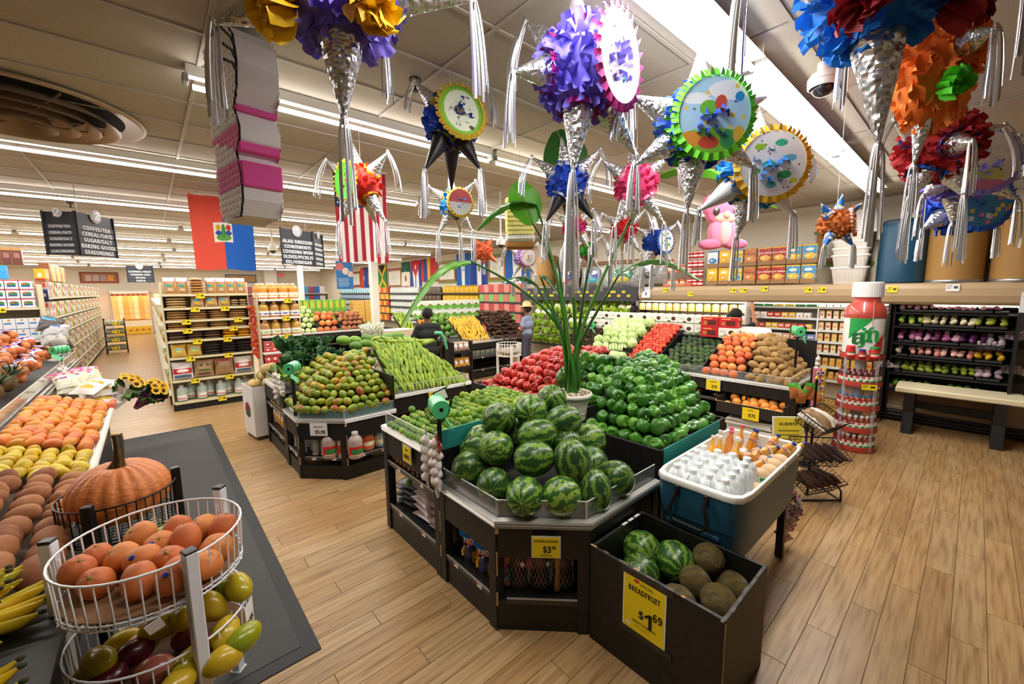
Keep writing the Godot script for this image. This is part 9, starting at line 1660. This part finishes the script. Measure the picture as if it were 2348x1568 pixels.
# ---------------------------------------------------------------- ceiling fittings and aisle signs
func step_84_ceiling_fittings():
	var v = thing("ceiling_vent", "large round tan ceiling air diffuser with nested rings", "air vent", V(-0.62, 3.5, -4.88)); var vm = mat("b09a80", 0.4, 0.3)
	part(v, "outer_ring", MB.new().lathe([Vector2(0.72, 0.0), Vector2(0.75, -0.02), Vector2(0.72, -0.035), Vector2(0.6, 0.005)], 56), vm); part(v, "dark_throat", MB.new().hard_lathe([Vector2(0, 0.0), Vector2(0.66, 0.0)], 40), mat("1c1a18", 0.9))
	for k in 4: part(v, "cone_ring", MB.new().lathe([Vector2(0.5 - 0.12 * k, -0.01), Vector2(0.58 - 0.12 * k, -0.075 - 0.02 * k), Vector2(0.585 - 0.12 * k, -0.082 - 0.02 * k)], 48), vm)
	for k in 4: part(v, "strut", tubem([V(0.1, -0.1, 0), V(0.62, -0.02, 0)], 0.008, 5), vm, Z0, Basis(Vector3.UP, 0.5 + k * PI / 2))
	for q in [[V(2.98, 3.25, -0.68), 1.0, "white dome security camera hanging at the upper right"], [V(3.95, 2.78, -4.69), 0.9, "white dome security camera hanging beyond the yellow block pinata"], [V(2.16, 3.05, -10.36), 1.2, "small dome security camera far off between the flags"]]:
		var c = thing("dome_camera", q[2], "security camera", q[0]); c.scale = Vector3.ONE * q[1]; var w = mat("e6e4de", 0.4)
		part(c, "stem", tubem([V(0, 0.1, 0), V(0, (3.5 - q[0].y) / q[1], 0)], 0.014, 10), w); part(c, "neck", MB.new().hard_lathe([Vector2(0, 0.04), Vector2(0.035, 0.04), Vector2(0.033, 0.1), Vector2(0, 0.1)], 20), w); part(c, "housing", MB.new().lathe([Vector2(0.065, -0.035), Vector2(0.074, -0.03), Vector2(0.076, 0.02), Vector2(0.06, 0.042), Vector2(0, 0.045)], 28), w); part(c, "dome", MB.new().ball(V(0, -0.032, 0), V(0.055, 0.05, 0.055), 24, 14), mat("0c0d10", 0.05, 0.0, {clearcoat_enabled = true})); part(c, "seam_ring", MB.new().lathe([Vector2(0.0765, 0.0), Vector2(0.0775, 0.002), Vector2(0.0765, 0.004)], 28), mat("b8b6b0", 0.5))
	for q in [V(1.46, 3.49, -2.59), V(6.9, 3.49, 0.1), V(-0.75, 3.49, -9.3)]:
		var s = thing("sprinkler", "dark fire sprinkler head in the ceiling, %s" % ["above the blue pinata", "at the right by the wall", "above the aisle sign"][int(q.x > 2) if q.x > 0 else 2], "sprinkler", q); var sm = mat("2a241c", 0.5, 0.5); part(s, "escutcheon", MB.new().hard_lathe([Vector2(0, -0.012), Vector2(0.04, -0.012), Vector2(0.04, 0.0), Vector2(0, 0.0)], 20), sm); part(s, "stem", tubem([V(0, 0, 0), V(0, -0.07, 0)], 0.009, 8), sm); part(s, "deflector", MB.new().hard_lathe([Vector2(0, -0.075), Vector2(0.022, -0.075), Vector2(0.022, -0.07), Vector2(0, -0.07)], 12), sm)
	var T = [["2", ["COFFEE/TEA", "CEREAL/OATS", "SUGAR/SALT", "BAKING GOODS", "SEASONINGS"], V(-0.88, 0, -7.71), V(-0.58, 0, -7.51), V(-0.26, 0, -7.96), 2.6, 3.12, "dark aisle 2 sign with two faces listing coffee, cereal and baking goods"], ["1", ["SALAD DRESSING", "CONDIMENTS", "COOKING WINE", "OLIVES/PICKLES", "OIL/VINEGAR"], V(1.48, 0, -6.59), V(1.97, 0, -6.79), V(2.2, 0, -7.1), 2.5, 3.0, "dark aisle 1 sign listing salad dressing, condiments and vinegar"], ["3", ["CANNED FRUIT", "CANNED VEG", "SOUPS", "PASTA"], V(-0.4, 0, -17.0), V(0.2, 0, -17.05), V(0.1, 0, -17.4), 2.45, 2.95, "small dark aisle sign far along the aisle"]]
	for q in T:
		var o = thing("aisle_sign", q[7], "sign"); var dk = mat("2a2e36", 0.5); var h = q[6] - q[5]
		part(o, "body", MB.new().prism([q[2], q[3], q[4]].map(func(p): return Vector2(p.x, -p.z)), q[5], q[6], Basis(V(1, 0, 0), V(0, 0, -1), V(0, 1, 0))), dk)
		for f in 2:
			var F = frame(q[2 + f], q[3 + f]); var L = q[2 + f].distance_to(q[3 + f]); var n = q[1].size()
			for e in [0.008, L - 0.008]: fb(o, "edge_post", F, V(e, (q[5] + q[6]) / 2, 0.006), V(0.022, h + 0.02, 0.022), mat("1c1f25", 0.5), 0.004)
			for i in n:
				var y = q[6] - h * (0.27 + 0.73 * (i + 0.5) / n); fb(o, "name_strip", F, V(L / 2, y, 0.004), V(L - 0.03, h * 0.125, 0.006), mat("3a3f4a", 0.5), 0.002)
				text(o, "lettering", q[1][i], minf(0.052, L * 0.09), mat("eceef0", 0.5), F * V(L / 2, y, 0.008), F.basis, "Droid Sans", 700, minf(1.0, L / (0.034 * q[1][i].length() + 0.05)))
			part(o, "number_disc", MB.new().ball(Z0, V(L * 0.15, L * 0.16, 0.01), 24, 8), mat("b8bcc0", 0.4), F * V(L / 2, q[6] - 0.015, 0.01), F.basis); text(o, "number", q[0], 0.1, mat("f4f4f4", 0.4), F * V(L / 2, q[6] - 0.015, 0.021), F.basis)
		var mid = (q[2] + q[3] + q[4]) / 3.0
		part(o, "hanging_wire", tubem([V(mid.x, q[6], mid.z), V(mid.x, 3.49, mid.z)], 0.004, 5), mat("b8b8b4", 0.4))

# ---------------------------------------------------------------- people: one continuous skin over tapered bones
func skin(bones, cell, k = 0.03):                                 # bones: a, b, radius a, radius b, colour; surface nets over their smooth union
	var lo = bones[0][0]; var hi = lo
	for q in bones:
		for e in [0, 1]: var r = V(1, 1, 1) * (q[2 + e] + 0.05); lo = lo.min(q[e] - r); hi = hi.max(q[e] + r)
	var n = Vector3i(((hi - lo) / cell).ceil()) + Vector3i.ONE; var F = {}; var C = {}
	for q in bones:
		var r = maxf(q[2], q[3]) + 2.5 * cell + k; var a = Vector3i(((q[0].min(q[1]) - V(r, r, r) - lo) / cell).max(Z0)); var b = Vector3i(((q[0].max(q[1]) + V(r, r, r) - lo) / cell).min(Vector3(n)))
		var ab = q[1] - q[0]; var L = maxf(ab.length_squared(), 1e-9)
		for x in range(a.x, b.x + 1):
			for y in range(a.y, b.y + 1):
				for z in range(a.z, b.z + 1):
					var p = lo + V(x, y, z) * cell; var t = clampf((p - q[0]).dot(ab) / L, 0, 1); var d = p.distance_to(q[0] + ab * t) - lerpf(q[2], q[3], t)
					var key = Vector3i(x, y, z); var o = F.get(key, 9.0)
					if d < C.get(key, [9.0])[0]: C[key] = [d, q[4]]
					var h = clampf(0.5 + 0.5 * (o - d) / k, 0, 1); F[key] = lerpf(o, d, h) - k * h * (1.0 - h) if o < 8.0 else d
	var m = MB.new(); var id = {}; var cc = [Vector3i(0, 0, 0), Vector3i(1, 0, 0), Vector3i(0, 1, 0), Vector3i(1, 1, 0), Vector3i(0, 0, 1), Vector3i(1, 0, 1), Vector3i(0, 1, 1), Vector3i(1, 1, 1)]
	var get = func(c):
		if id.has(c): return id[c]
		var s = V(0, 0, 0); var w = 0
		for e in [[0, 1], [2, 3], [4, 5], [6, 7], [0, 2], [1, 3], [4, 6], [5, 7], [0, 4], [1, 5], [2, 6], [3, 7]]:
			var A = F.get(c + cc[e[0]], 9.0); var B = F.get(c + cc[e[1]], 9.0)
			if (A < 0) != (B < 0): s += Vector3(c + cc[e[0]]).lerp(Vector3(c + cc[e[1]]), A / (A - B)); w += 1
		var p = lo + (s / maxi(w, 1)) * cell; var g = V(F.get(c + cc[1], 9.0) - F.get(c, 9.0), F.get(c + cc[2], 9.0) - F.get(c, 9.0), F.get(c + cc[4], 9.0) - F.get(c, 9.0))
		id[c] = m.v.size(); m.v.append(p); m.n.append(g.normalized()); m.uv.append(Vector2()); m.c.append(C.get(c, [0, Color.GRAY])[1]); return id[c]
	var ax = [Vector3i(1, 0, 0), Vector3i(0, 1, 0), Vector3i(0, 0, 1)]
	for c in F.keys():
		for i in 3:
			var A = F[c]; var B = F.get(c + ax[i], 9.0)
			if (A < 0) == (B < 0) or B > 8.0: continue
			var u = ax[(i + 1) % 3]; var w = ax[(i + 2) % 3]
			var q = [get.call(c - u - w), get.call(c - w), get.call(c), get.call(c - u)]
			if A < 0: m.ix.append_array([q[0], q[2], q[1], q[0], q[3], q[2]])
			else: m.ix.append_array([q[0], q[1], q[2], q[0], q[2], q[3]])
	return m
# J: joint places of one person, facing +z, feet at the origin
func person(label, at, turn, H_, top, legs, flesh, arms, hair, extra, cell = 0.018):
	var o = thing("person", label, "person", at, turn); var s = H_ / 1.75; var T = lin(top); var Lg = lin(legs); var K = lin(flesh); var B = []
	var P = func(x, y, z): return V(x, y, z) * s
	for e in [-1, 1]:
		B.append([P.call(0.1 * e, 0.9, 0), P.call(0.11 * e, 0.5, 0.015), 0.088 * s, 0.06 * s, Lg]); B.append([P.call(0.11 * e, 0.5, 0.015), P.call(0.115 * e, 0.1, -0.01), 0.06 * s, 0.042 * s, Lg]); B.append([P.call(0.115 * e, 0.045, -0.03), P.call(0.13 * e, 0.035, 0.14), 0.042 * s, 0.034 * s, lin("1c1a1a")])
		var S = P.call(0.185 * e, 1.4, -0.01); var E = P.call(arms[e][0].x, arms[e][0].y, arms[e][0].z); var W = P.call(arms[e][1].x, arms[e][1].y, arms[e][1].z); var f = (W - E).normalized(); var ec = T if arms[e][2] else K
		B.append([S, E.lerp(S, 0.35), 0.062 * s, 0.05 * s, T]); B.append([E.lerp(S, 0.35), E, 0.046 * s, 0.042 * s, ec]); B.append([E, W, 0.042 * s, 0.028 * s, K if not arms[e][2] else T]); B.append([W, W + f * 0.07 * s, 0.026 * s, 0.034 * s, K])
	B.append([P.call(-0.08, 0.96, 0), P.call(0.08, 0.96, 0), 0.115 * s, 0.115 * s, Lg]); B.append([P.call(-0.07, 1.06, 0.01), P.call(0.07, 1.06, 0.01), 0.115 * s, 0.115 * s, T]); B.append([P.call(-0.1, 1.26, 0), P.call(0.1, 1.26, 0), 0.125 * s, 0.125 * s, T]); B.append([P.call(-0.13, 1.4, -0.02), P.call(0.13, 1.4, -0.02), 0.075 * s, 0.075 * s, T])
	B.append([P.call(0, 1.42, -0.01), P.call(0, 1.55, 0.01), 0.06 * s, 0.056 * s, K]); B.append([P.call(0, 1.66, 0.0), P.call(0, 1.6, 0.03), 0.092 * s, 0.068 * s, K]); B.append([P.call(0, 1.63, 0.09), P.call(0, 1.605, 0.108), 0.012, 0.016, K])
	part(o, "figure", skin(B, cell), vmat(0.75))
	for e in [-1, 1]:
		var E = arms[e][0] * s; var W = arms[e][1] * s; var f = (W - E).normalized(); var sd = f.cross(V(0, 0, 1)).normalized(); var up = sd.cross(f); var hb = []
		for i in 5:
			var r = W + f * (0.085 if i else 0.03) * s + sd * (0.02 * (i - 2.5) if i else -0.03) * s; var l = [0.05, 0.07, 0.078, 0.073, 0.058][i] * s; var d1 = f if i else (f - sd * 0.8).normalized(); var mid = r + d1 * l * 0.5
			hb.append([r, mid, 0.0095, 0.009, K]); hb.append([mid, mid + (d1 + up * 0.7).normalized() * l * 0.5, 0.009, 0.0075, K])
		hb.append([W + f * 0.02 * s - sd * 0.02, W + f * 0.085 * s - sd * 0.025, 0.016, 0.016, K]); hb.append([W + f * 0.02 * s + sd * 0.018, W + f * 0.085 * s + sd * 0.025, 0.016, 0.016, K]); part(o, "hand", skin(hb, 0.006, 0.006), vmat(0.6))
		part(o, "ear", MB.new().ball(P.call(0.093 * e, 1.63, -0.005), V(0.012, 0.03, 0.02), 8, 6), mat(flesh, 0.6)); part(o, "eye", MB.new().ball(P.call(0.034 * e, 1.65, 0.083), V(0.013, 0.007, 0.006), 8, 5), mat("20181a", 0.3))
	part(o, "mouth", tubem([P.call(-0.025, 1.573, 0.092), P.call(0, 1.571, 0.1), P.call(0.025, 1.573, 0.092)], 0.005, 5), mat("8a4a42", 0.6))
	if hair != "": part(o, "hair", MB.new().ball(P.call(0, 1.665, -0.015), V(0.105, 0.108, 0.11) * s, 16, 12, func(d, p): return p if d.z < 0.55 or d.y > 0.5 else p * 0.85), mat(hair, 0.8))
	for q in extra: part(o, q[0], q[1], q[2], q[3] * s)
	return o
func step_90_people():
	var cap = MB.new(); cap.ball(V(0, 1.685, -0.005), V(0.107, 0.09, 0.115), 18, 10, func(d, p): return p if d.y > -0.3 else p * V(1, 0.5, 1)); cap.ball(V(0, 1.68, 0.13), V(0.075, 0.012, 0.075), 14, 6)
	person("man in a black short sleeved shirt and grey cap seen from behind", V(3.98, 0, -6.95), deg_to_rad(172), 1.76, "14161a", "20222a", "6a4030", {-1: [V(-0.36, 1.12, -0.06), V(-0.28, 0.93, 0.14), false], 1: [V(0.34, 1.12, 0.02), V(0.3, 0.92, 0.2), false]}, "1a1412", [["grey_cap", cap, mat("6a6c70", 0.8), Z0]])
	var hat = MB.new(); hat.lathe([Vector2(0.2, 1.69), Vector2(0.11, 1.7), Vector2(0.1, 1.78), Vector2(0.06, 1.81), Vector2(0, 1.815)], 24)
	person("shopper in a straw hat and pale blue top beyond the yuca heap", V(7.0, 0, -7.35), deg_to_rad(200), 1.72, "8a98b8", "4a4a58", "7a5040", {-1: [V(-0.28, 1.14, 0.0), V(-0.24, 0.95, 0.16), false], 1: [V(0.28, 1.14, 0.0), V(0.24, 0.95, 0.16), false]}, "241c18", [["straw_hat", hat, mat("d8c08a", 0.8), Z0]], 0.024)
	var bun = MB.new().ball(V(0, 1.78, -0.05), V(0.06, 0.045, 0.06), 12, 8)
	person("woman with a black hair bun behind the white date boxes", V(7.85, 0, -4.85), deg_to_rad(70), 1.72, "5a4a48", "3a3a44", "6a4434", {-1: [V(-0.26, 1.14, 0.0), V(-0.22, 0.95, 0.14), false], 1: [V(0.26, 1.14, 0.0), V(0.22, 0.95, 0.14), false]}, "141011", [["hair_bun", bun, mat("141011", 0.8), Z0]], 0.024)
	person("dark haired person in a black top reaching up to the cut fruit packs", V(7.95, 0, -2.85), deg_to_rad(95), 1.70, "1a2020", "2a2c34", "b07a5c", {-1: [V(-0.28, 1.5, 0.16), V(-0.2, 1.74, 0.28), false], 1: [V(0.3, 1.42, 0.14), V(0.18, 1.66, 0.3), true]}, "120e0e", [], 0.022)
	# trolley handle and wire basket of the man's cart
	var c = thing("shopping_cart", "shopping cart with a red handle before the man in black", "shopping cart", V(4.1, 0, -7.5), 0.1); var w = mat("9aa0a4", 0.35, 0.6)
	part(c, "red_handle", tubem([V(-0.26, 1.0, 0.24), V(0.26, 1.0, 0.24)], 0.016, 10), mat("c0282c", 0.5))
	for k in 9: part(c, "basket_wire", tubem([V(-0.24 + 0.06 * k, 0.98, 0.2), V(-0.22 + 0.055 * k, 0.55, 0.16), V(-0.2 + 0.05 * k, 0.55, -0.4), V(-0.22 + 0.055 * k, 0.9, -0.5)], 0.004, 5), w)
	for e in [-1, 1]: part(c, "frame_tube", tubem([V(0.25 * e, 1.0, 0.24), V(0.24 * e, 0.6, 0.2), V(0.24 * e, 0.2, 0.2), V(0.22 * e, 0.15, -0.45)], 0.011, 8), w); for z in [0.18, -0.42]: part(c, "caster", MB.new().hard_lathe([Vector2(0, -0.015), Vector2(0.06, -0.015), Vector2(0.06, 0.015), Vector2(0, 0.015)], 14), mat("222224", 0.5), V(0.23 * e, 0.06, z), eul(0, 0, PI / 2))
	var s = thing("bag_wicket", "pale green bag tail on a stand beside the man in black", "bag dispenser", V(3.75, 1.28, -6.1)); part(s, "bag_tail", tubem([V(-0.12, 0.1, 0), V(-0.02, 0.09, 0.02), V(0.04, 0.0, 0.03), V(0.1, -0.2, 0.02)], [0.03, 0.035, 0.03, 0.02], 8), mat("58c08a", 0.3)); part(s, "stand", tubem([V(0, -1.28, 0), V(0, 0.1, 0)], 0.012, 6), mat("1a1a1a", 0.4))

func build_all():
	step_10_watermelon_island()
	step_12_crate()
	step_14_ice_chest()
	step_20_mango_island()
	step_22_right_island()
	step_24_bottle_display()
	step_26_wire_stand()
	step_28_bench()
	step_30_plant()
	step_50_left_counter()
	step_52_wire_baskets()
	step_60_cases()
	step_62_case_tops()
	step_64_flags()
	step_70_bean_rack()
	step_72_grocery_aisles()
	step_74_far_islands()
	step_80_pinatas()
	step_84_ceiling_fittings()
	step_90_people()
	pass
